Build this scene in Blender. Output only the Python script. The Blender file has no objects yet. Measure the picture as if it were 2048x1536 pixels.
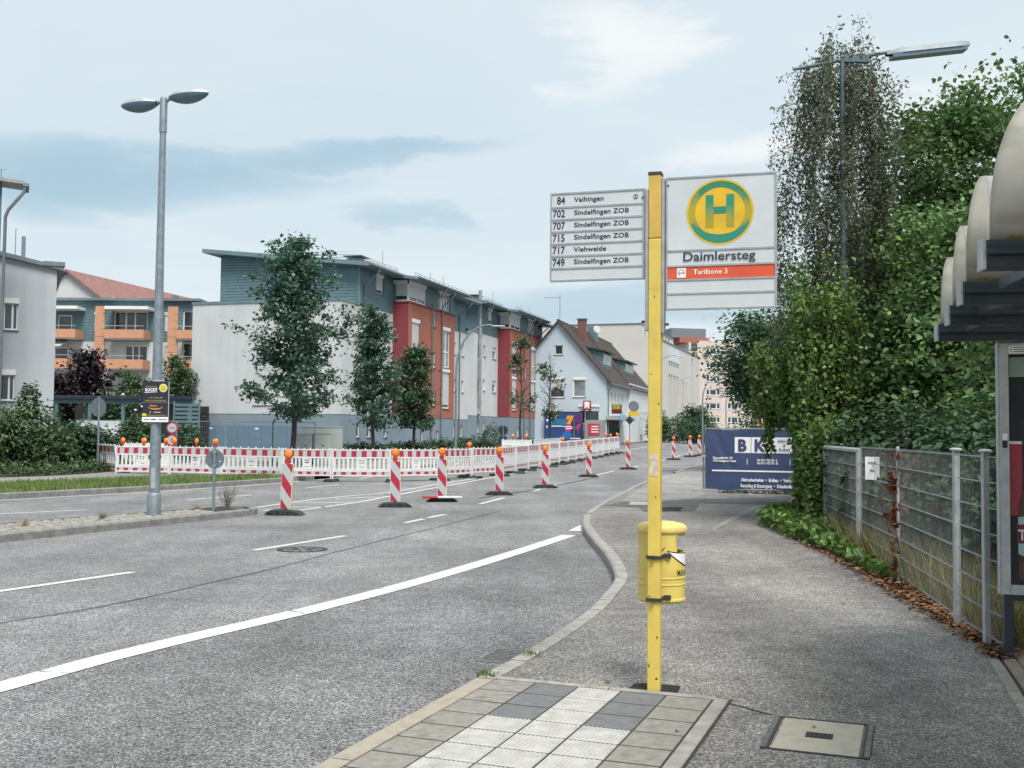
import bpy, math, random
import numpy as np
from mathutils import Vector, Matrix
R = math.radians
random.seed(7)
rng = np.random.default_rng(11)
S = bpy.context.scene
COL = S.collection

# ------------------------------------------------------------------ camera
FPX, HZ, ROLL, CAMH = 2150.0, 866.0, 0.009, 1.70        # focal length in photo pixels, horizon row, roll, eye height
PITCH = math.atan((HZ - 768) / FPX)
cam_d = bpy.data.cameras.new('camera'); cam_d.sensor_width = 36; cam_d.lens = 36 * FPX / 2048
cam_d.clip_start = 0.1; cam_d.clip_end = 3000
cam = bpy.data.objects.new('camera', cam_d); COL.objects.link(cam)
cam.matrix_world = Matrix.Translation((0, 0, CAMH)) @ Matrix.Rotation(math.pi / 2 + PITCH, 4, 'X') @ Matrix.Rotation(ROLL, 4, 'Z')
S.camera = cam

# ------------------------------------------------------------------ light
SUN_EL, SUN_AZ = 58.0, 158.0        # azimuth clockwise from +Y (the view axis)
EXPOSURE = 1.7
S.view_settings.view_transform = 'Standard'; S.view_settings.look = 'None'
S.view_settings.exposure = EXPOSURE; S.view_settings.gamma = 1.0; S.view_settings.use_curve_mapping = False
S.render.engine = 'CYCLES'
S.cycles.max_bounces = 8; S.cycles.diffuse_bounces = 3; S.cycles.glossy_bounces = 3; S.cycles.transparent_max_bounces = 8
S.cycles.use_denoising = True
sun_d = bpy.data.lights.new('sun', 'SUN'); sun_d.energy = 1.5; sun_d.angle = R(26); sun_d.color = (1.0, 0.96, 0.9)
sun = bpy.data.objects.new('sun', sun_d); COL.objects.link(sun)
_d = Vector((math.sin(R(SUN_AZ)) * math.cos(R(SUN_EL)), math.cos(R(SUN_AZ)) * math.cos(R(SUN_EL)), math.sin(R(SUN_EL))))
sun.rotation_euler = _d.to_track_quat('Z', 'Y').to_euler(); sun.location = (0, 0, 30)

W = bpy.data.worlds.new('World'); S.world = W; W.use_nodes = True
W.cycles.sampling_method = 'MANUAL'; W.cycles.sample_map_resolution = 512
def build_world():
    nt = W.node_tree; N = nt.nodes; L = nt.links
    N.clear()
    out = N.new('ShaderNodeOutputWorld'); bg = N.new('ShaderNodeBackground'); L.new(bg.outputs[0], out.inputs[0])
    sky = N.new('ShaderNodeTexSky'); sky.sky_type = 'NISHITA'; sky.sun_disc = False
    sky.sun_elevation = R(SUN_EL); sky.sun_rotation = R(SUN_AZ); sky.dust_density = 3.0
    skm = N.new('ShaderNodeVectorMath'); skm.operation = 'SCALE'; skm.inputs[3].default_value = 0.05
    L.new(sky.outputs[0], skm.inputs[0])
    tc = N.new('ShaderNodeTexCoord')
    sep = N.new('ShaderNodeSeparateXYZ'); L.new(tc.outputs['Generated'], sep.inputs[0])
    def math_(op, a, b=None, c=None):
        n = N.new('ShaderNodeMath'); n.operation = op
        for i, v in enumerate((a, b, c)):
            if v is None: continue
            if isinstance(v, (int, float)): n.inputs[i].default_value = v
            else: L.new(v, n.inputs[i])
        return n.outputs[0]
    # cloud deck: project the view direction on a high plane
    zc = math_('MAXIMUM', math_('ADD', sep.outputs[2], 0.16), 0.05)
    cx = math_('DIVIDE', sep.outputs[0], zc); cy = math_('DIVIDE', sep.outputs[1], zc)
    comb = N.new('ShaderNodeCombineXYZ'); L.new(cx, comb.inputs[0]); L.new(cy, comb.inputs[1])
    def noise(scale, det, rough, off=(0, 0, 0), sc=(1, 1, 1), src=None, dist=0.0):
        mp = N.new('ShaderNodeMapping'); mp.inputs['Location'].default_value = off; mp.inputs['Scale'].default_value = sc
        L.new(src or comb.outputs[0], mp.inputs[0])
        n = N.new('ShaderNodeTexNoise'); n.inputs['Scale'].default_value = scale; n.inputs['Detail'].default_value = det
        n.inputs['Roughness'].default_value = rough; n.inputs['Distortion'].default_value = dist
        L.new(mp.outputs[0], n.inputs['Vector']); return n.outputs['Fac']
    big = noise(0.9, 5, 0.52, (3.1, 1.7, 0), (0.75, 1.0, 1), dist=0.3)
    fine = noise(2.6, 7, 0.55, (0.4, 5.2, 0), (0.6, 1.0, 1), dist=0.2)
    mixn = math_('ADD', math_('MULTIPLY', big, 0.72), math_('MULTIPLY', fine, 0.28))
    # a low, long blue-grey bank: azimuth / elevation space with ragged edges
    az = math_('ARCTAN2', sep.outputs[0], sep.outputs[1])
    rag = noise(4.2, 8, 0.58, (0.9, 0.2, 0.3), (1.2, 1.2, 4.2), tc.outputs['Generated'], 0.25)
    rg = math_('SUBTRACT', rag, 0.5)
    def bank(a0, e0, wa, we, tilt=0.0, ra=0.40, re=0.085):
        da = math_('DIVIDE', math_('ADD', math_('SUBTRACT', az, a0), math_('MULTIPLY', rg, ra)), wa)
        el = math_('SUBTRACT', math_('SUBTRACT', sep.outputs[2], e0), math_('MULTIPLY', math_('SUBTRACT', az, a0), tilt))
        de = math_('DIVIDE', math_('ADD', el, math_('MULTIPLY', rg, re)), we)
        r2 = math_('ADD', math_('MULTIPLY', da, da), math_('MULTIPLY', de, de))
        m = N.new('ShaderNodeMapRange'); m.interpolation_type = 'SMOOTHSTEP'; m.inputs['From Min'].default_value = 1.9
        m.inputs['From Max'].default_value = -0.15; L.new(r2, m.inputs['Value']); return m.outputs[0]
    banks = math_('MAXIMUM', math_('MULTIPLY', bank(-0.34, 0.224, 0.17, 0.022, 0.02), .9), math_('MULTIPLY', bank(-0.17, 0.245, 0.13, 0.013, 0.10), .8))
    banks = math_('MAXIMUM', banks, math_('MULTIPLY', bank(-0.11, 0.193, 0.07, 0.013, -.02), .55))
    banks = math_('MAXIMUM', banks, math_('MULTIPLY', bank(0.12, 0.115, 0.2, 0.02, 0.02), .75))
    banks = math_('MAXIMUM', banks, math_('MULTIPLY', bank(-0.38, 0.205, 0.07, 0.024, -.15), .8))
    bright = math_('MAXIMUM', bank(0.10, 0.345, 0.07, 0.035, 0.0), math_('MULTIPLY', bank(0.26, 0.262, 0.1, 0.016, 0.1), .9))
    ramp = N.new('ShaderNodeValToRGB'); L.new(mixn, ramp.inputs[0])
    e = ramp.color_ramp.elements
    def lin(c, k=1.0):
        o = []
        for v in c:
            v = v / 255; o.append((v / 12.92 if v <= .04045 else ((v + .055) / 1.055) ** 2.4) * k)
        return (*o, 1)
    e[0].position = 0.30; e[0].color = lin((206, 221, 230))
    e[1].position = 0.72; e[1].color = lin((228, 236, 241))
    x = e.new(0.45); x.color = lin((212, 226, 234))
    x = e.new(0.58); x.color = lin((220, 231, 237))
    def mix(fac, a, b):
        m = N.new('ShaderNodeMix'); m.data_type = 'RGBA'
        if isinstance(fac, float): m.inputs[0].default_value = fac
        else: L.new(fac, m.inputs[0])
        for s, i in ((a, 6), (b, 7)):
            if isinstance(s, tuple): m.inputs[i].default_value = s
            else: L.new(s, m.inputs[i])
        return m.outputs[2]
    c = mix(math_('MULTIPLY', banks, 0.8), ramp.outputs[0], lin((150, 187, 207)))
    c = mix(math_('MULTIPLY', bright, 0.85), c, lin((243, 245, 245)))
    # paler towards the horizon
    hz = N.new('ShaderNodeMapRange'); hz.inputs['From Min'].default_value = 0.0; hz.inputs['From Max'].default_value = 0.14
    hz.inputs['To Min'].default_value = 0.5; hz.inputs['To Max'].default_value = 0.0; L.new(sep.outputs[2], hz.inputs['Value'])
    c = mix(hz.outputs[0], c, lin((224, 232, 236)))
    sc = N.new('ShaderNodeVectorMath'); sc.operation = 'SCALE'; sc.inputs[3].default_value = 1.09 / 2 ** EXPOSURE
    L.new(c, sc.inputs[0])
    ad = mix(0.04, sc.outputs[0], skm.outputs[0])
    L.new(ad, bg.inputs[0]); bg.inputs[1].default_value = 1.0
build_world()

# ------------------------------------------------------------------ geometry helpers
def ray(px, py):
    u, v = px - 1024, py - 768
    c, s = math.cos(ROLL), math.sin(ROLL)
    u, v = c * u + s * v, -s * u + c * v
    x, z = u / FPX, -v / FPX
    Y = math.cos(PITCH) - z * math.sin(PITCH); Z = math.sin(PITCH) + z * math.cos(PITCH)
    return x / Y, Z / Y
def g(Y):                                # the street climbs gently away from the stop
    if Y < 35: return 0.0
    if Y < 45: return .012 * (Y - 35) ** 2 / 20
    if Y < 130: return .012 * (Y - 40)
    return 1.08
def at(px, py, Y):
    a, b = ray(px, py); return Vector((a * Y, Y, CAMH + b * Y))
def gnd(px, py, off=0.0):
    a, b = ray(px, py); lo, hi = 1.0, 400.0
    for i in range(50):
        m = (lo + hi) / 2
        if CAMH + b * m > g(m) + off: lo = m
        else: hi = m
    return (a * lo, lo)
ROADZ = -0.13

def cr(pts, n=8):
    """Catmull-Rom through 2D points, n steps a span"""
    P = [Vector((p[0], p[1])) for p in pts]
    P = [P[0] * 2 - P[1]] + P + [P[-1] * 2 - P[-2]]
    o = []
    for i in range(1, len(P) - 2):
        a, b, c, d = P[i - 1:i + 3]
        for k in range(n):
            t = k / n
            o.append(0.5 * ((2 * b) + (c - a) * t + (2 * a - 5 * b + 4 * c - d) * t * t + (3 * b - a - 3 * c + d) * t ** 3))
    o.append(P[-2]); return o
def resample(pts, step):
    P = [Vector(p[:2]) for p in pts]; d = [0.0]
    for a, b in zip(P, P[1:]): d.append(d[-1] + (b - a).length)
    n = max(1, round(d[-1] / step)); o = []; j = 0
    for i in range(n + 1):
        s = d[-1] * i / n
        while j < len(P) - 2 and d[j + 1] < s: j += 1
        L_ = d[j + 1] - d[j] or 1
        o.append(P[j].lerp(P[j + 1], min(1, (s - d[j]) / L_)))
    return o
def offset(pts, k):                       # k > 0: to the left of travel
    o = []
    for i, p in enumerate(pts):
        a = pts[max(0, i - 1)]; b = pts[min(len(pts) - 1, i + 1)]; d = (b - a).normalized()
        o.append(Vector((p.x - d.y * k, p.y + d.x * k)))
    return o

class MB:
    def __init__(s): s.v = []; s.f = []; s.m = []
    def add(s, vs, fs, mi=0):
        n = len(s.v); s.v += [tuple(v) for v in vs]
        for f in fs: s.f.append(tuple(i + n for i in f)); s.m.append(mi)
        return s
    def hexa(s, p, mi=0):                 # 8 corners: bottom 0-3 ccw, top 4-7 ccw
        return s.add(p, [(3, 2, 1, 0), (4, 5, 6, 7), (0, 1, 5, 4), (1, 2, 6, 5), (2, 3, 7, 6), (3, 0, 4, 7)], mi)
    def bx(s, x0, x1, y0, y1, z0, z1, mi=0, M=None):
        p = [(x0, y0, z0), (x1, y0, z0), (x1, y1, z0), (x0, y1, z0), (x0, y0, z1), (x1, y0, z1), (x1, y1, z1), (x0, y1, z1)]
        if M: p = [M @ Vector(q) for q in p]
        return s.hexa(p, mi)
    def prism(s, poly, z0, z1, mi=0, axis='z', M=None):   # poly in plane; axis z: (x,y); axis y: (x,z) extruded in y
        n = len(poly)
        if axis == 'z': p = [(a, b, z0) for a, b in poly] + [(a, b, z1) for a, b in poly]
        elif axis == 'y': p = [(a, z0, b) for a, b in poly] + [(a, z1, b) for a, b in poly]
        else: p = [(z0, a, b) for a, b in poly] + [(z1, a, b) for a, b in poly]
        if M: p = [M @ Vector(q) for q in p]
        fs = [tuple(range(n))[::-1], tuple(range(n, 2 * n))] + [(i, (i + 1) % n, (i + 1) % n + n, i + n) for i in range(n)]
        return s.add(p, fs, mi)
    def tube(s, path, r, seg=8, mi=0, cap=True):
        P = [Vector(p) for p in path]; n = len(P)
        rs = r if isinstance(r, (list, tuple)) else [r] * n
        up = Vector((0, 0, 1)); vs = []; last = None
        for i in range(n):
            t = (P[min(n - 1, i + 1)] - P[max(0, i - 1)])
            t = t.normalized() if t.length > 1e-9 else up
            if last is None:
                a = t.orthogonal().normalized()
            else:
                a = (last - t * last.dot(t))
                a = a.normalized() if a.length > 1e-6 else t.orthogonal().normalized()
            last = a; b = t.cross(a)
            for k in range(seg):
                w = 2 * math.pi * k / seg
                vs.append(P[i] + (a * math.cos(w) + b * math.sin(w)) * rs[i])
        fs = [(i * seg + k, i * seg + (k + 1) % seg, (i + 1) * seg + (k + 1) % seg, (i + 1) * seg + k) for i in range(n - 1) for k in range(seg)]
        if cap: fs += [tuple(range(seg))[::-1], tuple(range((n - 1) * seg, n * seg))]
        return s.add(vs, fs, mi)
    def lathe(s, prof, seg=20, mi=0, c=(0, 0, 0)):
        vs = []; n = len(prof)
        for r_, z in prof:
            for k in range(seg):
                w = 2 * math.pi * k / seg; vs.append((c[0] + r_ * math.cos(w), c[1] + r_ * math.sin(w), c[2] + z))
        fs = [(i * seg + k, i * seg + (k + 1) % seg, (i + 1) * seg + (k + 1) % seg, (i + 1) * seg + k) for i in range(n - 1) for k in range(seg)]
        fs += [tuple(range(seg))[::-1], tuple(range((n - 1) * seg, n * seg))]
        return s.add(vs, fs, mi)
    def disc(s, c, r, y, mi=0, seg=32, r0=0.0, a0=0.0, a1=2 * math.pi, sx=1.0):    # in the x-z plane facing -y
        full = abs(a1 - a0 - 2 * math.pi) < 1e-6
        n = seg if full else seg + 1
        an = [a0 + (a1 - a0) * k / seg for k in range(n)]
        o = [(c[0] + sx * r * math.cos(a), y, c[1] + r * math.sin(a)) for a in an]
        if r0 <= 0:
            return s.add(o, [tuple(range(n))], mi) if full else s.add(o + [(c[0], y, c[1])], [(k, k + 1, n) for k in range(n - 1)], mi)
        i_ = [(c[0] + sx * r0 * math.cos(a), y, c[1] + r0 * math.sin(a)) for a in an]
        m = n if full else n - 1
        return s.add(o + i_, [(k, (k + 1) % n, n + (k + 1) % n, n + k) for k in range(m)], mi)
    def quad(s, a, b, c, d, mi=0): return s.add([a, b, c, d], [(0, 1, 2, 3)], mi)
    def wall(s, O, e, n, u0, u1, z0, z1, holes=(), depth=0.18, mi=0):
        """vertical wall sheet with real openings and reveals; O origin, e along, n outward"""
        O = Vector(O); e = Vector(e); n = Vector(n)
        hs = [h for h in holes if h[0] >= u0 - 1e-6 and h[1] <= u1 + 1e-6 and h[2] >= z0 - 1e-6 and h[3] <= z1 + 1e-6]
        us = sorted({u0, u1, *[h[0] for h in hs], *[h[1] for h in hs]}); zs = sorted({z0, z1, *[h[2] for h in hs], *[h[3] for h in hs]})
        P = lambda u, z, d=0: O + e * u - n * d + Vector((0, 0, z))
        for a, b in zip(us, us[1:]):
            for c, d in zip(zs, zs[1:]):
                mu, mz = (a + b) / 2, (c + d) / 2
                if any(h[0] < mu < h[1] and h[2] < mz < h[3] for h in hs): continue
                s.quad(P(a, c), P(b, c), P(b, d), P(a, d), mi)
        for h in hs:
            a, b, c, d = h[:4]
            s.quad(P(a, c), P(a, c, depth), P(b, c, depth), P(b, c), mi); s.quad(P(a, d), P(b, d), P(b, d, depth), P(a, d, depth), mi)
            s.quad(P(a, c), P(a, d), P(a, d, depth), P(a, c, depth), mi); s.quad(P(b, c), P(b, c, depth), P(b, d, depth), P(b, d), mi)
        return s
    def mesh(s, name, mats, smooth=False):
        me = bpy.data.meshes.new(name); me.from_pydata(s.v, [], s.f)
        if not isinstance(mats, (list, tuple)): mats = [mats]
        for m in mats: me.materials.append(m)
        if len(mats) > 1: me.polygons.foreach_set('material_index', s.m)
        if smooth:
            me.polygons.foreach_set('use_smooth', [True] * len(me.polygons)); me.set_sharp_from_angle(angle=R(smooth if smooth > 1 else 40))
        me.update(); return me
    def build(s, name, mats, parent=None, smooth=False, bevel=0):
        return link(name, s.mesh(name, mats, smooth), parent, bevel=bevel)

def link(name, me, parent=None, loc=None, rz=None, bevel=0):
    o = bpy.data.objects.new(name, me); COL.objects.link(o)
    if parent: o.parent = parent
    if loc is not None: o.location = loc
    if rz is not None: o.rotation_euler = (0, 0, rz)
    if bevel:
        b = o.modifiers.new('bevel', 'BEVEL'); b.width = bevel; b.segments = 2; b.limit_method = 'ANGLE'
    return o
def tag(o, label=None, cat=None, group=None, kind=None):
    for k, v in (('label', label), ('category', cat), ('group', group), ('kind', kind)):
        if v: o[k] = v
    return o
def thing(name, label, cat, loc=(0, 0, 0), rz=0.0, group=None):
    o = bpy.data.objects.new(name, None); COL.objects.link(o); o.empty_display_size = .2
    o.location = loc; o.rotation_euler = (0, 0, rz)
    return tag(o, label, cat, group)
def copy_tree(o, parent=None):
    c = o.copy(); COL.objects.link(c); c.parent = parent
    for ch in list(o.children): copy_tree(ch, c)
    return c
def text_mesh(body, size, mat, bold=0.0, sx=1.0, align='LEFT', space=1.0):
    cu = bpy.data.curves.new('lettering', 'FONT'); cu.body = body; cu.size = size; cu.align_x = align
    cu.offset = bold * size; cu.resolution_u = 3; cu.space_character = space
    ob = bpy.data.objects.new('lettering', cu); COL.objects.link(ob)
    me = bpy.data.meshes.new_from_object(ob)
    bpy.data.objects.remove(ob); bpy.data.curves.remove(cu)
    me.name = 'lettering'; me.materials.clear(); me.materials.append(mat)
    n = len(me.vertices); co = np.zeros(n * 3, np.float32); me.vertices.foreach_get('co', co); co = co.reshape(-1, 3)
    co = np.stack([co[:, 0] * sx, np.zeros(n), co[:, 1]], 1).astype(np.float32)     # stand it up in the x-z plane, facing -y
    me.vertices.foreach_set('co', co.ravel()); me.update()
    return me
def text(body, size, x, y, z, mat, parent, bold=0.0, sx=1.0, align='LEFT', fn=None, space=1.0, name='lettering'):
    me = text_mesh(body, size, mat, bold, sx, align, space)
    if fn:
        for v in me.vertices: v.co = fn(v.co.x + x, v.co.z + z)
        return link(name, me, parent)
    return link(name, me, parent, (x, y, z))

# ------------------------------------------------------------------ materials
def lin(c): return tuple((v / 255 / 12.92 if v / 255 <= .04045 else ((v / 255 + .055) / 1.055) ** 2.4) for v in c)
def mat(name, col, rough=0.6, metal=0.0, var=0.12, scale=2.0, bump=0.0, bscale=None, spec=0.5, streak=0.0, streak_col=(.1, .1, .09),
        trans=0.0, coat=0.0, island=0.0, det=5.0, dirt=0.0, alt=None):
    m = bpy.data.materials.new(name); m.use_nodes = True
    nt = m.node_tree; N = nt.nodes; L = nt.links; b = N['Principled BSDF']
    b.inputs['Roughness'].default_value = rough; b.inputs['Metallic'].default_value = metal
    b.inputs['Specular IOR Level'].default_value = spec
    if coat: b.inputs['Coat Weight'].default_value = coat
    geo = N.new('ShaderNodeNewGeometry'); pos = geo.outputs['Position']
    def nz(sc, d=5.0, mp=None, ro=.55):
        n = N.new('ShaderNodeTexNoise'); n.inputs['Scale'].default_value = sc; n.inputs['Detail'].default_value = d; n.inputs['Roughness'].default_value = ro
        src = pos
        if mp:
            q = N.new('ShaderNodeMapping'); q.inputs['Scale'].default_value = mp; L.new(pos, q.inputs[0]); src = q.outputs[0]
        L.new(src, n.inputs['Vector']); return n.outputs['Fac']
    def mix(f, a, c):
        x = N.new('ShaderNodeMix'); x.data_type = 'RGBA'
        for v, i in ((f, 0), (a, 6), (c, 7)):
            if isinstance(v, (int, float)): x.inputs[i].default_value = v
            elif isinstance(v, tuple): x.inputs[i].default_value = (*v[:3], 1)
            else: L.new(v, x.inputs[i])
        return x.outputs[2]
    def rng_(v, a, c, lo=0.0, hi=1.0):
        x = N.new('ShaderNodeMapRange'); x.inputs[1].default_value = a; x.inputs[2].default_value = c; x.inputs[3].default_value = lo; x.inputs[4].default_value = hi
        L.new(v, x.inputs[0]); return x.outputs[0]
    lo = tuple(c * (1 - var) for c in col); hi = tuple(min(1, c * (1 + var)) for c in col)
    if alt: hi = alt
    cc = mix(rng_(nz(scale, det), .3, .7), lo, hi)
    if streak:
        cc = mix(rng_(nz(1.0, 6, (2.2, 2.2, .22)), .48, .82, 0, streak), cc, streak_col)
    if dirt:
        cc = mix(rng_(nz(9.0, 6), .55, .75, 0, dirt), cc, tuple(c * .35 for c in col))
    if island:
        x = N.new('ShaderNodeHueSaturation'); L.new(cc, x.inputs['Color'])
        L.new(rng_(geo.outputs['Random Per Island'], 0, 1, 1 - island, 1 + island), x.inputs['Value'])
        L.new(rng_(geo.outputs['Random Per Island'], 0, 1, .5 - .03 * island, .5 + .03 * island), x.inputs['Hue']); cc = x.outputs[0]
    L.new(cc, b.inputs['Base Color'])
    if bump:
        bp = N.new('ShaderNodeBump'); bp.inputs['Strength'].default_value = bump; bp.inputs['Distance'].default_value = .01
        L.new(nz(bscale or scale * 8, 4), bp.inputs['Height']); L.new(bp.outputs[0], b.inputs['Normal'])
    if trans:
        o = N['Material Output']; t = N.new('ShaderNodeBsdfTranslucent'); L.new(cc, t.inputs[0])
        ms = N.new('ShaderNodeMixShader'); ms.inputs[0].default_value = trans
        L.new(b.outputs[0], ms.inputs[1]); L.new(t.outputs[0], ms.inputs[2]); L.new(ms.outputs[0], o.inputs[0])
    return m
def asphalt(name, col, spk=1.0, patch=.12, sc=95.0, warm=(1, 1, 1), crack=0.0):
    m = bpy.data.materials.new(name); m.use_nodes = True
    nt = m.node_tree; N = nt.nodes; L = nt.links; b = N['Principled BSDF']; b.inputs['Roughness'].default_value = .88; b.inputs['Specular IOR Level'].default_value = .3
    geo = N.new('ShaderNodeNewGeometry'); pos = geo.outputs['Position']
    def nz(s, d, r=.6, mp=None):
        n = N.new('ShaderNodeTexNoise'); n.inputs['Scale'].default_value = s; n.inputs['Detail'].default_value = d; n.inputs['Roughness'].default_value = r
        src = pos
        if mp: q = N.new('ShaderNodeMapping'); q.inputs['Scale'].default_value = mp; q.inputs['Rotation'].default_value = (0, 0, R(20)); L.new(pos, q.inputs[0]); src = q.outputs[0]
        L.new(src, n.inputs['Vector']); return n.outputs['Fac']
    vor = N.new('ShaderNodeTexVoronoi'); vor.inputs['Scale'].default_value = sc; L.new(pos, vor.inputs['Vector'])
    sp = N.new('ShaderNodeSeparateColor'); L.new(vor.outputs['Color'], sp.inputs[0])
    rp = N.new('ShaderNodeValToRGB'); L.new(sp.outputs[0], rp.inputs[0]); e = rp.color_ramp.elements
    e[0].position = 0; e[0].color = (*[c * (1 - .62 * spk) for c in col], 1)
    e[1].position = 1; e[1].color = (*[c * (1 + 1.25 * spk) * w for c, w in zip(col, warm)], 1)
    x = e.new(.45); x.color = (*[c * (1 - .12 * spk) for c in col], 1)
    x = e.new(.8); x.color = (*[c * (1 + .25 * spk) for c in col], 1)
    def mul(a, f, lo, hi, r0=.35, r1=.65):
        mr = N.new('ShaderNodeMapRange'); mr.inputs[1].default_value = r0; mr.inputs[2].default_value = r1; mr.inputs[3].default_value = lo; mr.inputs[4].default_value = hi; L.new(f, mr.inputs[0])
        v = N.new('ShaderNodeVectorMath'); v.operation = 'SCALE'; L.new(a, v.inputs[0]); L.new(mr.outputs[0], v.inputs[3]); return v.outputs[0]
    c = mul(rp.outputs[0], nz(.35, 4), 1 - patch, 1 + patch)
    c = mul(c, nz(4.0, 5), 1 - patch * .6, 1 + patch * .6)
    c = mul(c, nz(.55, 7, .62), 1.0, .62, .60, .80)
    c = mul(c, nz(.8, 4, .6, (1.0, .08, 1)), 1 - patch * .7, 1 + patch * .5)
    if crack:
        v2 = N.new('ShaderNodeTexVoronoi'); v2.feature = 'DISTANCE_TO_EDGE'; v2.inputs['Scale'].default_value = .35
        q = N.new('ShaderNodeVectorMath'); q.operation = 'ADD'; n2 = N.new('ShaderNodeTexNoise'); n2.inputs['Scale'].default_value = 2.5; n2.inputs['Detail'].default_value = 5
        L.new(pos, n2.inputs['Vector']); L.new(pos, q.inputs[0]); L.new(n2.outputs['Color'], q.inputs[1]); L.new(q.outputs[0], v2.inputs['Vector'])
        gate = nz(.12, 2)
        mr = N.new('ShaderNodeMapRange'); mr.inputs[1].default_value = .0; mr.inputs[2].default_value = .006; mr.inputs[3].default_value = 1; mr.inputs[4].default_value = 0; L.new(v2.outputs['Distance'], mr.inputs[0])
        gm = N.new('ShaderNodeMapRange'); gm.inputs[1].default_value = .5; gm.inputs[2].default_value = .6; L.new(gate, gm.inputs[0])
        mm = N.new('ShaderNodeMath'); mm.operation = 'MULTIPLY'; L.new(mr.outputs[0], mm.inputs[0]); L.new(gm.outputs[0], mm.inputs[1])
        m3 = N.new('ShaderNodeMath'); m3.operation = 'MULTIPLY'; m3.inputs[1].default_value = crack; L.new(mm.outputs[0], m3.inputs[0])
        mx = N.new('ShaderNodeMix'); mx.data_type = 'RGBA'; L.new(m3.outputs[0], mx.inputs[0]); L.new(c, mx.inputs[6]); mx.inputs[7].default_value = (.02, .02, .02, 1); c = mx.outputs[2]
    L.new(c, b.inputs['Base Color'])
    bp = N.new('ShaderNodeBump'); bp.inputs['Strength'].default_value = .55; bp.inputs['Distance'].default_value = .006
    L.new(vor.outputs['Distance'], bp.inputs['Height']); L.new(bp.outputs[0], b.inputs['Normal'])
    return m
def glass_pane(name, col=(.03, .04, .05)):
    m = mat(name, col, .08, var=.5, scale=.9, spec=.8); return m

M = {}
M['asphalt'] = asphalt('asphalt_road', (.188, .188, .190), 1.12, .18, crack=.8)
M['asphalt_bay'] = asphalt('asphalt_bay', (.158, .158, .160), 1.25, .2, crack=.5)
M['asphalt_walk'] = asphalt('asphalt_pavement', (.188, .182, .174), 1.15, .26, 105, (1.05, 1.0, .93), crack=.3)
M['asphalt_patch'] = asphalt('asphalt_patch', (.105, .107, .11), .6, .2, 110)
M['asphalt_dark'] = asphalt('fresh_bitumen', (.02, .02, .021), .8, .2, 130)
M['asphalt_light'] = asphalt('worn_pavement', (.24, .235, .225), .5, .2, 60)
M['kerb'] = mat('kerb_concrete', (.28, .268, .243), .85, var=.25, scale=6, bump=.4, bscale=60, dirt=.5)
M['kerb_grey'] = mat('grey_kerb', (.20, .20, .19), .85, var=.25, scale=5, bump=.4, bscale=60, dirt=.5)
M['kerb_beige'] = mat('beige_kerb', (.31, .275, .22), .8, var=.18, scale=9, bump=.3, bscale=80, dirt=.35)
M['tile_beige'] = mat('beige_slab', (.225, .212, .185), .85, var=.2, scale=14, bump=.4, bscale=120, dirt=.5)
M['tile_dark'] = mat('dark_slab', (.135, .138, .14), .8, var=.15, scale=14, bump=.3, bscale=120, dirt=.3)
M['tile_white'] = mat('ribbed_slab', (.39, .385, .365), .75, var=.16, scale=10, bump=.2, bscale=90, dirt=.35)
M['joint'] = mat('joint_soil', (.035, .032, .026), .95, var=.4, scale=30)
M['paint'] = mat('road_paint', (.56, .56, .545), .75, var=.2, scale=9, bump=.4, bscale=140, dirt=.85)
M['soil'] = mat('soil', (.09, .07, .05), .95, var=.4, scale=6, bump=.6)
M['ground'] = mat('ground_earth', (.13, .125, .10), .95, var=.3, scale=.6, bump=.3)
M['lawn'] = mat('lawn', (.06, .10, .03), .95, var=.4, scale=5, bump=.6)
M['cobble'] = mat('cobble_stone', (.27, .255, .225), .85, var=.35, scale=5, bump=.5, bscale=70, dirt=.5, island=.15)
M['white_pl'] = mat('white_plastic', (.64, .64, .635), .5, var=.10, scale=5, dirt=.3, streak=.2, streak_col=(.42, .41, .38))
M['red_refl'] = mat('red_reflective', (.38, .02, .045), .45, var=.18, scale=12, dirt=.2)
M['white_refl'] = mat('white_reflective', (.42, .445, .455), .4, var=.06, scale=30)
M['rubber'] = mat('recycled_rubber', (.028, .03, .031), .75, var=.4, scale=14, bump=.5, bscale=60)
M['amber'] = mat('amber_lens', (.82, .21, .012), .18, var=.25, scale=28, spec=.7, coat=.4)
M['amber_dark'] = mat('amber_housing', (.40, .045, .02), .35, var=.2, scale=20)
M['lamp_red'] = mat('lamp_box_red', (.45, .02, .02), .4, var=.15, scale=10)
M['yellow_edge'] = mat('yellow_edge', (.70, .42, .05), .5, var=.1)
M['yellow'] = mat('yellow_paint', (.63, .475, .095), .45, var=.10, scale=5, dirt=.22, streak=.18, streak_col=(.42, .29, .08))
M['yellow_old'] = mat('yellow_paint_grimy', (.55, .36, .07), .55, var=.14, scale=8, streak=.35, streak_col=(.25, .2, .1))
M['yellow_bin'] = mat('yellow_bin', (.62, .49, .12), .48, var=.12, scale=6, dirt=.16, bump=.08, bscale=20)
M['yellow_top'] = mat('yellow_bin_top', (.62, .50, .16), .6, var=.2, scale=12, bump=.3, dirt=.2)
M['alu'] = mat('aluminium', (.42, .43, .43), .42, .75, var=.15, scale=10)
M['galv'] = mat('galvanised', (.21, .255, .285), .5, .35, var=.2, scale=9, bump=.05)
M['galv_pale'] = mat('galvanised_light', (.40, .42, .43), .5, .3, var=.15, scale=9)  # paler galvanised tone
M['sign_face'] = mat('sign_face', (.52, .555, .575), .4, var=.07, scale=3, streak=.14, streak_col=(.32, .36, .38))
M['ink'] = mat('ink', (.012, .014, .025), .55, var=.1)
M['ink_navy'] = mat('ink_navy', (.016, .022, .05), .55, var=.1)
M['white_ink'] = mat('white_print', (.78, .78, .78), .5, var=.04)
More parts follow.
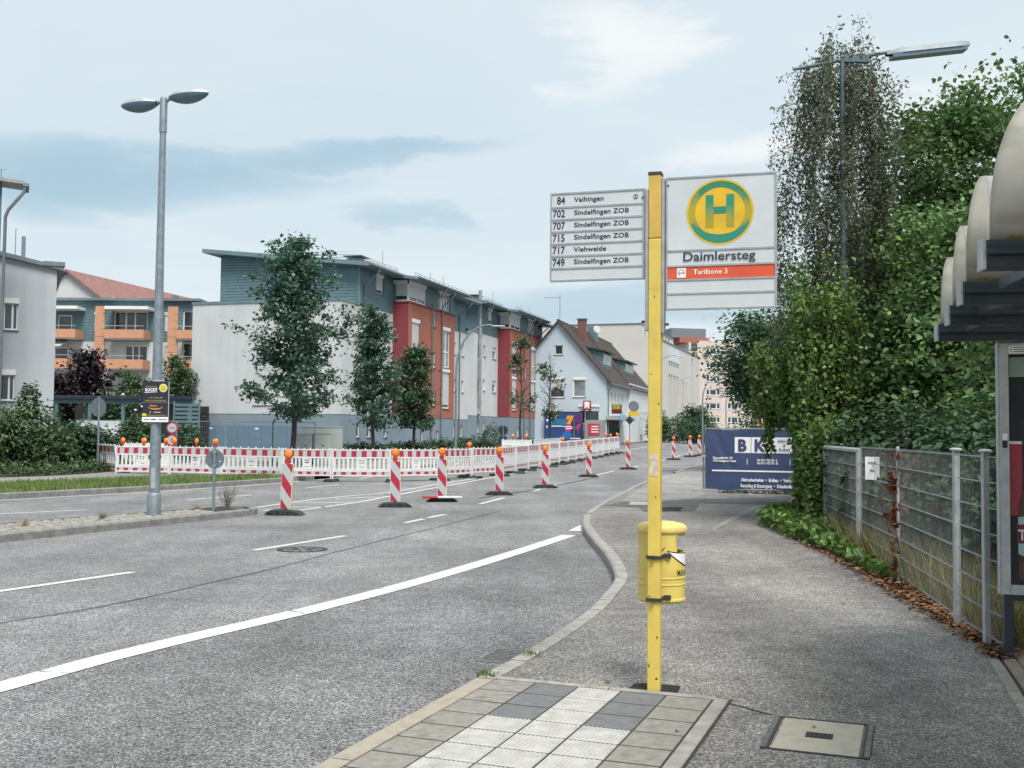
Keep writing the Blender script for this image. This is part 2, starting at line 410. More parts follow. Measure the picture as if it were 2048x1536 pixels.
M['orange_strip'] = mat('orange_strip', (.62, .085, .03), .45, var=.08, scale=6)
M['dark_steel'] = mat('dark_steel', (.022, .034, .05), .38, var=.2, scale=6, spec=.5)
M['acryl'] = mat('acrylic_dome', (.70, .69, .65), .35, var=.14, scale=2.2, trans=.68, streak=.55, streak_col=(.42, .40, .30), dirt=.12)
M['moss'] = mat('moss_stain', (.22, .19, .06), .95, var=.5, scale=30, bump=.6)
M['white_rend'] = mat('white_render', (.52, .535, .55), .9, var=.06, scale=.5, bump=.08, bscale=40, streak=.4, streak_col=(.36, .37, .38))
M['grey_rend'] = mat('grey_render', (.42, .45, .48), .9, var=.08, scale=.5, bump=.08, bscale=40, streak=.3, streak_col=(.28, .30, .32))
M['base_rend'] = mat('blue_grey_base', (.19, .245, .29), .9, var=.08, scale=.6, bump=.08, bscale=40, streak=.2, streak_col=(.13, .16, .19))
M['door_blue'] = mat('blue_door', (.125, .20, .27), .6, var=.07, scale=2)
M['slate'] = mat('slate_siding', (.092, .165, .188), .6, var=.1, scale=1.5)
M['slate_trim'] = mat('slate_trim', (.13, .205, .228), .6, var=.1, scale=1.5)
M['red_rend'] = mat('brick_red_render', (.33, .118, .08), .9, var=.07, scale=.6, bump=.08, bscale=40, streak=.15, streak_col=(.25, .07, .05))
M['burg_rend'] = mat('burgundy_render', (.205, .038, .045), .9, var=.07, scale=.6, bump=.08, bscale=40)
M['orange'] = mat('orange_panel', (.52, .265, .16), .7, var=.06, scale=1)
M['frame_white'] = mat('white_frame', (.72, .72, .71), .45, var=.05)
M['shutter'] = mat('roller_shutter', (.50, .52, .53), .6, var=.06, scale=3)
M['pane'] = glass_pane('window_glass')
M['pane_light'] = glass_pane('curtained_glass', (.20, .23, .25))
M['zinc'] = mat('zinc', (.17, .20, .22), .5, .3, var=.15, scale=4)
M['zinc_light'] = mat('zinc_duct', (.30, .31, .30), .45, .4, var=.2, scale=4)
M['blue_rend'] = mat('light_blue_render', (.455, .535, .60), .9, var=.05, scale=.4, bump=.06, bscale=40, streak=.15, streak_col=(.33, .45, .56))
M['blue_base'] = mat('blue_plinth', (.17, .30, .42), .9, var=.1)
M['brown_tile'] = mat('brown_roof_tile', (.062, .050, .045), .8, var=.35, scale=3, dirt=.3)
M['red_tile'] = mat('red_roof_tile', (.23, .12, .105), .85, var=.2, scale=2, dirt=.25)
M['cream_rend'] = mat('cream_render', (.52, .50, .475), .9, var=.05, scale=.2, streak=.12, streak_col=(.48, .46, .43))
M['pink_rend'] = mat('pink_render', (.56, .475, .43), .9, var=.05, scale=.3)
M['offwhite'] = mat('off_white_render', (.58, .60, .61), .9, var=.06, scale=.4, streak=.3, streak_col=(.40, .41, .42))
M['grey_plinth'] = mat('grey_plinth', (.26, .26, .25), .9, var=.12, scale=1)
M['dark'] = mat('dark_void', (.012, .013, .014), .7, var=.3)
M['brick'] = mat('chimney_brick', (.16, .075, .06), .85, var=.25, scale=6)
M['cabinet'] = mat('cabinet_grey', (.46, .50, .50), .6, var=.08, scale=3, streak=.2, streak_col=(.33, .35, .33))
M['cabinet_green'] = mat('cabinet_greenish', (.40, .44, .42), .6, var=.08, scale=3, streak=.2, streak_col=(.3, .32, .28))
M['bark'] = mat('bark', (.055, .045, .038), .9, var=.35, scale=9, bump=.6, bscale=40)
M['bark_light'] = mat('twig', (.13, .11, .09), .9, var=.3, scale=9)
M['leaf_maple'] = mat('maple_leaf', (.075, .148, .10), .55, var=.45, scale=1.3, trans=.25, island=.4, spec=.35)
M['leaf_green'] = mat('green_leaf', (.115, .205, .072), .5, var=.4, scale=.8, trans=.38, island=.4, spec=.4)
M['leaf_dark'] = mat('dark_leaf', (.052, .105, .048), .55, var=.45, scale=1.0, trans=.25, island=.4, spec=.35)
M['leaf_locust'] = mat('locust_leaf', (.060, .135, .062), .55, var=.4, scale=.7, trans=.25, island=.35)
M['leaf_ivy'] = mat('ivy_leaf', (.105, .185, .040), .5, var=.45, scale=2.0, trans=.3, island=.4)
M['leaf_vine'] = mat('vine_leaf', (.125, .19, .10), .6, var=.5, scale=2.0, trans=.5, island=.45, alt=(.19, .21, .13))
M['leaf_purple'] = mat('purple_leaf', (.022, .014, .022), .55, var=.45, scale=1.5, trans=.2, island=.4)
M['leaf_bush'] = mat('bush_leaf', (.060, .11, .040), .55, var=.45, scale=1.2, trans=.25, island=.4)
M['leaf_lime'] = mat('lime_leaf', (.15, .24, .055), .55, var=.3, scale=2, trans=.3, island=.35)
M['leaf_dry'] = mat('dry_leaf', (.17, .055, .03), .85, var=.5, scale=9, island=.5, alt=(.30, .17, .08))
M['leaf_redivy'] = mat('red_creeper_leaf', (.15, .055, .03), .7, var=.4, scale=4, trans=.2, island=.4)
M['blossom'] = mat('white_blossom', (.70, .70, .66), .7, var=.1)
M['grass'] = mat('grass_blade', (.12, .19, .045), .7, var=.4, scale=1.5, trans=.25, island=.45)
M['grass_bright'] = mat('bright_grass_blade', (.17, .24, .06), .7, var=.4, scale=1.5, trans=.25, island=.4)  # brighter green for the short grass
M['grass_dry'] = mat('dry_grass', (.24, .21, .08), .8, var=.35, scale=2, trans=.25, island=.4)
M['concrete'] = mat('concrete', (.30, .30, .29), .9, var=.2, scale=5, bump=.4, dirt=.3)
M['cover_fill'] = mat('cover_concrete', (.37, .345, .28), .85, var=.14, scale=9, bump=.2, dirt=.3)
M['iron'] = mat('cast_iron', (.05, .05, .05), .6, .4, var=.35, scale=20, bump=.3)
M['iron_worn'] = mat('worn_iron', (.22, .22, .21), .5, .5, var=.35, scale=25, bump=.3)
M['banner'] = mat('navy_banner', (.036, .058, .135), .6, var=.16, scale=2.5)
M['brickpave'] = mat('paving_brick', (.23, .205, .165), .9, var=.25, scale=8, bump=.4, dirt=.4)
# ================================================================== SETTING: ground, road, pavements
def sheet(name, A, B, zoff, m, parent=None, kind='structure', sub=1):
    """ribbon between two polylines of equal length, following the street's slope"""
    mb = MB(); n = len(A); k = sub + 1
    for a, b in zip(A, B):
        for j in range(k):
            p = Vector(a).lerp(Vector(b), j / sub); mb.v.append((p.x, p.y, g(p.y) + zoff))
    for i in range(n - 1):
        for j in range(sub):
            mb.f.append((i * k + j + 1, i * k + j, (i + 1) * k + j, (i + 1) * k + j + 1)); mb.m.append(0)
    o = mb.build(name, m, parent)
    if kind and not parent: o['kind'] = kind
    return o
# terrain to the horizon
mb = MB(); ys = [-60, 0, 20, 35, 37, 39, 41, 43, 45, 60, 80, 100, 129, 131, 200, 400, 900, 1800]; xs = [-1200, -400, -120, -40, 0, 40, 120, 400, 1200]
for y in ys:
    for x in xs: mb.v.append((x, y, g(y) - .24))
nx = len(xs)
for i in range(len(ys) - 1):
    for j in range(nx - 1): mb.f.append((i * nx + j, i * nx + j + 1, (i + 1) * nx + j + 1, (i + 1) * nx + j)); mb.m.append(0)
tag(mb.build('ground', M['ground']), kind='structure')

TH = 0.3592; PO = Vector((.461, 7.29))
def plat(c, r): return Vector((PO.x + c * math.cos(TH) - r * math.sin(TH), PO.y - c * math.sin(TH) - r * math.cos(TH)))
RKp = [plat(-.6, 13), plat(-.6, 9), plat(-.6, 5), plat(-.6, 2), plat(-.6, 0), (.32, 8.6), (.86, 10.33), (1.2, 11.82), (1.42, 13.1), (1.5, 15.3), (1.48, 17.4),
       (1.48, 19.2), (1.56, 21.3), (1.95, 24.4), (3.35, 31.4), (5.05, 39.0), (9.5, 54.4), (14.0, 70.5), (22.4, 100), (31, 128), (46, 175), (62, 225)]
RK = cr(RKp, 10)                                             # pavement edge of the near kerb
LKp = [(-35, -6), (-25.5, 8), (-17.6, 20.5), (-13.55, 27.5), (-11.05, 31.9), (-8.75, 37.2), (-7.5, 40.5), (-4.7, 50), (-1.9, 60), (2.9, 77), (9.4, 100), (16.8, 126), (32, 175), (48, 225)]
LK = cr(LKp, 10)                                             # pavement edge of the far kerb
LKo = offset(LK, -.13); RKo = offset(RK, .14)
A = resample(LKo, 1.2); n = len(A) - 1
def resn(P, n):
    P = [Vector(p[:2]) for p in P]; L_ = sum((b - a).length for a, b in zip(P, P[1:])); return resample(P, L_ / n)
road = sheet('road', A, resn(RKo, n), ROADZ, M['asphalt'], sub=2)

def stripe(name, pts, w, zoff=ROADZ + .006, m=None, step=.8, parent=None, jag=0.0):
    P = resample(cr(pts, 6) if len(pts) > 2 else pts, step); P = [Vector(p) for p in P]
    if len(P) < 2: P = [Vector(pts[0]), Vector(pts[-1])]
    a, b = offset(P, w / 2), offset(P, -w / 2)
    if jag:
        a = [p + Vector((random.uniform(-jag, jag), random.uniform(-jag, jag))) for p in a]; b = [p + Vector((random.uniform(-jag, jag), random.uniform(-jag, jag))) for p in b]
    return sheet(name, a, b, zoff, m or M['paint'], parent or road)
G = lambda *pp, off=ROADZ: [gnd(x, y, off) for x, y in pp]
# bus bay asphalt (darker) between edge line and kerb
bay_line = [(-9.6, -7), (-6.4, .8), (-3.6, 7.66), (-3.1, 8.95), (-1.74, 11.75), (-.35, 15.3), (1.05, 19.4)]
BL = resample(cr(bay_line, 8), .6); nb = len(BL) - 1
ke = [p for p in RKo if p.y < 19.6]
sheet('bus_bay', offset(BL, -.05), resn(ke, nb), ROADZ + .003, M['asphalt_bay'], road, sub=2)
stripe('edge_line', bay_line, .27, ROADZ + .009, step=.9, jag=.006)
stripe('edge_line', [(1.22, 20.2), (1.55, 21.6)], .3, ROADZ + .009)
for k in range(9):                                          # wear cracks across the line
    i = 3 + k * 4 + random.randint(0, 2)
    if i < len(BL) - 1:
        p = BL[i]; d = (BL[i + 1] - p).normalized(); n2 = Vector((-d.y, d.x)); s_ = random.uniform(-.09, .09); stripe('line_crack', [tuple(p + n2 * .13 + d * s_), tuple(p + d * random.uniform(-.03, .03)), tuple(p - n2 * .13 - d * s_)], .009, ROADZ + .013, M['asphalt_patch'], .05, jag=.006)
stripe('edge_line', [(3.75, 33.8), (5.9, 42), (9.9, 57)], .16)
for k in range(9): stripe('edge_line', [(10.4 + k * 3.6, 59 + k * 12.8), (11.9 + k * 3.6, 64.3 + k * 12.8)], .15)
for pp in ([(-8.0, 7.4), (-7.2, 9.2)], [(-5.95, 11.75), (-4.84, 13.88)], [(-3.92, 16.55), (-2.9, 18.95)], G((810, 1046), (848, 1038)), G((856, 1036), (890, 1029)), G((960, 1008), (1008, 996)),
           G((1068, 982), (1082, 978)), G((1086, 977), (1112, 970)), G((1190, 951), (1228, 942)), G((1262, 936), (1276, 932))):
    stripe('lane_dash', pp, .13)
for k in range(8): stripe('lane_dash', [(8.0 + k * 2.35, 60 + k * 9), (9.2 + k * 2.35, 64.6 + k * 9)], .13)
# centre: hatched nose after the island, then a double line
stripe('centre_line', G((440, 1024), (485, 1019), (614, 1001), (700, 992), (778, 985), (880, 968), (975, 953), (1060, 937), (1140, 922)) + [(7.6, 79), (12.7, 98.9), (20, 124), (36, 175)], .13)
stripe('centre_line', G((560, 1027), (598, 1021), (708, 1006), (783, 992), (885, 973), (985, 955), (1065, 940)) + [(3.65, 61.6)], .13)
for a, b in (((585, 1014.5), (650, 1014.5)), ((612, 1005.5), (712, 1005)), ((668, 997.5), (757, 994.5)), ((525, 1021), (590, 1021))):
    stripe('hatch_line', G(a, b), .16)
# opposite carriageway
stripe('edge_line', [(-24.6, 8.4), (-17.0, 20.6)] + G((0, 1001), (300, 984), (540, 968), (600, 962)), .13)
for pp in (G((0, 1028), (172, 1020)), G((374, 1000), (505, 990)), G((612, 976), (678, 969)), G((720, 957), (770, 949))): stripe('lane_dash', pp, .12)
stripe('lane_dash', G((566, 962), (640, 955)), .12)
# tar seam and smears
stripe('tar_seam', G((-40, 1255), (0, 1246), (137, 1225), (274, 1199), (424, 1165), (547, 1137), (650, 1110), (760, 1082), (880, 1053), (1000, 1022)), .05, ROADZ + .004, M['asphalt_patch'], jag=.012, step=.35)
stripe('tar_seam', G((958, 997), (1000, 990), (1060, 981), (1110, 972), (1190, 955)), .09, ROADZ + .004, M['asphalt_dark'], jag=.02, step=.4)  # dark strip laid in place of a black cable
stripe('tar_seam', G((720, 955), (860, 938), (960, 925)), .1, ROADZ + .004, M['asphalt_patch'], jag=.02, step=.4)

# ---- near pavement
pe = [(-.6 + .0, -9.0), (.9, -1.0), (2.5, 4.6), (3.1, 6.56), (3.63, 8.21), (4.1, 10.08), (4.4, 12.82), (4.75, 16.12), (5.3, 20.5), (7.4, 28), (9.3, 33), (13, 48), (20, 72), (31, 110), (41, 140), (70, 225)]
PE = cr(pe, 8)
Ak = resample(RK, .9); pav = sheet('pavement', Ak, resn(PE, len(Ak) - 1), 0.0, M['asphalt_walk'], sub=2)
def kerb_run(P, w, h0, h1, step, m, parent, gap=.006, side=1, far=None, name='kerb_stone'):
    """individual kerb stones along a line; side=+1: stone lies to the left of travel"""
    P = resample(P, step)
    for i in range(len(P) - 1):
        a, b = P[i], P[i + 1]; d = (b - a).normalized(); a2 = a + d * gap; b2 = b - d * gap
        Pa = P[max(0, i - 1)]; Pb = P[min(len(P) - 1, i + 2)]
        na = ((b - Pa).normalized()); nb_ = ((Pb - a).normalized())
        la = Vector((-na.y, na.x)) * side * w; lb = Vector((-nb_.y, nb_.x)) * side * w
        dz = random.uniform(-.004, .004); ch = .025
        za, zb = g(a2.y) + dz, g(b2.y) + dz
        q = [(a2, za), (b2, zb)]
        prof = [(0, h0), (0, h1), (1 - ch / w, h1), (1, h1 - ch), (1, h0)]
        vs = []
        for (p, z), l in ((q[0], la), (q[1], lb)):
            for t, hh in prof: vs.append((p.x + l.x * t, p.y + l.y * t, z + hh))
        k = len(prof); fs = [(j, (j + 1) % k, (j + 1) % k + k, j + k) for j in range(k)] + [tuple(range(k))[::-1], tuple(range(k, 2 * k))]
        if side > 0: fs = [f[::-1] for f in fs]
        MB().add(vs, fs).build(name, m, parent)
kerb_run([plat(-.6, 4.0), plat(-.6, 0.02)], .15, ROADZ - .05, .006, 1.0, M['kerb_beige'], pav)
i0 = next(i for i, p in enumerate(RK) if (p - plat(-.6, 0)).length < .05)
mid_ = [p for p in RK[i0:] if p.y < 23]; kerb_run(mid_, .15, ROADZ - .05, .008, .62, M['kerb'], pav)
far_ = [p for p in RK if 22.9 < p.y < 46]; kerb_run(far_, .15, ROADZ - .05, .008, 1.0, M['kerb'], pav)
farther = [p for p in RK if p.y > 45.5]; mbk = MB(); Q = resample(farther, 3)
for a, b, a2, b2 in zip(Q, Q[1:], offset(Q, .15), offset(Q, .15)[1:]):
    mbk.add([(a.x, a.y, g(a.y) + .006), (b.x, b.y, g(b.y) + .006), (b2.x, b2.y, g(b2.y) + .006), (a2.x, a2.y, g(a2.y) + .006), (b2.x, b2.y, g(b2.y) + ROADZ - .02), (a2.x, a2.y, g(a2.y) + ROADZ - .02)], [(0, 1, 2, 3), (3, 2, 4, 5)])
mbk.build('kerb', M['kerb'], pav)

# ---- boarding platform: slabs one by one
bed = MB(); c4 = [plat(-.6, 4.0), plat(1.02, 4.0), plat(1.02, -.07), plat(-.6, -.07)]
bed.add([(p.x, p.y, .002) for p in c4], [(0, 1, 2, 3)]); bed.build('slab_bed', M['joint'], pav)
def slab_mesh(w, d, z, m, ribs=0):
    b = MB(); x, y, e = w / 2, d / 2, .006
    b.add([(-x, -y, 0), (x, -y, 0), (x, y, 0), (-x, y, 0), (-x, -y, z * .4), (x, -y, z * .4), (x, y, z * .4), (-x, y, z * .4),
           (-x + e, -y + e, z), (x - e, -y + e, z), (x - e, y - e, z), (-x + e, y - e, z)],
          [(0, 1, 5, 4), (1, 2, 6, 5), (2, 3, 7, 6), (3, 0, 4, 7), (4, 5, 9, 8), (5, 6, 10, 9), (6, 7, 11, 10), (7, 4, 8, 11), (8, 9, 10, 11)])
    if ribs:
        p = w / ribs
        for k in range(ribs):
            c = -x + p * (k + .5); q = p * .33; t = p * .2
            b.add([(c - q, -y + e, z), (c + q, -y + e, z), (c + q, y - e, z), (c - q, y - e, z), (c - t, -y + e * 2, z + .005), (c + t, -y + e * 2, z + .005), (c + t, y - e * 2, z + .005), (c - t, y - e * 2, z + .005)],
                  [(0, 1, 5, 4), (1, 2, 6, 5), (2, 3, 7, 6), (3, 0, 4, 7), (4, 5, 6, 7)])
    return b.mesh('slab', m)
sl = {'b': slab_mesh(.287, .281, .0035, M['tile_beige']), 'd': slab_mesh(.287, .281, .0035, M['tile_dark']), 'r': slab_mesh(.287, .281, .003, M['tile_white'], 11)}
for row in range(13):
    for col in range(5):
        k = 'b' if col in (0, 4) else ('r' if col == 2 or row > 2 else 'd')
        p = plat(-.45 + col * .3, .15 + row * .3)
        o = link('paving_slab', sl[k], pav, (p.x, p.y, .002 + random.uniform(0, .001)), -TH + random.uniform(-.004, .004))
edg = slab_mesh(.09, .99, .010, M['kerb'])
for k in range(4):
    p = plat(.955, .43 + k); link('edging_stone', edg, pav, (p.x, p.y, .002), -TH)
edg2 = slab_mesh(.79, .055, .010, M['kerb'])
for k in range(2):
    p = plat(-.195 + k * .8, -.035); link('edging_stone', edg2, pav, (p.x, p.y, .002), -TH)
# patches on the pavement
def patch(name, px, m, z=.004, off=0.0):
    P = [gnd(x, y, off) for x, y in px]; b = MB(); b.add([(x, y, g(y) + off + z) for x, y in P], [tuple(range(len(P)))[::-1]]); o = b.build(name, m, pav)
    if o.data.polygons[0].normal.z < 0: o.data.flip_normals()
    return o
patch('bitumen_patch', [(1253, 1381), (1268, 1368), (1300, 1367), (1325, 1369), (1362, 1373), (1354, 1389), (1330, 1390)], M['asphalt_dark'])
patch('worn_patch', [(1312, 956), (1400, 934), (1408, 952), (1408, 990), (1385, 997), (1330, 1004), (1262, 1006), (1245, 1000)], M['asphalt_light'])
patch('asphalt_patch', [(1205, 1012), (1250, 1004), (1420, 998), (1590, 992), (1560, 1010), (1400, 1006), (1390, 1022), (1290, 1024), (1275, 1014)], M['asphalt_patch'], .006)
patch('service_cover', [(1257, 1010), (1262, 1004), (1300, 1004), (1294, 1011)], M['cover_fill'], .01)
patch('service_cover', [(1318, 1022), (1324, 1015), (1367, 1015), (1360, 1023)], M['asphalt_dark'], .01)
patch('paint_trace', [(1423, 1058), (1480, 1024), (1528, 1008), (1500, 1026), (1428, 1060)], M['asphalt_light'], .005)
patch('crack_line', [(1450, 1404), (1545, 1430), (1545, 1432), (1449, 1406)], M['joint'], .003)
# edging stones by the shelter and paving bricks under it
E_ = [Vector(p) for p in ((2.2, 3.9), (2.6, 4.95), (3.1, 6.56), (3.63, 8.21), (3.86, 8.95))]
kerb_run(E_, .1, -.05, .012, .9, M['kerb'], pav, side=-1, name='edging_stone')
br = slab_mesh(.195, .095, .02, M['brickpave'])
ga = math.atan2(.5, 1.6)
for i in range(7):
    for j in range(18):
        base = Vector((2.86, 5.45)); d = Vector((.30, .954)); nn = Vector((.954, -.30))
        p = base + d * (j * .2 + (.1 if i % 2 else 0)) + nn * (i * .1 + .06)
        if p.y < 9.0 and p.y > 5.2: link('paving_brick', br, pav, (p.x, p.y, -.008 + random.uniform(0, .004)), math.pi / 2 - ga + random.uniform(-.02, .02))
b_ = MB(); q = [(2.7, 4.8), (4.6, 4.2), (5.9, 8.6), (3.95, 9.2)]
b_.add([(x, y, .0015) for x, y in q], [(0, 1, 2, 3)]); b_.build('brick_bed', M['joint'], pav)

# ---- traffic island
near = cr([(-14.6, .2), (-11.6, 8.6), (-8.32, 17.3), (-7.4, 19.5), (-5.75, 23.3)], 8)
back = cr([(-16.2, 1.0), (-13.1, 9.4), (-9.45, 18.5), (-8.25, 20.9), (-6.35, 24.1)], 8)
isl = sheet('traffic_island', back, near, -.02, M['joint'])
kerb_run([p for p in near if p.y > 12], .15, ROADZ - .03, .012, 1.0, M['kerb_grey'], isl, side=-1)
kerb_run([p for p in back if p.y > 12], .15, ROADZ - .03, .012, 1.0, M['kerb_grey'], isl, side=1)
kerb_run([near[-1] + Vector((.06, .0)), Vector((-5.72, 23.75)), Vector((-6.0, 24.15)), back[-1]], .15, ROADZ - .03, .012, .5, M['kerb_grey'], isl, side=-1)
cob = []
for k in range(4):
    b = MB(); pts = []
    for a in range(7):
        w = 2 * math.pi * a / 7 + random.uniform(-.2, .2); pts.append((.105 * math.cos(w) * random.uniform(.85, 1.12), .08 * math.sin(w) * random.uniform(.85, 1.12)))
    n_ = 7; b.add([(x, y, 0) for x, y in pts] + [(x * .82, y * .8, .03) for x, y in pts], [(i, (i + 1) % n_, (i + 1) % n_ + n_, i + n_) for i in range(n_)] + [tuple(range(n_, 2 * n_))])
    cob.append(b.mesh('cobble', M['cobble']))
nrow, cnt = 0, 0
NR = resample([p for p in near if p.y > 15.2], .2); BR = resn([p for p in back if p.y > 16.2], len(NR) - 1)
for a, b in zip(NR, BR):
    w = (b - a).length; m_ = int(w / .175)
    for j in range(m_):
        if cnt >= 300: break
        p = a.lerp(b, (j + .5 + random.uniform(-.12, .12)) / m_) + Vector((random.uniform(-.03, .03), random.uniform(-.03, .03)))
        link('cobble', random.choice(cob), isl, (p.x, p.y, -.026 + random.uniform(-.006, .008)), TH + 1.2 + random.uniform(-.5, .5)); cnt += 1

# ---- far verge: grass strip, path, planting bed
inner = cr([(-31, 14), (-20.5, 27.5), (-15.9, 33.2), (-13.0, 37.6), (-9.0, 39.6)], 8)
outer = [p for p in LK if p.y < 39.3]
n_ = 40
verge = sheet('verge', resn(inner, n_), resn(outer, n_), .01, M['lawn'], sub=3)
kerb_run([p for p in LK if 14 < p.y < 41], .13, ROADZ - .03, .03, 1.0, M['kerb_grey'], verge, side=-1)
LKf = resample([p for p in LK if p.y > 39], 2)
sheet('far_pavement', offset(LKf, 16), LKf, -.005, M['asphalt_light'], sub=6)
path_in = cr([(-37, 16), (-24.5, 29.5), (-17.75, 37.4), (-15.9, 41.8), (-16.2, 47)], 8)
sheet('far_path', resn(path_in, n_), resn(inner, n_), -.006, M['asphalt_light'])
bedo = cr([(-60, 30), (-40, 44), (-32, 52), (-28, 60)], 8)
sheet('planting_bed', resn(bedo, n_), resn(path_in, n_), .02, M['soil'], sub=3)
mbk = MB(); Q = resample([p for p in LK if p.y > 42], 3); Q2 = offset(Q, -.13)
for a, b, a2, b2 in zip(Q, Q[1:], Q2, Q2[1:]):
    mbk.add([(a.x, a.y, g(a.y)), (b.x, b.y, g(b.y)), (b2.x, b2.y, g(b2.y)), (a2.x, a2.y, g(a2.y)), (b2.x, b2.y, g(b2.y) + ROADZ - .02), (a2.x, a2.y, g(a2.y) + ROADZ - .02)], [(3, 2, 1, 0), (5, 4, 2, 3)])
tag(mbk.build('far_kerb', M['kerb_grey']), kind='structure')
# soil behind the near fence
rs = cr([(2.9, 5.2), (3.93, 9.0), (4.36, 12.6), (4.72, 16.1), (5.2, 20.4), (6.6, 25.5), (8.9, 31.5)], 8); n_ = len(rs) - 1
sheet('fence_bank', rs, resn([(30, 2), (34, 30)], n_), .012, M['soil'], sub=4)

# ---- covers and grates
t = thing('manhole_cover', 'square pale concrete manhole cover with iron frame beside the boarding slabs', 'manhole cover', (1.755, 6.16, 0), -TH)
b = MB(); w, d = .285, .355
for sx in (-1, 1): b.bx(*sorted((sx * w, sx * (w - .045))), -d, d, -.02, .008)
b.bx(-w + .045, w - .045, d - .012, d, -.02, .0075); b.bx(-w + .045, w - .045, -d, -d + .012, -.02, .0075); b.build('frame', M['iron'], t)
for sx in (-1, 1):
    b = MB()
    for k in range(34): y = -d + .02 + k * .0205; b.bx(*sorted((sx * (w - .004), sx * (w - .03))), y, y + .011, .008, .012)
    b.build('frame_ribs', M['iron_worn'], t)['kind'] = 'stuff'
MB().bx(-w + .058, w - .058, -d + .022, d - .022, -.02, .006).build('lid', M['cover_fill'], t, bevel=.003)
b = MB()
for i in range(6):
    for j in range(4): b.bx(-.07 + i * .0235, -.054 + i * .0235, -.05 + j * .026, -.034 + j * .026, .006, .011)
b.bx(-.075, .075, -.056, .06, .004, .0075); b.build('grip_plate', M['iron'], t)
t = thing('manhole_cover', 'round iron manhole cover in the road below the lane dash', 'manhole cover', (-3.22, 16.72, ROADZ))
b = MB(); b.lathe([(.30, 0), (.30, .006), (.385, .007), (.40, .004), (.40, 0)], 40); b.build('frame', M['iron'], t)
b = MB(); b.lathe([(.295, 0), (.295, .005), (.0, .0055)], 40); b.build('lid', M['iron_worn'], t)
b = MB()
for k in range(8):
    a = k * math.pi / 4; b.bx(.08, .27, -.012, .012, .005, .012, M=Matrix.Rotation(a, 4, 'Z'))
for k in range(16):
    a = k * math.pi / 8 + .2; b.bx(.335, .375, -.03, .03, .006, .0095, M=Matrix.Rotation(a, 4, 'Z'))
b.build('lid_ribs', M['iron'], t)
t = thing('drain_grate', 'iron drain grate in the gutter beside the near kerb', 'drain grate', (-.03, 8.88, ROADZ), -TH * .9)
b = MB(); w, d = .17, .26
for s_ in (-1, 1): b.bx(*sorted((s_ * w, s_ * (w - .025))), -d, d, -.02, .014); b.bx(-w + .025, w - .025, *sorted((s_ * d, s_ * (d - .025))), -.02, .0135)
b.build('frame', M['iron_worn'], t); MB().bx(-w + .025, w - .025, -d + .025, d - .025, -.02, .0045).build('shaft', M['dark'], t)
for k in range(8):
    y = -d + .045 + k * .058; MB().bx(-w + .025, w - .025, y, y + .022, .0, .0115).build('bar', M['iron_worn'], t)
# ================================================================== STREET FURNITURE
# ---- bus stop sign (pole frame: x along the panels, -y towards the street user)
SR = -R(16.5)
bs = thing('bus_stop_sign', 'tall yellow bus stop pole with two grey sign boards beside the boarding slabs', 'bus stop sign', (.965, 7.24, 0), SR)
pw = .042
MB().bx(-pw, pw, -pw, pw, -.05, 3.02).build('pole', M['yellow'], bs, bevel=.006)
MB().bx(-pw, pw, -pw, pw, 3.023, 3.455).build('pole_extension', M['yellow_old'], bs, bevel=.006)
MB().bx(-pw - .003, pw + .003, -pw - .003, pw + .003, 3.455, 3.475).build('pole_cap', M['iron'], bs)
for k, (x, z, w_, h_) in enumerate(((-.028, .62, .014, .010), (.024, .35, .009, .02), (.012, 1.28, .008, .012), (-.02, 2.1, .006, .014), (.03, 1.9, .01, .012), (-.03, .16, .01, .024), (.0, 2.62, .006, .02), (.02, .08, .02, .012))): MB().add([(x - w_ / 2, -pw - .0012, z), (x + w_ * .4, -pw - .0012, z - h_ * .3), (x + w_ / 2, -pw - .0012, z + h_ * .5), (x - w_ * .1, -pw - .0012, z + h_)], [(0, 1, 2, 3)]).build('paint_chip', M['iron'], bs)
MB().bx(-.030, .028, -pw - .002, -pw, 1.42, 1.57).build('old_sticker', mat('torn_sticker', (.52, .46, .36), .7, var=.3, scale=25), bs)
for s_, z0, z1 in ((-1, 2.40, 3.36), (1, 2.38, 3.43)):
    b = MB(); b.bx(*sorted((s_ * (pw + .002), s_ * (pw + .024))), -.036, .03, z0, z1); b.build('rail', M['alu'], bs, bevel=.003)
    for zz in (z0 + .06, z1 - .05):
        b = MB(); b.tube([(s_ * (pw + .02), -.01, zz), (s_ * (pw + .05), -.01, zz)], .009, 8); b.build('bolt', M['iron'], bs)
def strip_board(x0, x1, z0, z1, rows, name):
    """aluminium frame holding separate strips; rows: list of (z0, z1, mat)"""
    b = MB(); f = .011
    b.bx(x0, x0 + f, -.018, .018, z0, z1); b.bx(x1 - f, x1, -.018, .018, z0, z1); b.bx(x0 + f, x1 - f, -.017, .017, z1 - f, z1); b.bx(x0 + f, x1 - f, -.017, .017, z0, z0 + f)
    for r in rows[1:]: b.bx(x0 + f, x1 - f, -.0165, .0165, r[1], r[1] + .012)
    fr = b.build(name, M['alu'], bs)
    out = []
    for r in rows:
        o = MB().bx(x0 + f, x1 - f, -.012, .012, r[0], r[1]).build('strip', r[2], fr); out.append(o)
    return fr, out
x0, x1, zb, zt = -.735, -.072, 2.752, 3.372
h = (zt - zb - .022) / 7; rows = [(zt - .011 - (k + 1) * h + (.0 if k == 6 else .0), zt - .011 - k * h - (.012 if k else 0), M['sign_face']) for k in range(7)]
fr, st = strip_board(x0, x1, zb, zt, rows, 'route_board')
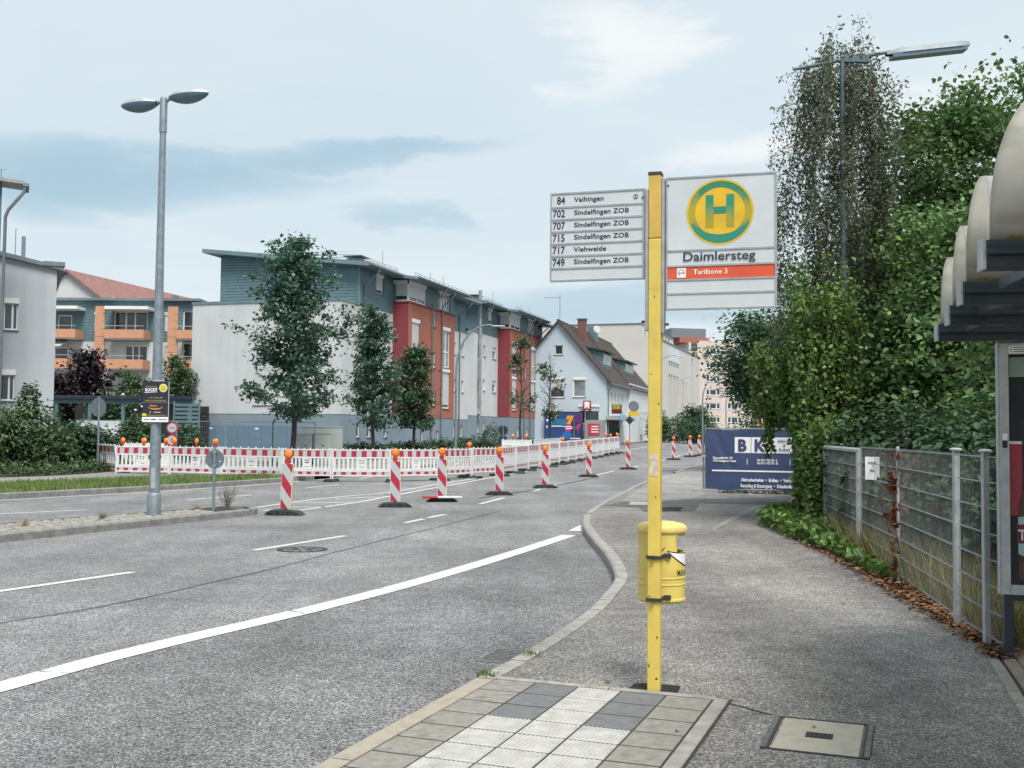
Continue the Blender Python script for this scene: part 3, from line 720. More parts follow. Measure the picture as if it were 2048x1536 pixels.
for k, (num, dest) in enumerate((('84', 'Vaihingen'), ('702', 'Sindelfingen ZOB'), ('707', 'Sindelfingen ZOB'), ('715', 'Sindelfingen ZOB'), ('717', 'Viehweide'), ('749', 'Sindelfingen ZOB'))):
    zc = (rows[k][0] + rows[k][1]) / 2
    text(num, .072, x0 + .106, -.0135, zc - .025, M['ink_navy'], fr, .022, .82, 'RIGHT')
    text(dest, .047, x0 + .170, -.0135, zc - .014, M['ink_navy'], fr, .022, 1.12, space=1.03)
b = MB(); zc = (rows[0][0] + rows[0][1]) / 2
b.disc((x1 - .062, zc), .018, -.0135, 0, 24, .0145); o = b.build('ring_mark', M['ink_navy'], fr)
text('S', .03, x1 - .062, -.0137, zc - .0105, M['ink_navy'], fr, .02, 1.1, 'CENTER')
x0, x1, zb, zt = .072, .800, 2.535, 3.435
zr = [3.424, 2.940, 2.836, 2.742, 2.650, 2.546]
rows = [(zr[1], zr[0], M['sign_face'])] + [(zr[k + 1], zr[k] - .012, M['orange_strip'] if k == 2 else M['sign_face']) for k in range(1, 5)]
fr, st = strip_board(x0, x1, zb, zt, rows, 'stop_board')
cx, cz, rr = x0 + .360, 3.185, .222
def faded(name, ca, cb, mode):                             # green paint worn through to the yellow ground, by weather side
    m = bpy.data.materials.new(name); m.use_nodes = True; nt = m.node_tree; N = nt.nodes; L = nt.links; bd = N['Principled BSDF']; bd.inputs['Roughness'].default_value = .45
    tc = N.new('ShaderNodeTexCoord'); n = N.new('ShaderNodeTexNoise'); n.inputs['Scale'].default_value = 9; n.inputs['Detail'].default_value = 5
    mp = N.new('ShaderNodeMapping'); mp.inputs['Scale'].default_value = (2.2, 1, .5); L.new(tc.outputs['Object'], mp.inputs[0]); L.new(mp.outputs[0], n.inputs['Vector'])
    sp = N.new('ShaderNodeSeparateXYZ'); L.new(tc.outputs['Object'], sp.inputs[0])
    def mm(op, a, b):
        x = N.new('ShaderNodeMath'); x.operation = op
        for i, v in enumerate((a, b)):
            if isinstance(v, (int, float)): x.inputs[i].default_value = v
            else: L.new(v, x.inputs[i])
        return x.outputs[0]
    dz = mm('MULTIPLY', mm('SUBTRACT', sp.outputs[2], cz), 1 / rr)
    f = mm('SUBTRACT', .95, mm('MULTIPLY', mm('ABSOLUTE', dz, 0), 1.15)) if mode == 'ring' else mm('SUBTRACT', .5, mm('MULTIPLY', dz, 1.1))
    f = mm('ADD', f, mm('MULTIPLY', mm('SUBTRACT', n.outputs['Fac'], .5), .9))
    r_ = N.new('ShaderNodeValToRGB'); r_.color_ramp.elements[0].position = .25; r_.color_ramp.elements[0].color = (*ca, 1); r_.color_ramp.elements[1].position = .8; r_.color_ramp.elements[1].color = (*cb, 1)
    L.new(f, r_.inputs[0]); L.new(r_.outputs[0], bd.inputs['Base Color']); return m
M['h_yellow'] = mat('emblem_yellow', (.64, .40, .015), .45, var=.12, scale=6)
M['h_green'] = faded('emblem_green', (.030, .20, .10), (.38, .31, .02), 'ring'); M['h_letter'] = faded('emblem_letter_green', (.03, .23, .13), (.33, .29, .02), 'letter'); M['h_green2'] = mat('emblem_green_strong', (.02, .22, .15), .45, var=.1)
b = MB(); b.disc((cx, cz), rr, -.0130, 0, 64); b.build('emblem_disc', M['h_yellow'], fr)
b = MB(); b.disc((cx, cz), rr - .013, -.0134, 0, 64, rr - .058); b.build('emblem_ring', M['h_green'], fr)
# worn crescents of strong green at crown and foot of the ring, as on the real board
b = MB(); n_ = 40
for (a0, a1, c0, r0, r1) in ((R(200), R(340), 0.0, rr - .016, rr - .062),):
    o_ = []; i_ = []
    for k in range(n_ + 1):
        a = a0 + (a1 - a0) * k / n_; t_ = math.sin(math.pi * k / n_) ** .7
        o_.append((cx + r0 * math.cos(a), -.0138, cz + r0 * math.sin(a))); q = r0 - .004 - .052 * t_; i_.append((cx + q * math.cos(a), -.0138, cz + q * math.sin(a)))
    b.add(o_ + i_, [(k, k + 1, n_ + 2 + k, n_ + 1 + k) for k in range(n_)])
b.build('emblem_crescent', M['h_green2'], fr)
b = MB(); hw, ht, bt = .094, .112, .052
b.bx(cx - hw, cx - hw + bt, -.0142, -.0136, cz - ht + .008, cz + ht + .005); b.bx(cx + hw - bt, cx + hw, -.0142, -.0136, cz - ht + .008, cz + ht + .005)
b.build('emblem_letter', M['h_letter'], fr); MB().bx(cx - hw + bt, cx + hw - bt, -.0141, -.0136, cz - .012, cz + .036).build('emblem_bar', M['h_green2'], fr)
text('Daimlersteg', .086, x0 + .112, -.0172, 2.862, M['ink_navy'], fr, .010, 1.14)
b = MB(); b.bx(x0 + .075, x0 + .135, -.0145, -.013, 2.752, 2.815); b.build('badge', M['white_ink'], fr)
b = MB(); b.disc((x0 + .105, 2.785), .022, -.0148, 0, 24, .018, R(-20), R(250)); b.build('badge_arc', M['ink'], fr)
text('VVS', .018, x0 + .105, -.0149, 2.775, M['ink'], fr, .03, 1.1, 'CENTER')
text('Tarifzone 3', .046, x0 + .185, -.0135, 2.772, M['white_ink'], fr, .01, 1.0, space=1.06)

# ---- litter bin clamped behind the pole
bn = thing('litter_bin', 'round yellow litter bin with a printed smile, clamped to the yellow pole', 'litter bin', (1.045, 7.475, .555), 0)
br_, H_ = .160, .545
SEG = 56
oa0, oa1, oz0, oz1 = R(-58), R(50), .345, .455              # throwing slot, around +x
def cylp(a, z, d=0.0): r_ = br_ + d; return (r_ * math.cos(a), r_ * math.sin(a), z)
b = MB(); prof = [(0, .0), (.15, .0), (br_, .012), (br_ + .004, .014), (br_ + .004, .026), (br_, .030), (br_, .118), (br_ + .0035, .121), (br_ + .0035, .127), (br_, .130), (br_, .162), (br_ + .0035, .165), (br_ + .0035, .171), (br_, .174),
                  (br_, .330), (br_, oz0), (br_, .40), (br_, oz1), (br_, .472), (br_ + .008, .474), (br_ + .008, .488)]
vs = []
for r_, z in prof:
    for k in range(SEG): a = 2 * math.pi * k / SEG; vs.append((r_ * math.cos(a), r_ * math.sin(a), z))
fs = []
for i in range(len(prof) - 1):
    zm = (prof[i][1] + prof[i + 1][1]) / 2
    for k in range(SEG):
        a = (2 * math.pi * (k + .5) / SEG + math.pi) % (2 * math.pi) - math.pi
        if oz0 < zm < oz1 and oa0 < a < oa1: continue
        fs.append((i * SEG + k, i * SEG + (k + 1) % SEG, (i + 1) * SEG + (k + 1) % SEG, (i + 1) * SEG + k))
b.add(vs, fs); o = b.build('body', M['yellow_bin'], bn, smooth=30)
sl_ = o.modifiers.new('wall', 'SOLIDIFY'); sl_.thickness = .004; sl_.offset = -1
b = MB(); b.lathe([(.150, .03), (.150, .325), (.0, .325)], 32); b.build('liner', M['dark'], bn, smooth=30)
b = MB(); an = [R(56) + (R(296) - R(56)) * k / 30 for k in range(31)]; b.add([(.153 * math.cos(a), .153 * math.sin(a), z) for z in (.32, .475) for a in an], [(k, k + 1, 32 + k, 31 + k) for k in range(30)]); b.build('dark_inside', M['dark'], bn)  # near-black shell paints the shade behind the slot
b = MB(); b.lathe([(br_ + .012, .482), (br_ + .013, .5), (br_ + .006, .518), (.14, .532), (.09, .543), (.0, H_)], 48); b.build('lid', M['yellow_top'], bn, smooth=50)
def wrap(pts, d): return [cylp(a / br_, z, d) for a, z in pts]
# printed mouth around the slot: white crescent with black outline
def arcgrid(a0, a1, zlo, zhi, d, name, m, n=30):
    b = MB(); lo = []; hi = []
    for k in range(n + 1):
        t_ = k / n; a = a0 + (a1 - a0) * t_; lo.append(cylp(a, zlo(t_), d)); hi.append(cylp(a, zhi(t_), d))
    b.add(lo + hi, [(k, k + 1, n + 2 + k, n + 1 + k) for k in range(n)]); return b.build(name, m, bn)
A0, A1 = R(-84), R(80)
arcgrid(A0, A1, lambda t_: .353 - .115 * math.sin(math.pi * t_) ** .8, lambda t_: .362 - .022 * math.sin(math.pi * t_) ** .5, .0012, 'mouth_outline', M['ink'])
arcgrid(A0 + .06, A1 - .06, lambda t_: .350 - .102 * math.sin(math.pi * t_) ** .85, lambda t_: .352 - .020 * math.sin(math.pi * t_) ** .5, .0020, 'mouth_print', M['white_ink'])
arcgrid(R(-104), R(-90), lambda t_: .338 + .045 * t_ - .006, lambda t_: .338 + .045 * t_ + .004, .0016, 'cheek_line', M['ink'], 6)
arcgrid(R(236), R(246), lambda t_: .372 - .04 * t_ - .006, lambda t_: .372 - .04 * t_ + .004, .0016, 'cheek_line', M['ink'], 6)
def wrapfn(x, z): return Vector(cylp(x / br_, z, .0016))
text('Müll hier rein', .060, R(-58) * br_, 0, .185, M['ink'], bn, .004, .62, fn=wrapfn)
for zz in (.035, .315):
    cl = MB(); cl.bx(-.060, .042, -.302, -.294, zz, zz + .022); cl.bx(.034, .042, -.294, -.13, zz, zz + .022); cl.bx(-.060, -.054, -.294, -.13, zz, zz + .022); cl.bx(.042, .085, -.165, -.135, zz - .004, zz + .026)
    c_ = cl.build('clamp', M['iron'], bn); c_.rotation_euler = (0, 0, SR)
    b = MB(); b.tube([(-.010, -.303, zz + .011), (-.010, -.325, zz + .011)], .015, 10); o = b.build('clamp_knob', M['iron'], bn); o.rotation_euler = (0, 0, SR)

# ---- striped guide beacons
def beacon_proto():
    t = thing('guide_beacon', 'x', 'beacon')
    b = MB(); P = [(-.40, 0), (.40, 0), (.40, .03), (.27, .105), (-.27, .105), (-.40, .03)]
    b.prism(P, -.20, .20, axis='y')
    o = b.build('base', M['rubber'], t, bevel=.008)
    for x in (-.30, -.12, .12, .30):
        z = .075 if abs(x) > .2 else .105
        MB().bx(x - .035, x + .035, -.206, -.196, .012, z - .008).build('base_slot', M['dark'], t)
    b = MB(); b.bx(-.03, .03, -.03, .03, .1, .14); b.build('socket', M['rubber'], t)
    w, z0, z1 = .125, .125, 1.125
    b = MB(); b.bx(-w, w, -.022, .022, z0, z1); bl = b.build('blade', M['white_pl'], t, bevel=.008)
    fw, a, c = w - .012, z0 + .012, z1 - .012
    b = MB(); b.quad((-fw, -.0235, a), (fw, -.0235, a), (fw, -.0235, c), (-fw, -.0235, c)); b.build('reflector', M['white_refl'], bl)
    per = .56; k = 1.32
    def clip(poly):
        for ax, lim, sg in ((1, a, 1), (1, c, -1)):
            out = []
            for i in range(len(poly)):
                p, q = poly[i], poly[(i + 1) % len(poly)]
                ip, iq = sg * (p[ax] - lim) >= 0, sg * (q[ax] - lim) >= 0
                if ip: out.append(p)
                if ip != iq:
                    t_ = (lim - p[ax]) / (q[ax] - p[ax]); out.append((p[0] + (q[0] - p[0]) * t_, p[1] + (q[1] - p[1]) * t_))
            poly = out
            if not poly: return poly
        return poly
    for j in range(-2, 5):
        zl = a - .05 + j * per                                     # left-hand lower corner of a red band; bands fall to the right
        p = clip([(-fw, zl), (fw, zl - fw * 2 * k), (fw, zl - fw * 2 * k + .275), (-fw, zl + .275)])
        if len(p) >= 3: MB().add([(x, -.0248, z) for x, z in p], [tuple(range(len(p)))]).build('red_band', M['red_refl'], bl)
    MB().bx(w + .0005, w + .006, -.02, .02, z0 + .03, z1 - .02).build('yellow_edge', M['yellow_edge'], bl)
    lp = MB(); lp.bx(-.075, .055, -.04, .04, 1.128, 1.225); lamp = lp.build('warning_lamp', M['lamp_red'], t, bevel=.012)
    mk = Matrix.Translation((.0, 0, 1.325)) @ Matrix.Rotation(math.pi / 2, 4, 'X')
    b = MB(); b.lathe([(.0, -.028), (.09, -.028), (.104, -.015), (.104, .018), (.095, .03)], 28); b.v = [tuple(mk @ Vector(v)) for v in b.v]; b.build('lens_ring', M['amber_dark'], lamp, smooth=40)
    b = MB(); b.lathe([(.092, .028), (.09, .036), (.07, .048), (.04, .055), (.0, .058)], 28); b.v = [tuple(mk @ Vector(v)) for v in b.v]; b.build('lens', M['amber'], lamp, smooth=50)
    return t
bp_ = beacon_proto()
bc = [((-4.92, 23.54), -6, 'striped beacon standing at the tip of the cobbled traffic island'),
      ((-2.83, 26.35), 8, 'striped beacon at the end of the hatched road marking, second of the front row'),
      ((-1.83, 28.6), 5, 'striped beacon with a red and white bar lying across its foot'),
      ((-.35, 31.82), 4, 'striped beacon fourth of the front row counted from the traffic island'),
      ((1.14, 36.11), 6, 'striped beacon fifth of the front row counted from the traffic island'),
      ((3.18, 44.31), 6, 'striped beacon sixth of the front row counted from the traffic island'),
      ((5.58, 51.49), 8, 'striped beacon seventh of the front row, nearest the yellow pole'),
      ((-1.75, 43.0), 14, 'leaning striped beacon pressed against the barrier fence behind the front row'),
      ((2.75, 57.5), 25, 'striped beacon in the receding barrier row before the billboard'),
      ((6.85, 74.5), 35, 'striped beacon in the receding barrier row before the shop corner'),
      ((7.75, 78.3), 35, 'striped beacon closing the far end of the barrier row'),
      ((9.74, 64.73), 20, 'striped beacon first of four just beyond the yellow pole'),
      ((11.69, 70.49), 20, 'striped beacon second of four beyond the yellow pole'),
      ((12.67, 72.71), 20, 'striped beacon third of four beyond the yellow pole'),
      ((14.02, 77.37), 12, 'lampless striped beacon beside the edge of the navy banner')]
for i, ((x, y), a, lb) in enumerate(bc):
    o = bp_ if i == 0 else copy_tree(bp_)
    o.location = (x, y, g(y) + ROADZ + .002); o.rotation_euler = (0, R(2.5) if i == 0 else (R(3) if i == 7 else random.uniform(-.012, .012)), R(a)); tag(o, lb, 'beacon', 'red and white guide beacons along the roadworks')
    if i == 14:
        for ch in list(o.children):
            if ch.name.startswith('warning_lamp'):
                for q in list(ch.children): bpy.data.objects.remove(q)
                bpy.data.objects.remove(ch)
b = MB(); b.bx(-.55, -.15, -.05, .05, .105, .16, 0); b.bx(-.15, .2, -.05, .05, .105, .16, 1); b.bx(.2, .5, -.05, .05, .105, .16, 1)
o = b.build('loose_bar', [M['lamp_red'], M['white_pl']], None, bevel=.01); o.location = (-1.78, 28.34, ROADZ); o.rotation_euler = (0, 0, R(8)); tag(o, 'loose red and white plastic bar lying across a beacon foot', 'plastic bar')

# ---- barrier fence panels
def barrier_proto(kind, label='x'):
    t = thing('barrier_panel', label, 'barrier'); w = 1.02
    b = MB()
    for s_ in (-1, 1): b.bx(*sorted((s_ * w, s_ * (w - .05))), -.025, .025, .0, 1.10)
    for z0, z1 in ((1.03, 1.07), (.74, .785), (.33, .37), (.10, .145)): b.bx(-w + .05, w - .05, -.022, .022, z0, z1)
    for k in range(8): x = -w + .12 + k * (2 * w - .24) / 7; b.lathe([(.022, 1.07), (.022, 1.10), (.012, 1.115), (0, 1.118)], 8, c=(x, 0, 0))
    fr = b.build('frame', M['white_pl'], t, bevel=.004)
    MB().bx(-w + .05, w - .05, -.014, .014, .785, 1.03).build('band', M['white_refl'] if kind < 2 else M['white_pl'], t)
    MB().bx(-w + .05, w - .05, -.014, .014, .145, .265).build('foot_band', M['white_refl'] if kind < 2 else M['white_pl'], t); MB().bx(-w + .05, w - .05, -.018, .018, .265, .33).build('lower_rail', M['white_pl'], t)
    if kind < 2:
        nb_ = 6; pit = (2 * w - .1) / (nb_ - .5)
        for nm, z0, z1 in (('red_field', .80, 1.015), ('red_field', .155, .255)):
            for k in range(nb_):
                x0_ = -w + .05 + k * pit - (pit * .25 if k else 0); x1_ = x0_ + (pit * .5 if 0 < k < nb_ - 1 else pit * .28)
                for s_ in (-1, 1):
                    y_ = s_ * .0155
                    MB().quad((x0_, y_, z0), (x1_, y_, z0), (x1_, y_, z1), (x0_, y_, z1)).build(nm, M['red_refl'], t)
    b = MB()
    if kind == 0:
        nsl = 13
        for k in range(nsl):
            x = -w + .09 + k * (2 * w - .18) / (nsl - 1)
            if abs(k - 6) < 1: continue
            b.bx(x - .036, x + .036, -.016, .016, .37, .74)
        b.bx(-.14, .14, -.017, .017, .37, .56); b.bx(-.14, .14, -.017, .017, .61, .65); b.bx(-.14, -.09, -.017, .017, .56, .61); b.bx(.09, .14, -.017, .017, .56, .61); b.bx(-.14, .14, -.017, .017, .69, .74)
    elif kind == 1:
        b.bx(-w + .05, w - .05, -.012, .012, .37, .74)
        for k in range(5): x = -w + .3 + k * .36; b.bx(x - .03, x + .03, -.016, .016, .37, .74)
    else:
        for k in range(15): x = -w + .1 + k * (2 * w - .2) / 14; b.bx(x - .03, x + .03, -.016, .016, .37, .74)
    b.build('slat_infill', M['white_pl'], t)['kind'] = 'stuff'
    MB().bx(-.07, .07, -.0185, -.0175, .42, .44).build('print', M['red_refl'], t)
    b = MB(); b.prism([(-.2, 0), (.2, 0), (.2, .02), (.15, .10), (-.15, .10), (-.2, .02)], -.4, .4, axis='y'); f_ = b.build('foot', M['rubber'], t, bevel=.006); f_.location = (w, 0, -.10)
    return t
def lamp_on(t, x, z=1.1):
    lp = MB(); lp.bx(-.05, .05, -.03, .03, 0, .11); lamp = lp.build('warning_lamp', M['lamp_red'], t, bevel=.01); lamp.location = (x, 0, z); lamp.rotation_euler = (0, random.uniform(-.1, .1), random.uniform(-.5, .5))
    mk = Matrix.Translation((.0, 0, .20)) @ Matrix.Rotation(math.pi / 2, 4, 'X')
    b = MB(); b.lathe([(.0, -.03), (.085, -.03), (.1, -.012), (.1, .018), (.09, .03), (.06, .046), (.0, .054)], 20); b.v = [tuple(mk @ Vector(v)) for v in b.v]; b.build('lens', M['amber'], lamp, smooth=50)
bpr = [barrier_proto(0), barrier_proto(1), barrier_proto(2)]; used = [False] * 3
def put_barrier(p, q, kind, label, lamps=(), group='red and white barrier panels round the roadworks', lean=0.0):
    o = bpr[kind] if not used[kind] else copy_tree(bpr[kind]); used[kind] = True
    p, q = Vector(p), Vector(q); m_ = (p + q) / 2; d = q - p
    o.location = (m_.x, m_.y, g(m_.y) + ROADZ + .10); o.rotation_euler = (lean + random.uniform(-.03, .03), random.uniform(-.008, .008), math.atan2(d.y, d.x)); o.scale = (d.length / 2.06, 1, 1)
    tag(o, label, 'barrier', group)
    return o
def B(px, Y): return (ray(px, 905)[0] * Y, Y)
row = [(231, 41.3), (340, 41.0), (443, 40.3), (565, 39.3), (664, 39.0), (783, 39.2), (880, 40.6), (944, 42.6), (1000, 44.4)]
names = ['first slatted panel of the front barrier row, beside the grass verge', 'second slatted panel of the front barrier row, behind the lamp post',
         'third panel of the front barrier row, behind the round sign back', 'fourth slatted panel of the front barrier row, behind the foremost beacon',
         'fifth slatted panel of the front barrier row, before the grey cabinets', 'sixth slatted panel of the front barrier row, behind the second beacon',
         'seventh slatted panel of the front barrier row, behind the bar-footed beacon', 'eighth panel of the front barrier row, behind the leaning beacon']
bars = []
for k in range(8): bars.append(put_barrier(B(*row[k]), B(*row[k + 1]), 0, names[k]))
p = Vector(B(1004, 44.6)); d = Vector((.243, .970)); ordn = ['first', 'second', 'third', 'fourth', 'fifth', 'sixth', 'seventh', 'eighth', 'ninth', 'tenth', 'eleventh', 'twelfth', 'thirteenth', 'fourteenth']
for k in range(14):
    q = p + d * 2.3
    bars.append(put_barrier(p, q, 1, '%s closed white panel of the barrier row receding along the road' % ordn[k], group='closed barrier panels receding along the road')); p = q + d * .08
bars.append(put_barrier(B(192, 45.2), B(236, 41.8), 0, 'slanting barrier panel set across the far path', lean=R(7)))
put_barrier(B(244, 46.5), B(335, 46.8), 2, 'plain white barrier panel behind the front row near the white sheet', lean=R(-4))
wb = put_barrier(B(1003, 62.0), B(1064, 62.4), 2, 'plain white barrier panel behind the receding row, below the burgundy tower'); put_barrier(B(1067, 62.6), B(1122, 71), 2, 'plain white slatted panel receding towards the billboard')
# lamps belong to single panels, so they are added after the copies
for bar, xs_ in ((bars[0], (-.78, .02, .85)), (bars[1], (-.88, -.0, .75)), (wb, (-.3, .62))):
    for x in xs_: lamp_on(bar, x)
for k in (11, 13): lamp_on(bars[8 + k], 0.0)

# ---- street lamps
lp = thing('street_lamp', 'grey double-headed street lamp rising from the cobbled traffic island', 'street lamp', (-7.13, 21.57, -.02))
b = MB(); b.lathe([(.135, 0), (.135, .42), (.122, .45), (.112, .46), (.06, 8.1)], 20); pole_ = b.build('pole', M['galv'], lp, smooth=40)
b = MB(); b.lathe([(.075, 7.75), (.075, 8.42), (.06, 8.47), (0, 8.47)], 16); b.build('collar', M['galv'], lp, smooth=40)
b = MB(); b.bx(-.04, .05, -.118, -.108, .55, .95); b.build('hatch', M['galv_pale'], lp, bevel=.004)
def lamp_head(parent, x0_, x1_, z0, z1, a):
    """leaf-shaped luminaire from x0 to x1, drooping bowl below, thin shell on top"""
    L_ = x1_ - x0_; b = MB(); c = MB(); n = 16; sgn = 1 if L_ > 0 else -1; vs = []; rings = []
    for k in range(n + 1):
        t_ = k / n; w = .19 * math.sin(math.pi * min(1, t_ * .93 + .07)) ** .62; x = x0_ + L_ * t_; zc = z0 + (z1 - z0) * t_
        rings.append((x, w, zc, .13 * math.sin(math.pi * min(1, t_ * .95 + .03)) ** .6, .17 * math.sin(math.pi * min(1, t_ * .93 + .07)) ** .7))
    m_ = 9
    for lst, sgz, idx in ((b, 1, 3), (c, -1, 4)):
        vs = []
        for r_ in rings:
            for j in range(m_):
                th = math.pi * j / (m_ - 1); vs.append((r_[0], r_[1] * math.cos(th), r_[2] + sgz * r_[idx] * math.sin(th)))
        lst.add(vs, [(i * m_ + j, i * m_ + j + 1, (i + 1) * m_ + j + 1, (i + 1) * m_ + j) for i in range(n) for j in range(m_ - 1)])
    h_ = b.build('lamp_head', M['galv_pale'], parent, smooth=60); c.build('lamp_bowl', M['bowl'], h_, smooth=60); h_.rotation_euler = (0, 0, a); return h_
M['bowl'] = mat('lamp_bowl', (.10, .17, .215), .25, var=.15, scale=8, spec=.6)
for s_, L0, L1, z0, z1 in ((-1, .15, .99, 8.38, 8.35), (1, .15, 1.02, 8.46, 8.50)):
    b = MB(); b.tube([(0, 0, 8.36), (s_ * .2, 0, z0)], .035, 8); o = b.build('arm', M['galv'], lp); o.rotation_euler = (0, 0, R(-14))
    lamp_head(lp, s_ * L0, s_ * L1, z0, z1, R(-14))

def curved_lamp(base, H, reach, az, label, r=.07):
    t = thing('street_lamp', label, 'street lamp', (base[0], base[1], g(base[1])), az, 'curved grey street lamps along the road')
    pts = [(0, 0, 0), (0, 0, H * .62)]
    for k in range(1, 13):
        a = k / 12 * math.pi / 2; pts.append((reach * .92 * (1 - math.cos(a)), 0, H * .62 + (H * .38) * math.sin(a) ** .85))
    pts.append((reach, 0, H * .995))
    b = MB(); b.tube(pts, [r * 1.15, r] + [r * (1 - .4 * k / 12) for k in range(1, 13)] + [r * .55], 10); b.build('pole', M['galv'], t, smooth=40)
    b = MB(); b.bx(reach - .02, reach + .75, -.1, .1, H * .985, H * .985 + .09); b.build('lamp_head', M['galv_pale'], t, bevel=.03)
    return t
curved_lamp((ray(911, 880)[0] * 63, 63), 7.75, 2.1, R(-4), 'curved grey street lamp before the white wall between the red towers')
curved_lamp((ray(1299, 870)[0] * 104, 104), 8.6, 2.6, R(5), 'curved street lamp rising from behind the yellow pole')
curved_lamp((ray(1405, 870)[0] * 86, 86), 6.0, 1.9, R(12), 'curved street lamp at the edge of the navy banner', .06)
curved_lamp((ray(1452, 870)[0] * 120, 120), 6.6, 2.3, R(8), 'curved street lamp behind the banner before the orange balconies', .06)
curved_lamp((ray(1345, 870)[0] * 150, 150), 8.6, 2.6, R(5), 'distant curved street lamp before the pale office block', .07)

# ---- small traffic signs
def round_sign(base, H, dia, label, face, post_r=.03, az=0.0, extra=None, n=1, dz=0.0, back=True, mid=None):
    t = thing('traffic_sign', label, 'traffic sign', (base[0], base[1], base[2]), az)
    b = MB(); b.tube([(0, 0, -.1), (0, 0, H + .06)], post_r, 10); b.build('post', M['galv'], t, smooth=40)
    for k in range(n):
        zc = H - dia / 2 - k * (dia + .03)
        b = MB(); y0, y1 = (.032, .038) if back else (-.038, -.032)
        cir = [(dia / 2 * math.cos(2 * math.pi * q / 40), zc + dia / 2 * math.sin(2 * math.pi * q / 40)) for q in range(40)]
        b.prism(cir, y0, y1, axis='y'); pl = b.build('plate', face, t)
        if back:
            for z_ in (zc + dia * .36, zc - dia * .36):
                b = MB(); b.bx(-.045, .045, -.036, .03, z_ - .02, z_ + .02); b.build('bracket', M['galv'], t, bevel=.004)
        if extra: extra(t, pl, zc, dia, k)
    return t
M['sign_back'] = mat('sign_back', (.135, .165, .185), .5, .2, var=.1, scale=5)
rs_ = round_sign((-6.42, 23.3, -.02), 1.30, .41, 'back of a round sign on a low post at the island tip', M['sign_back'], .032)
b = MB(); b.disc((.11, 1.06), .012, .0, 0, 8); b.add([(.09, 0, 1.045), (.13, 0, 1.035), (.128, 0, 1.055), (.095, 0, 1.062)], [(0, 1, 2, 3)]); o = b.build('sticker', M['white_ink'], rs_); o.location = (0, .0315, 0)
round_sign((ray(195, 930)[0] * 43.5, 43.5, g(43.5)), 2.93, .78, 'back of a tall round sign by the far path bushes', M['sign_back'], .04, R(62))
def prohib(t, pl, zc, dia, k):
    b = MB(); b.disc((0, zc), dia / 2, -.0390, 0, 36, dia * .385); b.build('red_ring', M['red_refl'], pl)
    b = MB(); y = -.0392
    if k == 0:
        for x in (-.075, .075): b.disc((x, zc - .02), .045, y, 0, 16, .033)
        b.bx(-.07, .03, y, y + .0005, zc + .012, zc + .022); b.bx(-.005, .005, y, y + .0005, zc - .02, zc + .04); b.bx(.04, .05, y, y + .0005, zc - .02, zc + .05)
    else:
        b.disc((0, zc + .075), .022, y, 0, 12); b.bx(-.02, .02, y, y + .0005, zc - .02, zc + .05); b.add([(-.02, y, zc - .02), (.0, y, zc - .02), (-.035, y, zc - .11), (-.05, y, zc - .11)], [(0, 1, 2, 3)]); b.add([(.0, y, zc - .02), (.02, y, zc - .02), (.05, y, zc - .11), (.035, y, zc - .11)], [(0, 1, 2, 3)])
        b.add([(-.02, y, zc + .045), (-.005, y, zc + .045), (-.04, y, zc - .03), (-.05, y, zc - .025)], [(0, 1, 2, 3)])
    b.build('pictogram', M['ink'], pl)
Yp = 42.6
round_sign((ray(343, 930)[0] * Yp, Yp, g(Yp)), 1.98, .46, 'red-ringed cycle and pedestrian prohibition signs on one post behind the barrier', M['white_refl'], .03, 0, prohib, 2, back=False)
Yq = 66
round_sign((ray(1006, 880)[0] * Yq, Yq, g(Yq)), 1.85, .6, 'dark backs of two round signs by the round bush', M['dark_steel'], .03, R(-10), None, 2)
Yq = 84
round_sign((ray(1148, 880)[0] * Yq, Yq, g(Yq)), 2.2, .55, 'dark round sign back in front of the billboard', M['dark_steel'], .03, R(-10), None, 2)
t = thing('traffic_sign', 'diamond sign back on a post before the white house', 'traffic sign', (ray(1259, 880)[0] * 92, 92, g(92)))
b = MB(); b.tube([(0, 0, 0), (0, 0, 2.7)], .04, 8); b.build('post', M['galv'], t); b = MB(); b.prism([(0, 1.85), (.36, 2.25), (0, 2.65), (-.36, 2.25)], -.05, -.042, axis='y'); b.build('plate', M['dark_steel'], t)

# ---- event poster strapped to the lamp post
po = thing('poster_board', 'black event poster with a yellow smiley strapped to the double lamp post', 'poster', (-7.10, 21.57, 0), R(-3))
px0, px1, pz0, pz1 = -.262, .268, 1.86, 2.66
b = MB(); b.bx(px0, px1, -.135, -.128, pz0, pz1); b.build('board', M['poster_black'] if 'poster_black' in M else mat('poster_black', (.018, .020, .032), .5, var=.15), po)
MB().bx(px0 - .004, px1 + .0, -.137, -.1345, pz0 - .005, pz0 + .095).build('white_foot', M['white_ink'], po)
MB().bx(px1 - .006, px1 + .008, -.139, -.126, pz0, pz1).build('edge_clip', M['galv_pale'], po)
gold = mat('gold_print', (.40, .31, .10), .5, var=.1); yl = mat('smiley_yellow', (.72, .56, .03), .5, var=.05)
y = -.1375
text('SINDELFINGEN', .040, px0 + .055, y, pz1 - .115, gold, po, .01, .84); text('ROCKT', .088, px0 + .045, y, pz1 - .195, M['white_ink'], po, .035, .84)
MB().quad((px0 + .04, y, pz1 - .225), (px0 + .30, y, pz1 - .21), (px0 + .30, y, pz1 - .205), (px0 + .04, y, pz1 - .212)).build('underline', M['white_ink'], po)
text('11.08. - 23.08. 2025', .044, (px0 + px1) / 2, y, pz1 - .335, gold, po, .014, .80, 'CENTER'); text('MARKTPLATZ SINDELFINGEN', .040, (px0 + px1) / 2, y, pz1 - .395, gold, po, .014, .80, 'CENTER')
MB().bx(px0, px1, y, y + .001, pz1 - .418, pz1 - .414).build('divider', M['galv_pale'], po)
orange_p = mat('orange_print', (.62, .22, .06), .5, var=.1)
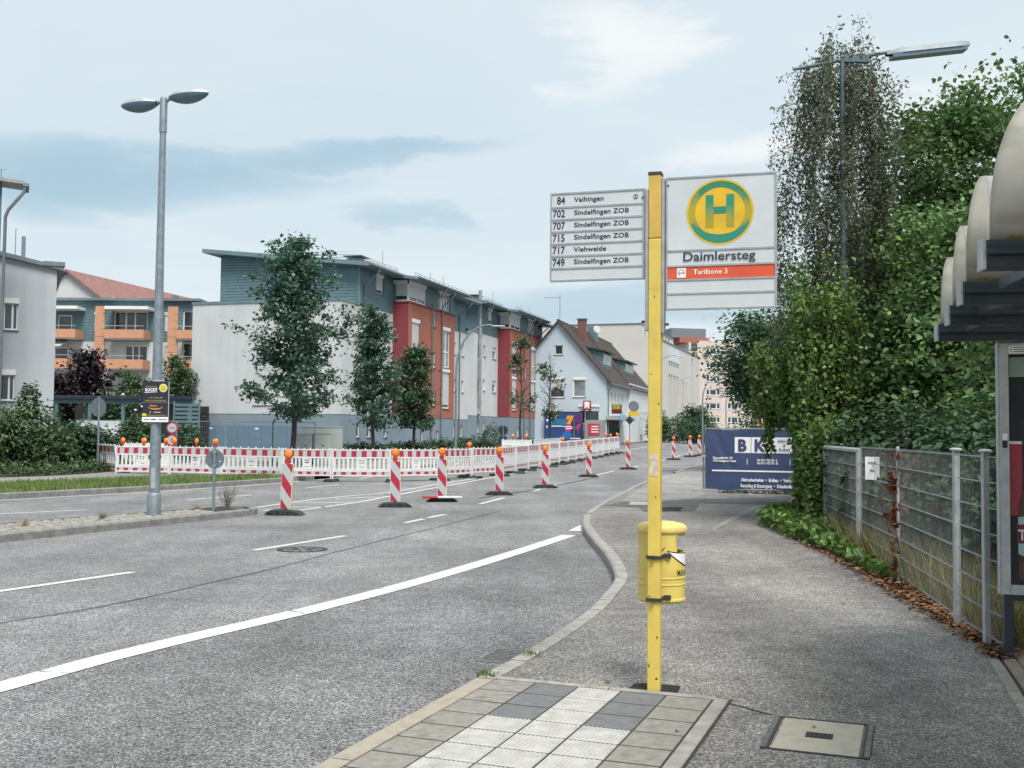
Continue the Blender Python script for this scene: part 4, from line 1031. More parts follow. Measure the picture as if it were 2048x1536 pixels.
text('fitness', .07, px0 + .15, y, pz1 - .50, orange_p, po, .02, .82)
b = MB(); n_ = 20; up = []; lo_ = []
for k in range(n_ + 1):
    a = R(170) + (R(385) - R(170)) * k / n_; up.append((px0 + .26 + .145 * math.cos(a), y, pz1 - .505 + .055 * math.sin(a))); lo_.append((px0 + .26 + (.145 - .022 * math.sin(math.pi * k / n_)) * math.cos(a), y, pz1 - .500 + (.055 - .022 * math.sin(math.pi * k / n_)) * math.sin(a)))
b.add(up + lo_, [(k, k + 1, n_ + 2 + k, n_ + 1 + k) for k in range(n_)]); b.build('swoosh', orange_p, po)
text('//', .055, px0 + .15, y, pz1 - .63, M['white_ink'], po, .02, .8); MB().bx(px0 + .23, px0 + .37, y, y + .0008, pz1 - .616, pz1 - .606).build('print_line', M['white_ink'], po)
MB().bx(px0 + .005, px0 + .08, y, y + .001, pz1 - .685, pz1 - .635).build('yellow_tag', yl, po)
text('SINDELFINGEN-ROCKT.DE', .040, (px0 + px1) / 2 + .01, y, pz0 + .112, gold, po, .014, .86, 'CENTER')
for k, (xx, ww) in enumerate(((.03, .12), (.18, .10), (.33, .17))): MB().bx(px0 + xx, px0 + xx + ww, y - .001, y - .0005, pz0 + .035, pz0 + .055).build('sponsor_mark', M['galv'] if k != 1 else M['ink_navy'], po)
b = MB(); sx_, sz_ = px1 - .115, pz1 - .125; b.disc((sx_, sz_), .082, y, 0, 32); d_ = b.build('smiley_rim', M['white_ink'], po)
b = MB(); b.disc((sx_, sz_), .074, y - .0005, 0, 32); b.build('smiley', yl, po)
b = MB()
for q in (-.024, .024): b.disc((sx_ + q, sz_ + .022), .010, y - .001, 0, 12)
b.disc((sx_, sz_ + .006), .048, y - .001, 0, 20, .036, R(200), R(340)); b.build('smiley_face', M['ink'], po)
for zz in (pz1 + .02, pz1 - .42):
    b = MB(); b.tube([(.12 * math.cos(a), .12 * math.sin(a), zz) for a in [2 * math.pi * k / 16 for k in range(17)]], .006, 6); b.build('strap', M['white_pl'], po)
# ================================================================== BUILDINGS
def window(parent, O, e, n, u0, u1, z0, z1, depth=.13, shutter=0.0, box=False, mull=(), pane='pane', sill=True, fw=.06, trans=None, name='window'):
    """framed window set into an opening; O origin, e along the wall, n outward; its pane, shutter, box and sill are sub-parts"""
    O, e, n = Vector(O), Vector(e), Vector(n)
    Mx = Matrix(((e.x, -n.x, 0, O.x), (e.y, -n.y, 0, O.y), (0, 0, 1, O.z), (0, 0, 0, 1)))     # local x along, y inward, z up
    b = MB(); d0, d1 = depth - .05, depth + .02
    b.bx(u0, u0 + fw, d0, d1, z0, z1, M=Mx); b.bx(u1 - fw, u1, d0, d1, z0, z1, M=Mx); b.bx(u0 + fw, u1 - fw, d0, d1, z1 - fw, z1, M=Mx); b.bx(u0 + fw, u1 - fw, d0, d1, z0, z0 + fw, M=Mx)
    for m_ in mull: x = u0 + (u1 - u0) * m_; b.bx(x - fw * .6, x + fw * .6, d0, d1, z0 + fw, z1 - fw, M=Mx)
    if trans: z = z0 + (z1 - z0) * trans; b.bx(u0 + fw, u1 - fw, d0 + .002, d1 - .002, z - fw * .5, z + fw * .5, M=Mx)
    w = b.build(name, M['frame_white'], parent)
    b = MB(); b.bx(u0 + fw * .5, u1 - fw * .5, depth - .012, depth, z0 + fw * .5, z1 - fw * .5, M=Mx); b.build('pane', M[pane], w)
    if shutter:
        b = MB(); zz = z1 - (z1 - z0) * shutter; nsl = max(3, int((z1 - zz) / .12))
        for k in range(nsl):
            a, c = zz + (z1 - zz) * k / nsl, zz + (z1 - zz) * (k + 1) / nsl; b.bx(u0 + .03, u1 - .03, depth - .075, depth - .055, a + .006, c, M=Mx)
        s_ = b.build('shutter', M['shutter'], w); s_['kind'] = 'stuff'
    if box: MB().bx(u0 - .03, u1 + .03, -.03, depth - .02, z1 - .02, z1 + .22, M=Mx).build('shutter_box', M['frame_white'], w)
    if sill: MB().bx(u0 - .05, u1 + .05, -.06, depth - .05, z0 - .05, z0 - .002, M=Mx).build('sill', M['zinc'], w)
    return w
def planks(parent, O, e, n, u0, u1, z0, z1, holes=(), h=.19, m=None, top=None):
    """lap siding, one board an object; top(u) optional sloping upper limit"""
    O, e, n = Vector(O), Vector(e), Vector(n); k = 0; z = z0
    P = lambda u, zz, d: O + e * u + n * d + Vector((0, 0, zz))
    while z < z1 - .02:
        zt = min(z + h, z1); cuts = [(u0, u1)]
        for a, b_, c, d in holes:
            if c < zt - .01 and d > z + .01:
                cuts = [q for s_, t_ in cuts for q in ((s_, min(t_, a)), (max(s_, b_), t_)) if q[1] - q[0] > .04]
        for s_, t_ in cuts:
            za, zb = (min(zt, top(s_)), min(zt, top(t_))) if top else (zt, zt)
            if za <= z + .01 and zb <= z + .01: continue
            za, zb = max(za, z + .005), max(zb, z + .005)
            MB().hexa([P(s_, z, .0), P(s_, z, .035), P(t_, z, .035), P(t_, z, .0), P(s_, za, .0), P(s_, za, .012), P(t_, zb, .012), P(t_, zb, .0)][:4] + [P(s_, za, .0), P(s_, za, .012), P(t_, zb, .012), P(t_, zb, .0)]).build('plank', m or M['slate'], parent)
        z += h
X_, Y_ = Vector((1, 0, 0)), Vector((0, 1, 0))
FA = math.atan2(.955, .296)                                # direction of the apartment block's street front
def apartment_unit(label):
    t = thing('apartment_building', label, 'building', group='red and slate apartment blocks')
    L_, D_ = 23.0, 10.0; TX0, TX1, TP = 7.74, 16.7, 1.15
    # --- openings: street front y=0 (outward -y), along +x
    white = [(x, x + .55, z, z + .95) for x in (2.3, 3.75, 19.6, 21.4) for z in (4.9, 7.8)] + [(6.2, 7.25, z, z + 1.0) for z in (4.85, 7.75)]
    base_w = [(x, x + .55, 1.35, 2.3) for x in (2.3, 3.9, 6.5, 19.6, 21.3)]
    front = Vector((0, 0, 0)); nY = Vector((0, -1, 0))
    b = MB(); b.wall(front, X_, nY, 0, L_, -1.0, 2.75, base_w); b.wall((0, D_, 0), -Y_, -X_, 0, D_, -1.0, 2.75, [(1.0, 1.0001, 0, .001)][:0]); b.wall((L_, 0, 0), Y_, X_, 0, D_, -1, 2.75)
    b.build('ground_floor_wall', M['base_rend'], t)
    b = MB(); b.wall((0, -.02, 0), X_, nY, 0, L_, 2.75, 9.65, white); b.quad((0, -.02, 2.75), (L_, -.02, 2.75), (L_, .0, 2.75), (0, 0, 2.75))
    b.wall((-.02, D_ + .4, 0), -Y_, -X_, 0, D_ + .42, 2.75, 9.65, [(D_ + .4 - 5.9, D_ + .4 - 4.2, 3.3, 6.0)]); b.wall((L_, 0, 0), Y_, X_, 0, D_, 2.75, 9.65)
    b.quad((-.02, D_ + .4, 2.75), (-.02, -.02, 2.75), (3, -.02, 2.75), (3, D_ + .4, 2.75)); b.quad((0, 0, 9.3), (L_, 0, 9.3), (L_, D_, 9.3), (0, D_, 9.3))
    b.build('wall', M['white_rend'], t)
    b = MB(); b.bx(-.07, 2.5, -.07, .22, 9.65, 9.82); b.bx(-.07, .2, .22, D_ + .45, 9.65, 9.82); b.bx(L_ - .8, L_, -.07, .2, 9.65, 9.78); b.build('parapet_cap', M['slate_trim'], t)
    window(t, (-.02, D_ + .4, 0), -Y_, -X_, D_ + .4 - 5.9, D_ + .4 - 4.2, 3.3, 6.0, shutter=.97, sill=True, fw=.09)
    for w in white: window(t, (0, -.02, 0), X_, nY, *w, pane='pane_light' if random.random() < .5 else 'pane', fw=.07, shutter=.35 if w[1] - w[0] > .8 else 0)
    for w in base_w: window(t, front, X_, nY, *w, fw=.06)
    # --- blue doors in the gable base
    for k, (a, w_, lab) in enumerate(((8.55, 1.25, 1), (6.95, 1.5, 0), (5.3, 1.6, 1), (3.55, 1.6, 0))):
        d_ = MB(); d_.bx(-.05, .0, a - w_ / 2, a + w_ / 2, -.2, 2.05); dd = d_.build('door', M['door_blue'], t, bevel=.01)
        MB().bx(-.056, -.05, a - .004, a + .004, -.2, 2.05).build('door_joint', M['dark'], dd); MB().bx(-.075, -.05, a + .06, a + .09, .95, 1.1).build('handle', M['galv_pale'], dd)
        if lab: MB().bx(-.054, -.0505, a + .2, a + .45, 1.78, 1.88).build('door_plate', M['white_ink'], dd)
    # --- red tower
    tall = [(8.4, 9.75, 3.35, 6.15), (8.4, 9.75, 6.45, 9.2), (14.3, 15.75, 3.45, 6.15), (14.3, 15.75, 6.45, 9.2)]
    narrow = [(12.0, 12.85, 6.3, 7.45), (12.0, 12.85, 9.25, 10.3), (12.0, 12.85, 3.6, 4.7)]
    b = MB(); b.wall((0, -TP, 0), X_, nY, TX0, TX1, 2.75, 10.42, tall + narrow); b.wall((TX1, -TP, 0), Y_, X_, 0, TP, 2.75, 10.42); b.quad((TX0, -TP, 2.75), (TX0, 0, 2.75), (TX1, 0, 2.75), (TX1, -TP, 2.75)); b.build('tower_wall', M['red_rend'], t)
    b = MB(); b.wall((TX0, 0, 0), -Y_, -X_, .0, TP, 2.75, 10.42); b.build('tower_side', M['burg_rend'], t)  # side coloured a darker burgundy than the red front
    bw = [(10.2, 10.75, 1.0, 1.85), (13.2, 13.7, 1.0, 1.85)]
    b = MB(); b.wall((0, -TP + .03, 0), X_, nY, TX0 + .03, TX1 - .03, -1, 2.75, bw); b.wall((TX0 + .03, 0, 0), -Y_, -X_, 0, TP - .03, -1, 2.75); b.wall((TX1 - .03, -TP, 0), Y_, X_, 0, TP, -1, 2.75); b.build('tower_base', M['base_rend'], t)
    for w in bw: window(t, (0, -TP + .03, 0), X_, nY, *w, fw=.05)
    for k, w in enumerate(tall): window(t, (0, -TP, 0), X_, nY, *w, shutter=(.92, .85, .9, 0)[k], box=True, mull=(.5,) if k == 3 else (), trans=.42 if k == 3 else None, fw=.09, pane='pane_light' if k == 3 else 'pane')
    for w in narrow: window(t, (0, -TP, 0), X_, nY, *w, fw=.07)
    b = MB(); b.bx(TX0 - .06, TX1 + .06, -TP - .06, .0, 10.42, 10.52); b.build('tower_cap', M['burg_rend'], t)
    # --- slate attic
    AX0, AX1 = 2.45, 22.2; rz = lambda y: 12.02 + .108 * (y + .9)
    att = [(5.0, 6.15, 10.75, 11.85)]
    b = MB(); b.wall((0, .0, 0), X_, nY, AX0, AX1, 9.655, rz(0) - .02, att); b.wall((AX0, D_, 0), -Y_, -X_, 0, D_, 9.655, 12.2); b.wall((AX1, 0, 0), Y_, X_, 0, D_, 9.655, 12.2)
    b.quad((AX0, D_, 12.2), (AX0, 0, 12.2), (AX0, 0, rz(0)), (AX0, D_, rz(D_))); b.quad((AX1, 0, 12.2), (AX1, D_, 12.2), (AX1, D_, rz(D_)), (AX1, 0, rz(0)))
    aw = b.build('attic_wall', M['slate'], t)
    for w in att: window(t, (0, 0, 0), X_, nY, *w, box=True, fw=.07, shutter=.8)
    planks(aw, (0, 0, 0), X_, nY, AX0, TX0, 9.66, rz(0) - .05, [(4.95, 6.2, 10.7, 12.05)]); planks(aw, (0, 0, 0), X_, nY, TX1, AX1, 9.66, rz(0) - .05)
    planks(aw, (AX0, D_, 0), -Y_, -X_, 0.02, D_ - .02, 9.66, rz(D_) - .05, top=lambda u: rz(D_ - u) - .05)
    b = MB(); b.bx(AX0 - .05, AX0 + .06, -.05, .06, 9.66, rz(0)); b.build('corner_board', M['slate_trim'], t)
    # attic storey standing on the tower with its glazed corner
    ta = [(13.6, 15.9, 10.65, 11.95)]
    b = MB(); b.wall((0, -TP + .1, 0), X_, nY, TX0 + 3.2, TX1 - .1, 10.52, 12.2, ta); b.wall((TX1 - .1, -TP + .1, 0), Y_, X_, 0, TP, 10.52, 12.2); b.wall((TX0 + .12, 0, 0), -Y_, -X_, -.6, .15, 10.52, 12.2)
    tw = b.build('tower_attic_wall', M['slate'], t)
    planks(tw, (0, -TP + .1, 0), X_, nY, TX0 + 3.25, TX1 - .1, 10.53, 12.15, [(13.5, 16.0, 10.5, 12.2)])
    window(t, (0, -TP + .1, 0), X_, nY, *ta[0], box=True, mull=(.25, .5, .75), fw=.09, pane='pane_light')
    window(t, (0, -TP + .02, 0), X_, nY, TX0 + .1, TX0 + 3.2, 10.53, 11.75, box=True, mull=(.06, .52), shutter=.75, fw=.12, sill=False, name='corner_window'); window(t, (TX0 + .1, 0, 0), -Y_, -X_, .0, TP - .04, 10.53, 11.75, box=True, shutter=.7, fw=.12, sill=False, name='corner_window')
    # --- roof
    def slab(x0, x1, y0, y1, th, name):
        b = MB(); z0, z1 = rz(y0), rz(y1)
        b.hexa([(x0, y0, z0), (x1, y0, z0), (x1, y1, z1), (x0, y1, z1), (x0, y0, z0 + th), (x1, y0, z0 + th), (x1, y1, z1 + th), (x0, y1, z1 + th)]); return b.build(name, M['slate_trim'], t)
    rf = slab(AX0 - .75, L_ + .2, -.95, D_ + .95, .26, 'roof')
    b = MB(); x0, x1, y0, y1 = TX0 - .7, TX1 + .5, -2.1, -.955; zz = rz(-.95)
    b.hexa([(x0, y0, zz - .16), (x1, y0, zz - .16), (x1, y1, zz), (x0, y1, zz), (x0, y0, zz + .02), (x1, y0, zz + .02), (x1, y1, zz + .2), (x0, y1, zz + .2)]); b.build('tower_roof', M['slate_trim'], rf)
    for (xa, xb, yy, z_) in ((AX0 - .7, TX0 - .75, -1.02, rz(-1)), (TX0 - .7, TX1 + .5, -2.18, zz - .14), (TX1 + .55, L_ + .2, -1.02, rz(-1))):
        b = MB(); b.tube([(xa, yy, z_ + .12), (xb, yy, z_ + .12)], .085, 8); b.build('gutter', M['zinc'], rf, smooth=40)
    b = MB()
    for (xa, xb, yy, z_) in ((AX0 - .4, TX0 - .8, -.7, rz(-.7) + .26), (TX0 - .5, TX1 + .3, -1.8, zz + .07), (TX1 + .7, L_, -.7, rz(-.7) + .26)):
        for h_ in (.12, .25): b.tube([(xa, yy, z_ + h_), (xb, yy, z_ + h_)], .018, 5)
        k = xa
        while k < xb: b.tube([(k, yy, z_), (k, yy, z_ + .27)], .018, 5); k += .9
    b.build('snow_guard', M['zinc_light'], rf)['kind'] = 'stuff'
    b = MB(); b.bx(AX0 + 1.2, AX0 + 2.3, .6, 1.5, rz(1) + .2, rz(1) + .62); v_ = b.build('roof_vent', M['slate_trim'], rf); MB().bx(AX0 + 1.0, AX0 + 2.5, .4, 1.7, rz(1) + .75, rz(1) + .80).build('vent_cowl', M['zinc'], v_)
    for x, h_ in ((AX0 + 2.6, 1.2), (13.5, 1.0), (16.2, 1.1)):
        b = MB(); b.tube([(x, -.4, rz(0) + .1), (x, -.4, rz(0) + .2 + h_)], .02, 5); b.build('lightning_rod', M['zinc_light'], rf)
    b = MB(); b.tube([(AX0 + 1, 5, rz(5)), (AX0 + 1, 5, rz(5) + 1.0), (AX0 + .95, 4.9, rz(5) + 1.15), (AX0 + .9, 4.75, rz(5) + 1.1), (AX0 + .9, 4.75, rz(5) + .95)], .04, 6); b.build('vent_pipe', M['zinc'], rf)
    gr = []                                                # roof greenery
    for k in range(260): gr.append((random.uniform(AX0 - .5, L_), random.choice((random.uniform(-.8, 1.5), random.uniform(-.8, 9)))))
    b = MB()
    for x, y in gr:
        h_ = random.uniform(.08, .35) ; a = random.uniform(0, 6.28); z_ = rz(y) + .25
        b.add([(x - .02, y, z_), (x + .02, y, z_), (x + .12 * math.cos(a), y + .12 * math.sin(a), z_ + h_)], [(0, 1, 2)])
    b.build('roof_grass', M['grass_dry'], rf)['kind'] = 'stuff'
    # --- rain pipes and steel flue
    def pipe(x, y, yw, z0, z1, r_=.055):
        b = MB(); b.tube([(x, y, z1), (x, y, z1 - .25), (x - .12, yw - .09, z1 - 1.15), (x - .12, yw - .09, z0)], r_, 8); b.build('downpipe', M['zinc'], t, smooth=40)
    pipe(3.2, -1.02, 0, 9.3, rz(-1) + .1); pipe(12.1, -2.18, -TP, -.6, zz - .05); pipe(14.0, -2.18, -TP, -.6, zz - .05); pipe(20.9, -1.02, 0, -.6, rz(-1) + .1)
    b = MB(); b.tube([(AX0 + .0, -.16, 3.2), (AX0, -.16, 13.2)], .15, 12); b.tube([(AX0, -.16, 2.5), (AX0, -.16, 3.25)], .1, 10); b.build('steel_flue', M['zinc_light'], t, smooth=40)
    MB().bx(AX0 - .16, AX0 + .16, -.34, -.02, 2.9, 3.2).build('flue_box', M['galv_pale'], t)
    return t
P0 = Vector((ray(680, 800)[0] * 65, 65))
u1 = apartment_unit('red and slate apartment block with plain white gable behind the tall maple')
u1.location = (P0.x, P0.y, .0); u1.rotation_euler = (0, 0, FA)
u2 = copy_tree(u1); u2['label'] = 'second red and slate apartment block further along, next to the light blue house'
u2.location = (P0.x + .296 * 23.02, P0.y + .955 * 23.02, .36)
for ch in list(u1.children):                               # the flue stands only at the joint of the blocks
    if ch.name.startswith(('steel_flue', 'flue_box')): bpy.data.objects.remove(ch)
for ch in list(u2.children):
    if ch.name.startswith('door'):
        for q in list(ch.children): bpy.data.objects.remove(q)
        bpy.data.objects.remove(ch)

# ---- light blue gabled house and its white neighbour
HA = math.atan2(.965, .262)
hb = Vector((ray(1213, 870)[0] * 100, 100, g(100) - .1))
t = thing('gabled_house', 'light blue house with a steep brown roof and a billboard on its gable', 'house', hb, HA)
D_, L1, EZ, RZ = 9.3, 12.0, 6.2, 11.6; hd = D_ / 2
gz = lambda y: EZ + (RZ - EZ) * (1 - abs(y - hd) / hd)
nX = -X_; Og = (0, D_, 0)                                   # gable plane x=0: u runs from far eave (y=D) to street (y=0)
gw = [(4.3, 5.1, 8.5, 9.4), (3.85, 5.3, 4.45 + .0, 6.15), (6.1, 7.3, 4.5, 6.15), (6.6, 8.6, 1.95 + .0, 3.6)]
b = MB(); b.wall(Og, -Y_, nX, 0, D_, -1, EZ, gw)
# triangular top cut round the little attic window
aw0, aw1, az0, az1 = gw[0]; P = lambda u, z: (0, D_ - u, z)
for poly in ([(0, EZ), (aw0, EZ), (aw0, gz(D_ - aw0))], [(aw1, EZ), (D_, EZ), (aw1, gz(D_ - aw1))], [(aw0, EZ), (aw1, EZ), (aw1, az0), (aw0, az0)], [(aw0, az1), (aw1, az1), (aw1, gz(D_ - aw1)), (D_ / 2, RZ), (aw0, gz(D_ - aw0))]):
    b.add([P(*q) for q in poly], [tuple(range(len(poly)))])
b.build('gable_wall', M['blue_rend'], t)
for k, w in enumerate(gw): window(t, Og, -Y_, nX, *w, box=(k > 0), shutter=(0, .6, 0, .25)[k], mull=(.33,) if k == 3 else (), fw=.09, pane='pane_light' if k == 2 else 'pane')
sw = [(x, x + .75, 3.3, 5.1) for x in (2.2, 4.3, 6.3, 8.4)]
b = MB(); b.wall((0, 0, 0), X_, -Y_, 0, L1, -1, EZ, sw); b.wall((L1, 0, 0), Y_, X_, 0, D_, -1, EZ); b.build('street_wall', M['offwhite'], t)
for w in sw: window(t, (0, 0, 0), X_, -Y_, *w, fw=.08)
def pitched_roof(parent, x0, x1, ov=.45, name='roof'):
    b = MB(); th = .16
    for y0, y1, z0, z1 in ((-ov, hd, EZ - ov * (RZ - EZ) / hd, RZ), (D_ + ov, hd, EZ - ov * (RZ - EZ) / hd, RZ)):
        b.hexa([(x0, y0, z0), (x1, y0, z0), (x1, y1, z1), (x0, y1, z1), (x0, y0, z0 + th), (x1, y0, z0 + th), (x1, y1, z1 + th), (x0, y1, z1 + th)])
    r_ = b.build(name, M['brown_tile'], parent)
    ny = 34; b = MB()                                       # tile courses, joined: far too small to pick apart
    for k in range(ny):
        t0 = k / ny; y0 = -ov + (hd + ov) * t0; z0 = EZ - ov * (RZ - EZ) / hd + (RZ - EZ) * (1 + ov / hd) * t0 + th
        y1 = y0 + (hd + ov) / ny; z1 = z0 + (RZ - EZ) * (1 + ov / hd) / ny
        b.hexa([(x0, y0 - .02, z0), (x1, y0 - .02, z0), (x1, y1, z1), (x0, y1, z1), (x0, y0 - .02, z0 + .05), (x1, y0 - .02, z0 + .05), (x1, y1, z1 + .01), (x0, y1, z1 + .01)])
    q = b.build('tile_courses', M['brown_tile'], r_); q['kind'] = 'stuff'
    b = MB(); b.tube([(x0, hd, RZ + .16), (x1, hd, RZ + .16)], .11, 8); b.build('ridge_tile', M['brown_tile'], r_)
    b = MB(); b.tube([(x0, -ov - .06, EZ - ov * (RZ - EZ) / hd + .05), (x1, -ov - .06, EZ - ov * (RZ - EZ) / hd + .05)], .08, 8); b.build('gutter', M['zinc'], r_)
    return r_
def dormer(parent, x0, x1, y0, zs, zt, wn):
    """shed dormer: cheeks, sloping roof and a row of lights"""
    sl_ = (RZ - EZ) / hd; z0 = EZ + sl_ * y0; yt = (zt + .45 - EZ) / sl_
    b = MB(); b.quad((x0, y0, z0), (x1, y0, z0), (x1, y0, zt), (x0, y0, zt))
    for x in (x0, x1): b.add([(x, y0, z0), (x, y0, zt), (x, yt, zt + .45)], [(0, 1, 2)])
    d_ = b.build('dormer', M['slate'], parent)
    b = MB(); b.hexa([(x0 - .3, y0 - .4, zt - .02), (x1 + .3, y0 - .4, zt - .02), (x1 + .3, yt + .3, zt + .5), (x0 - .3, yt + .3, zt + .5), (x0 - .3, y0 - .4, zt + .13), (x1 + .3, y0 - .4, zt + .13), (x1 + .3, yt + .3, zt + .65), (x0 - .3, yt + .3, zt + .65)]); b.build('dormer_roof', M['brown_tile'], d_)
    w = (x1 - x0 - .4) / wn
    for k in range(wn):
        a = x0 + .2 + k * w; b = MB(); b.bx(a + .04, a + w - .04, y0 - .05, y0 - .01, z0 + .5, zt - .2); f_ = b.build('window', M['frame_white'], d_); MB().bx(a + .12, a + w - .12, y0 - .065, y0 - .05, z0 + .58, zt - .28).build('pane', M['pane'], f_)
rf = pitched_roof(t, -.35, L1)
dormer(rf, 3.4, 8.0, 1.0, 0, 9.0, 4)
b = MB(); b.bx(5.0, 5.7, hd - 1.6, hd - .8, RZ - 1.7, RZ + .75); ch_ = b.build('chimney', M['brick'], rf); MB().bx(4.92, 5.78, hd - 1.68, hd - .72, RZ + .75, RZ + .85).build('chimney_cap', M['zinc'], ch_)
b = MB(); b.tube([(.6, hd, RZ), (.6, hd, RZ + 2.6)], .03, 6); b.tube([(.6, hd + 1.6, RZ + 2.4), (.6, hd - .1, RZ + 2.4)], .02, 5)
for k in range(4): b.tube([(.35, hd + 1.4 - k * .35, RZ + 2.4), (.85, hd + 1.4 - k * .35, RZ + 2.4)], .012, 5)
b.build('antenna', M['zinc'], rf)
MB().bx(-.06, -.0, .3, D_ - .5, -1, .55).build('plinth', M['blue_base'], t)
b = MB(); b.tube([(.35, -.5, EZ - .55), (.3, -.12, EZ - 1.0), (.3, -.1, -.5)], .05, 8); b.build('downpipe', M['zinc'], t)
# shop front and canopy on the street side
MB().bx(.25, 7.0, -.06, -.0, -.4, 2.35).build('shop_front', M['dark'], t)
for k, x in enumerate((1.0, 3.2, 5.4)): MB().bx(x, x + 1.6, -.09, -.065, -.2, 2.1).build('shop_window', (M['shop_a'] if 'shop_a' in M else M['pane']), t)
MB().bx(-.2, 9.2, -1.3, -.0, 2.4, 2.75).build('canopy', M['galv_pale'], t, bevel=.02)
MB().bx(-.3, 2.6, -1.36, -1.3, 2.38, 2.9).build('canopy_fascia', mat('blue_fascia', (.20, .42, .55), .5, var=.2, scale=1.5), t)
# flat-roofed shop annexe between gable and billboard
MB().bx(-.9, -.02, .1, 1.9, -.6, 2.35).build('annexe', M['grey_plinth'], t)
t2 = thing('gabled_house', 'white house with brown tiled roof and shed dormer joined behind the light blue one', 'house', (hb.x + .262 * L1, hb.y + .965 * L1, hb.z + .15), HA)
L2 = 16.5; D2 = 9.3
sw = [(x, x + .7, 3.4, 5.0) for x in (9.0, 11.2, 13.4)] + [(x, x + .75, .9, 2.7) for x in (7.4, 9.9, 12.4)]
b = MB(); b.wall((0, -.3, 0), X_, -Y_, 0, L2, .0, EZ, sw); b.wall((0, D_, 0), -Y_, -X_, 0, D_ + .3, 0, EZ); b.wall((L2, -.3, 0), Y_, X_, 0, D_, -1, EZ); b.add([(L2, 0, EZ), (L2, D_, EZ), (L2, hd, RZ)], [(0, 1, 2)]); b.build('street_wall', M['offwhite'], t2)
for w in sw: window(t2, (0, -.3, 0), X_, -Y_, *w, fw=.08)
MB().bx(-.0, L2, -.34, -.3, -1.5, .0).build('plinth', M['grey_plinth'], t2)
rf = pitched_roof(t2, .0, L2 + .3); dormer(rf, 4.0, 10.0, .9, 0, 8.7, 6)
b = MB(); b.bx(3.0, 3.9, hd - .8, hd + .2, RZ - .8, RZ + .9); b.build('roof_hatch', M['slate'], rf)
for x in (3.2,):
    b = MB(); b.lathe([(.0, .0), (.25, .03), (.42, .10)], 18); o = b.build('satellite_dish', M['galv_pale'], rf, smooth=60); o.location = (x - 2.2, hd - 1.2, RZ + .35); o.rotation_euler = (R(70), 0, R(-50))
b = MB(); b.tube([(L2 - .1, -.8, EZ - .5), (L2 - .1, -.4, EZ - 1.0), (L2 - .1, -.4, -1)], .06, 8); b.build('downpipe', M['zinc'], t2)
# billboard and shop signs
def gpt(u, z, d=.0): return Vector((hb.x, hb.y, 0)) + Vector((math.cos(HA), math.sin(HA), 0)) * -d + Vector((-math.sin(HA), math.cos(HA), 0)) * u + Vector((0, 0, z))
q = gpt(5.75, 0, .45)
bb = thing('billboard', 'wide blue and magenta advertising billboard below the light blue gable', 'billboard', (q.x, q.y, hb.z), HA - math.pi / 2)
W_, Z0, Z1 = 3.55, .45, 3.0
b = MB(); b.bx(-.05, W_ + .05, -.02, .05, Z0 - .05, Z1 + .12); b.build('frame', M['dark_steel'], bb)
def bbm(n_, c): return mat(n_, c, .5, var=.15, scale=.8)
MB().bx(0, W_, -.03, -.02, Z0, Z1).build('sheet', bbm('billboard_blue', (.02, .06, .20)), bb)
y = -.033
for nm, c, pts in (('sky_field', (.03, .16, .33), [(0.4, 1.9), (2.0, 1.9), (2.3, 2.4), (.6, 2.5)]), ('orange_field', (.62, .30, .05), [(1.9, 1.95), (2.45, 1.95), (2.75, 2.75), (2.1, 2.75)]),
                   ('purple_field', (.12, .02, .14), [(2.5, 1.95), (3.52, 1.95), (3.52, 2.9), (2.8, 2.9)]), ('magenta_field', (.48, .03, .22), [(1.9, 1.25), (3.1, 1.25), (3.4, 1.95), (2.1, 1.95)]),
                   ('violet_field', (.05, .02, .12), [(3.1, .5), (3.52, .5), (3.52, 1.92), (3.42, 1.92)]), ('azure_field', (.03, .14, .42), [(1.5, .6), (2.3, .6), (2.75, 1.2), (1.75, 1.2)])):
    MB().add([(x, y, z) for x, z in pts], [(0, 1, 2, 3)]).build('colour_field', bbm(nm, c), bb)
for x, z, w in ((.55, 2.66, .75), (.55, 2.52, .5), (.6, 1.72, 1.1), (1.75, 1.68, 1.0), (1.95, 1.5, .8), (2.4, .58, 1.0)): MB().bx(x, x + w, -.037, -.0345, z, z + .09).build('print_line', M['white_ink'], bb)
for z in (2.6, 2.2): MB().bx(.12, .3, -.037, -.0345, z, z + .22).build('badge', M['white_ink'], bb)
MB().add([(.12, -.037, 1.55), (.3, -.037, 1.7), (.12, -.037, 1.85)], [(0, 1, 2)]).build('arrow', M['white_ink'], bb)
def wall_sign(name, label, u, z0, w, h, d, build, a=0.0, pos=None):
    q = pos or gpt(u, 0, d); t_ = thing(name, label, 'shop sign', (q.x, q.y, hb.z + z0), HA - math.pi / 2 + a); build(t_, w, h); return t_
def chicken(t_, w, h):
    MB().bx(0, w, -.06, .06, .0, h).build('case', M['dark_steel'], t_); MB().bx(.02, w - .02, -.068, -.06, .22, h - .02).build('red_face', mat('sign_red', (.45, .012, .03), .4, var=.05), t_)
    MB().add([(.12, -.07, h - .1), (.14, -.07, .36), (.05, -.07, .3), (w - .05, -.07, .3), (w - .14, -.07, .36), (w - .12, -.07, h - .1)], [(0, 1, 2, 3, 4, 5)]).build('white_face', M['white_ink'], t_)
    text('KFC', .13, w / 2, -.073, .315, M['ink'], t_, .04, 1.0, 'CENTER'); text('2 MIN', .13, w / 2, -.063, .06, M['white_ink'], t_, .03, 1.0, 'CENTER')
wall_sign('shop_sign', 'red and white fast food sign on the light blue gable above the billboard', 2.15, 3.15, .72, 1.0, .3, chicken)
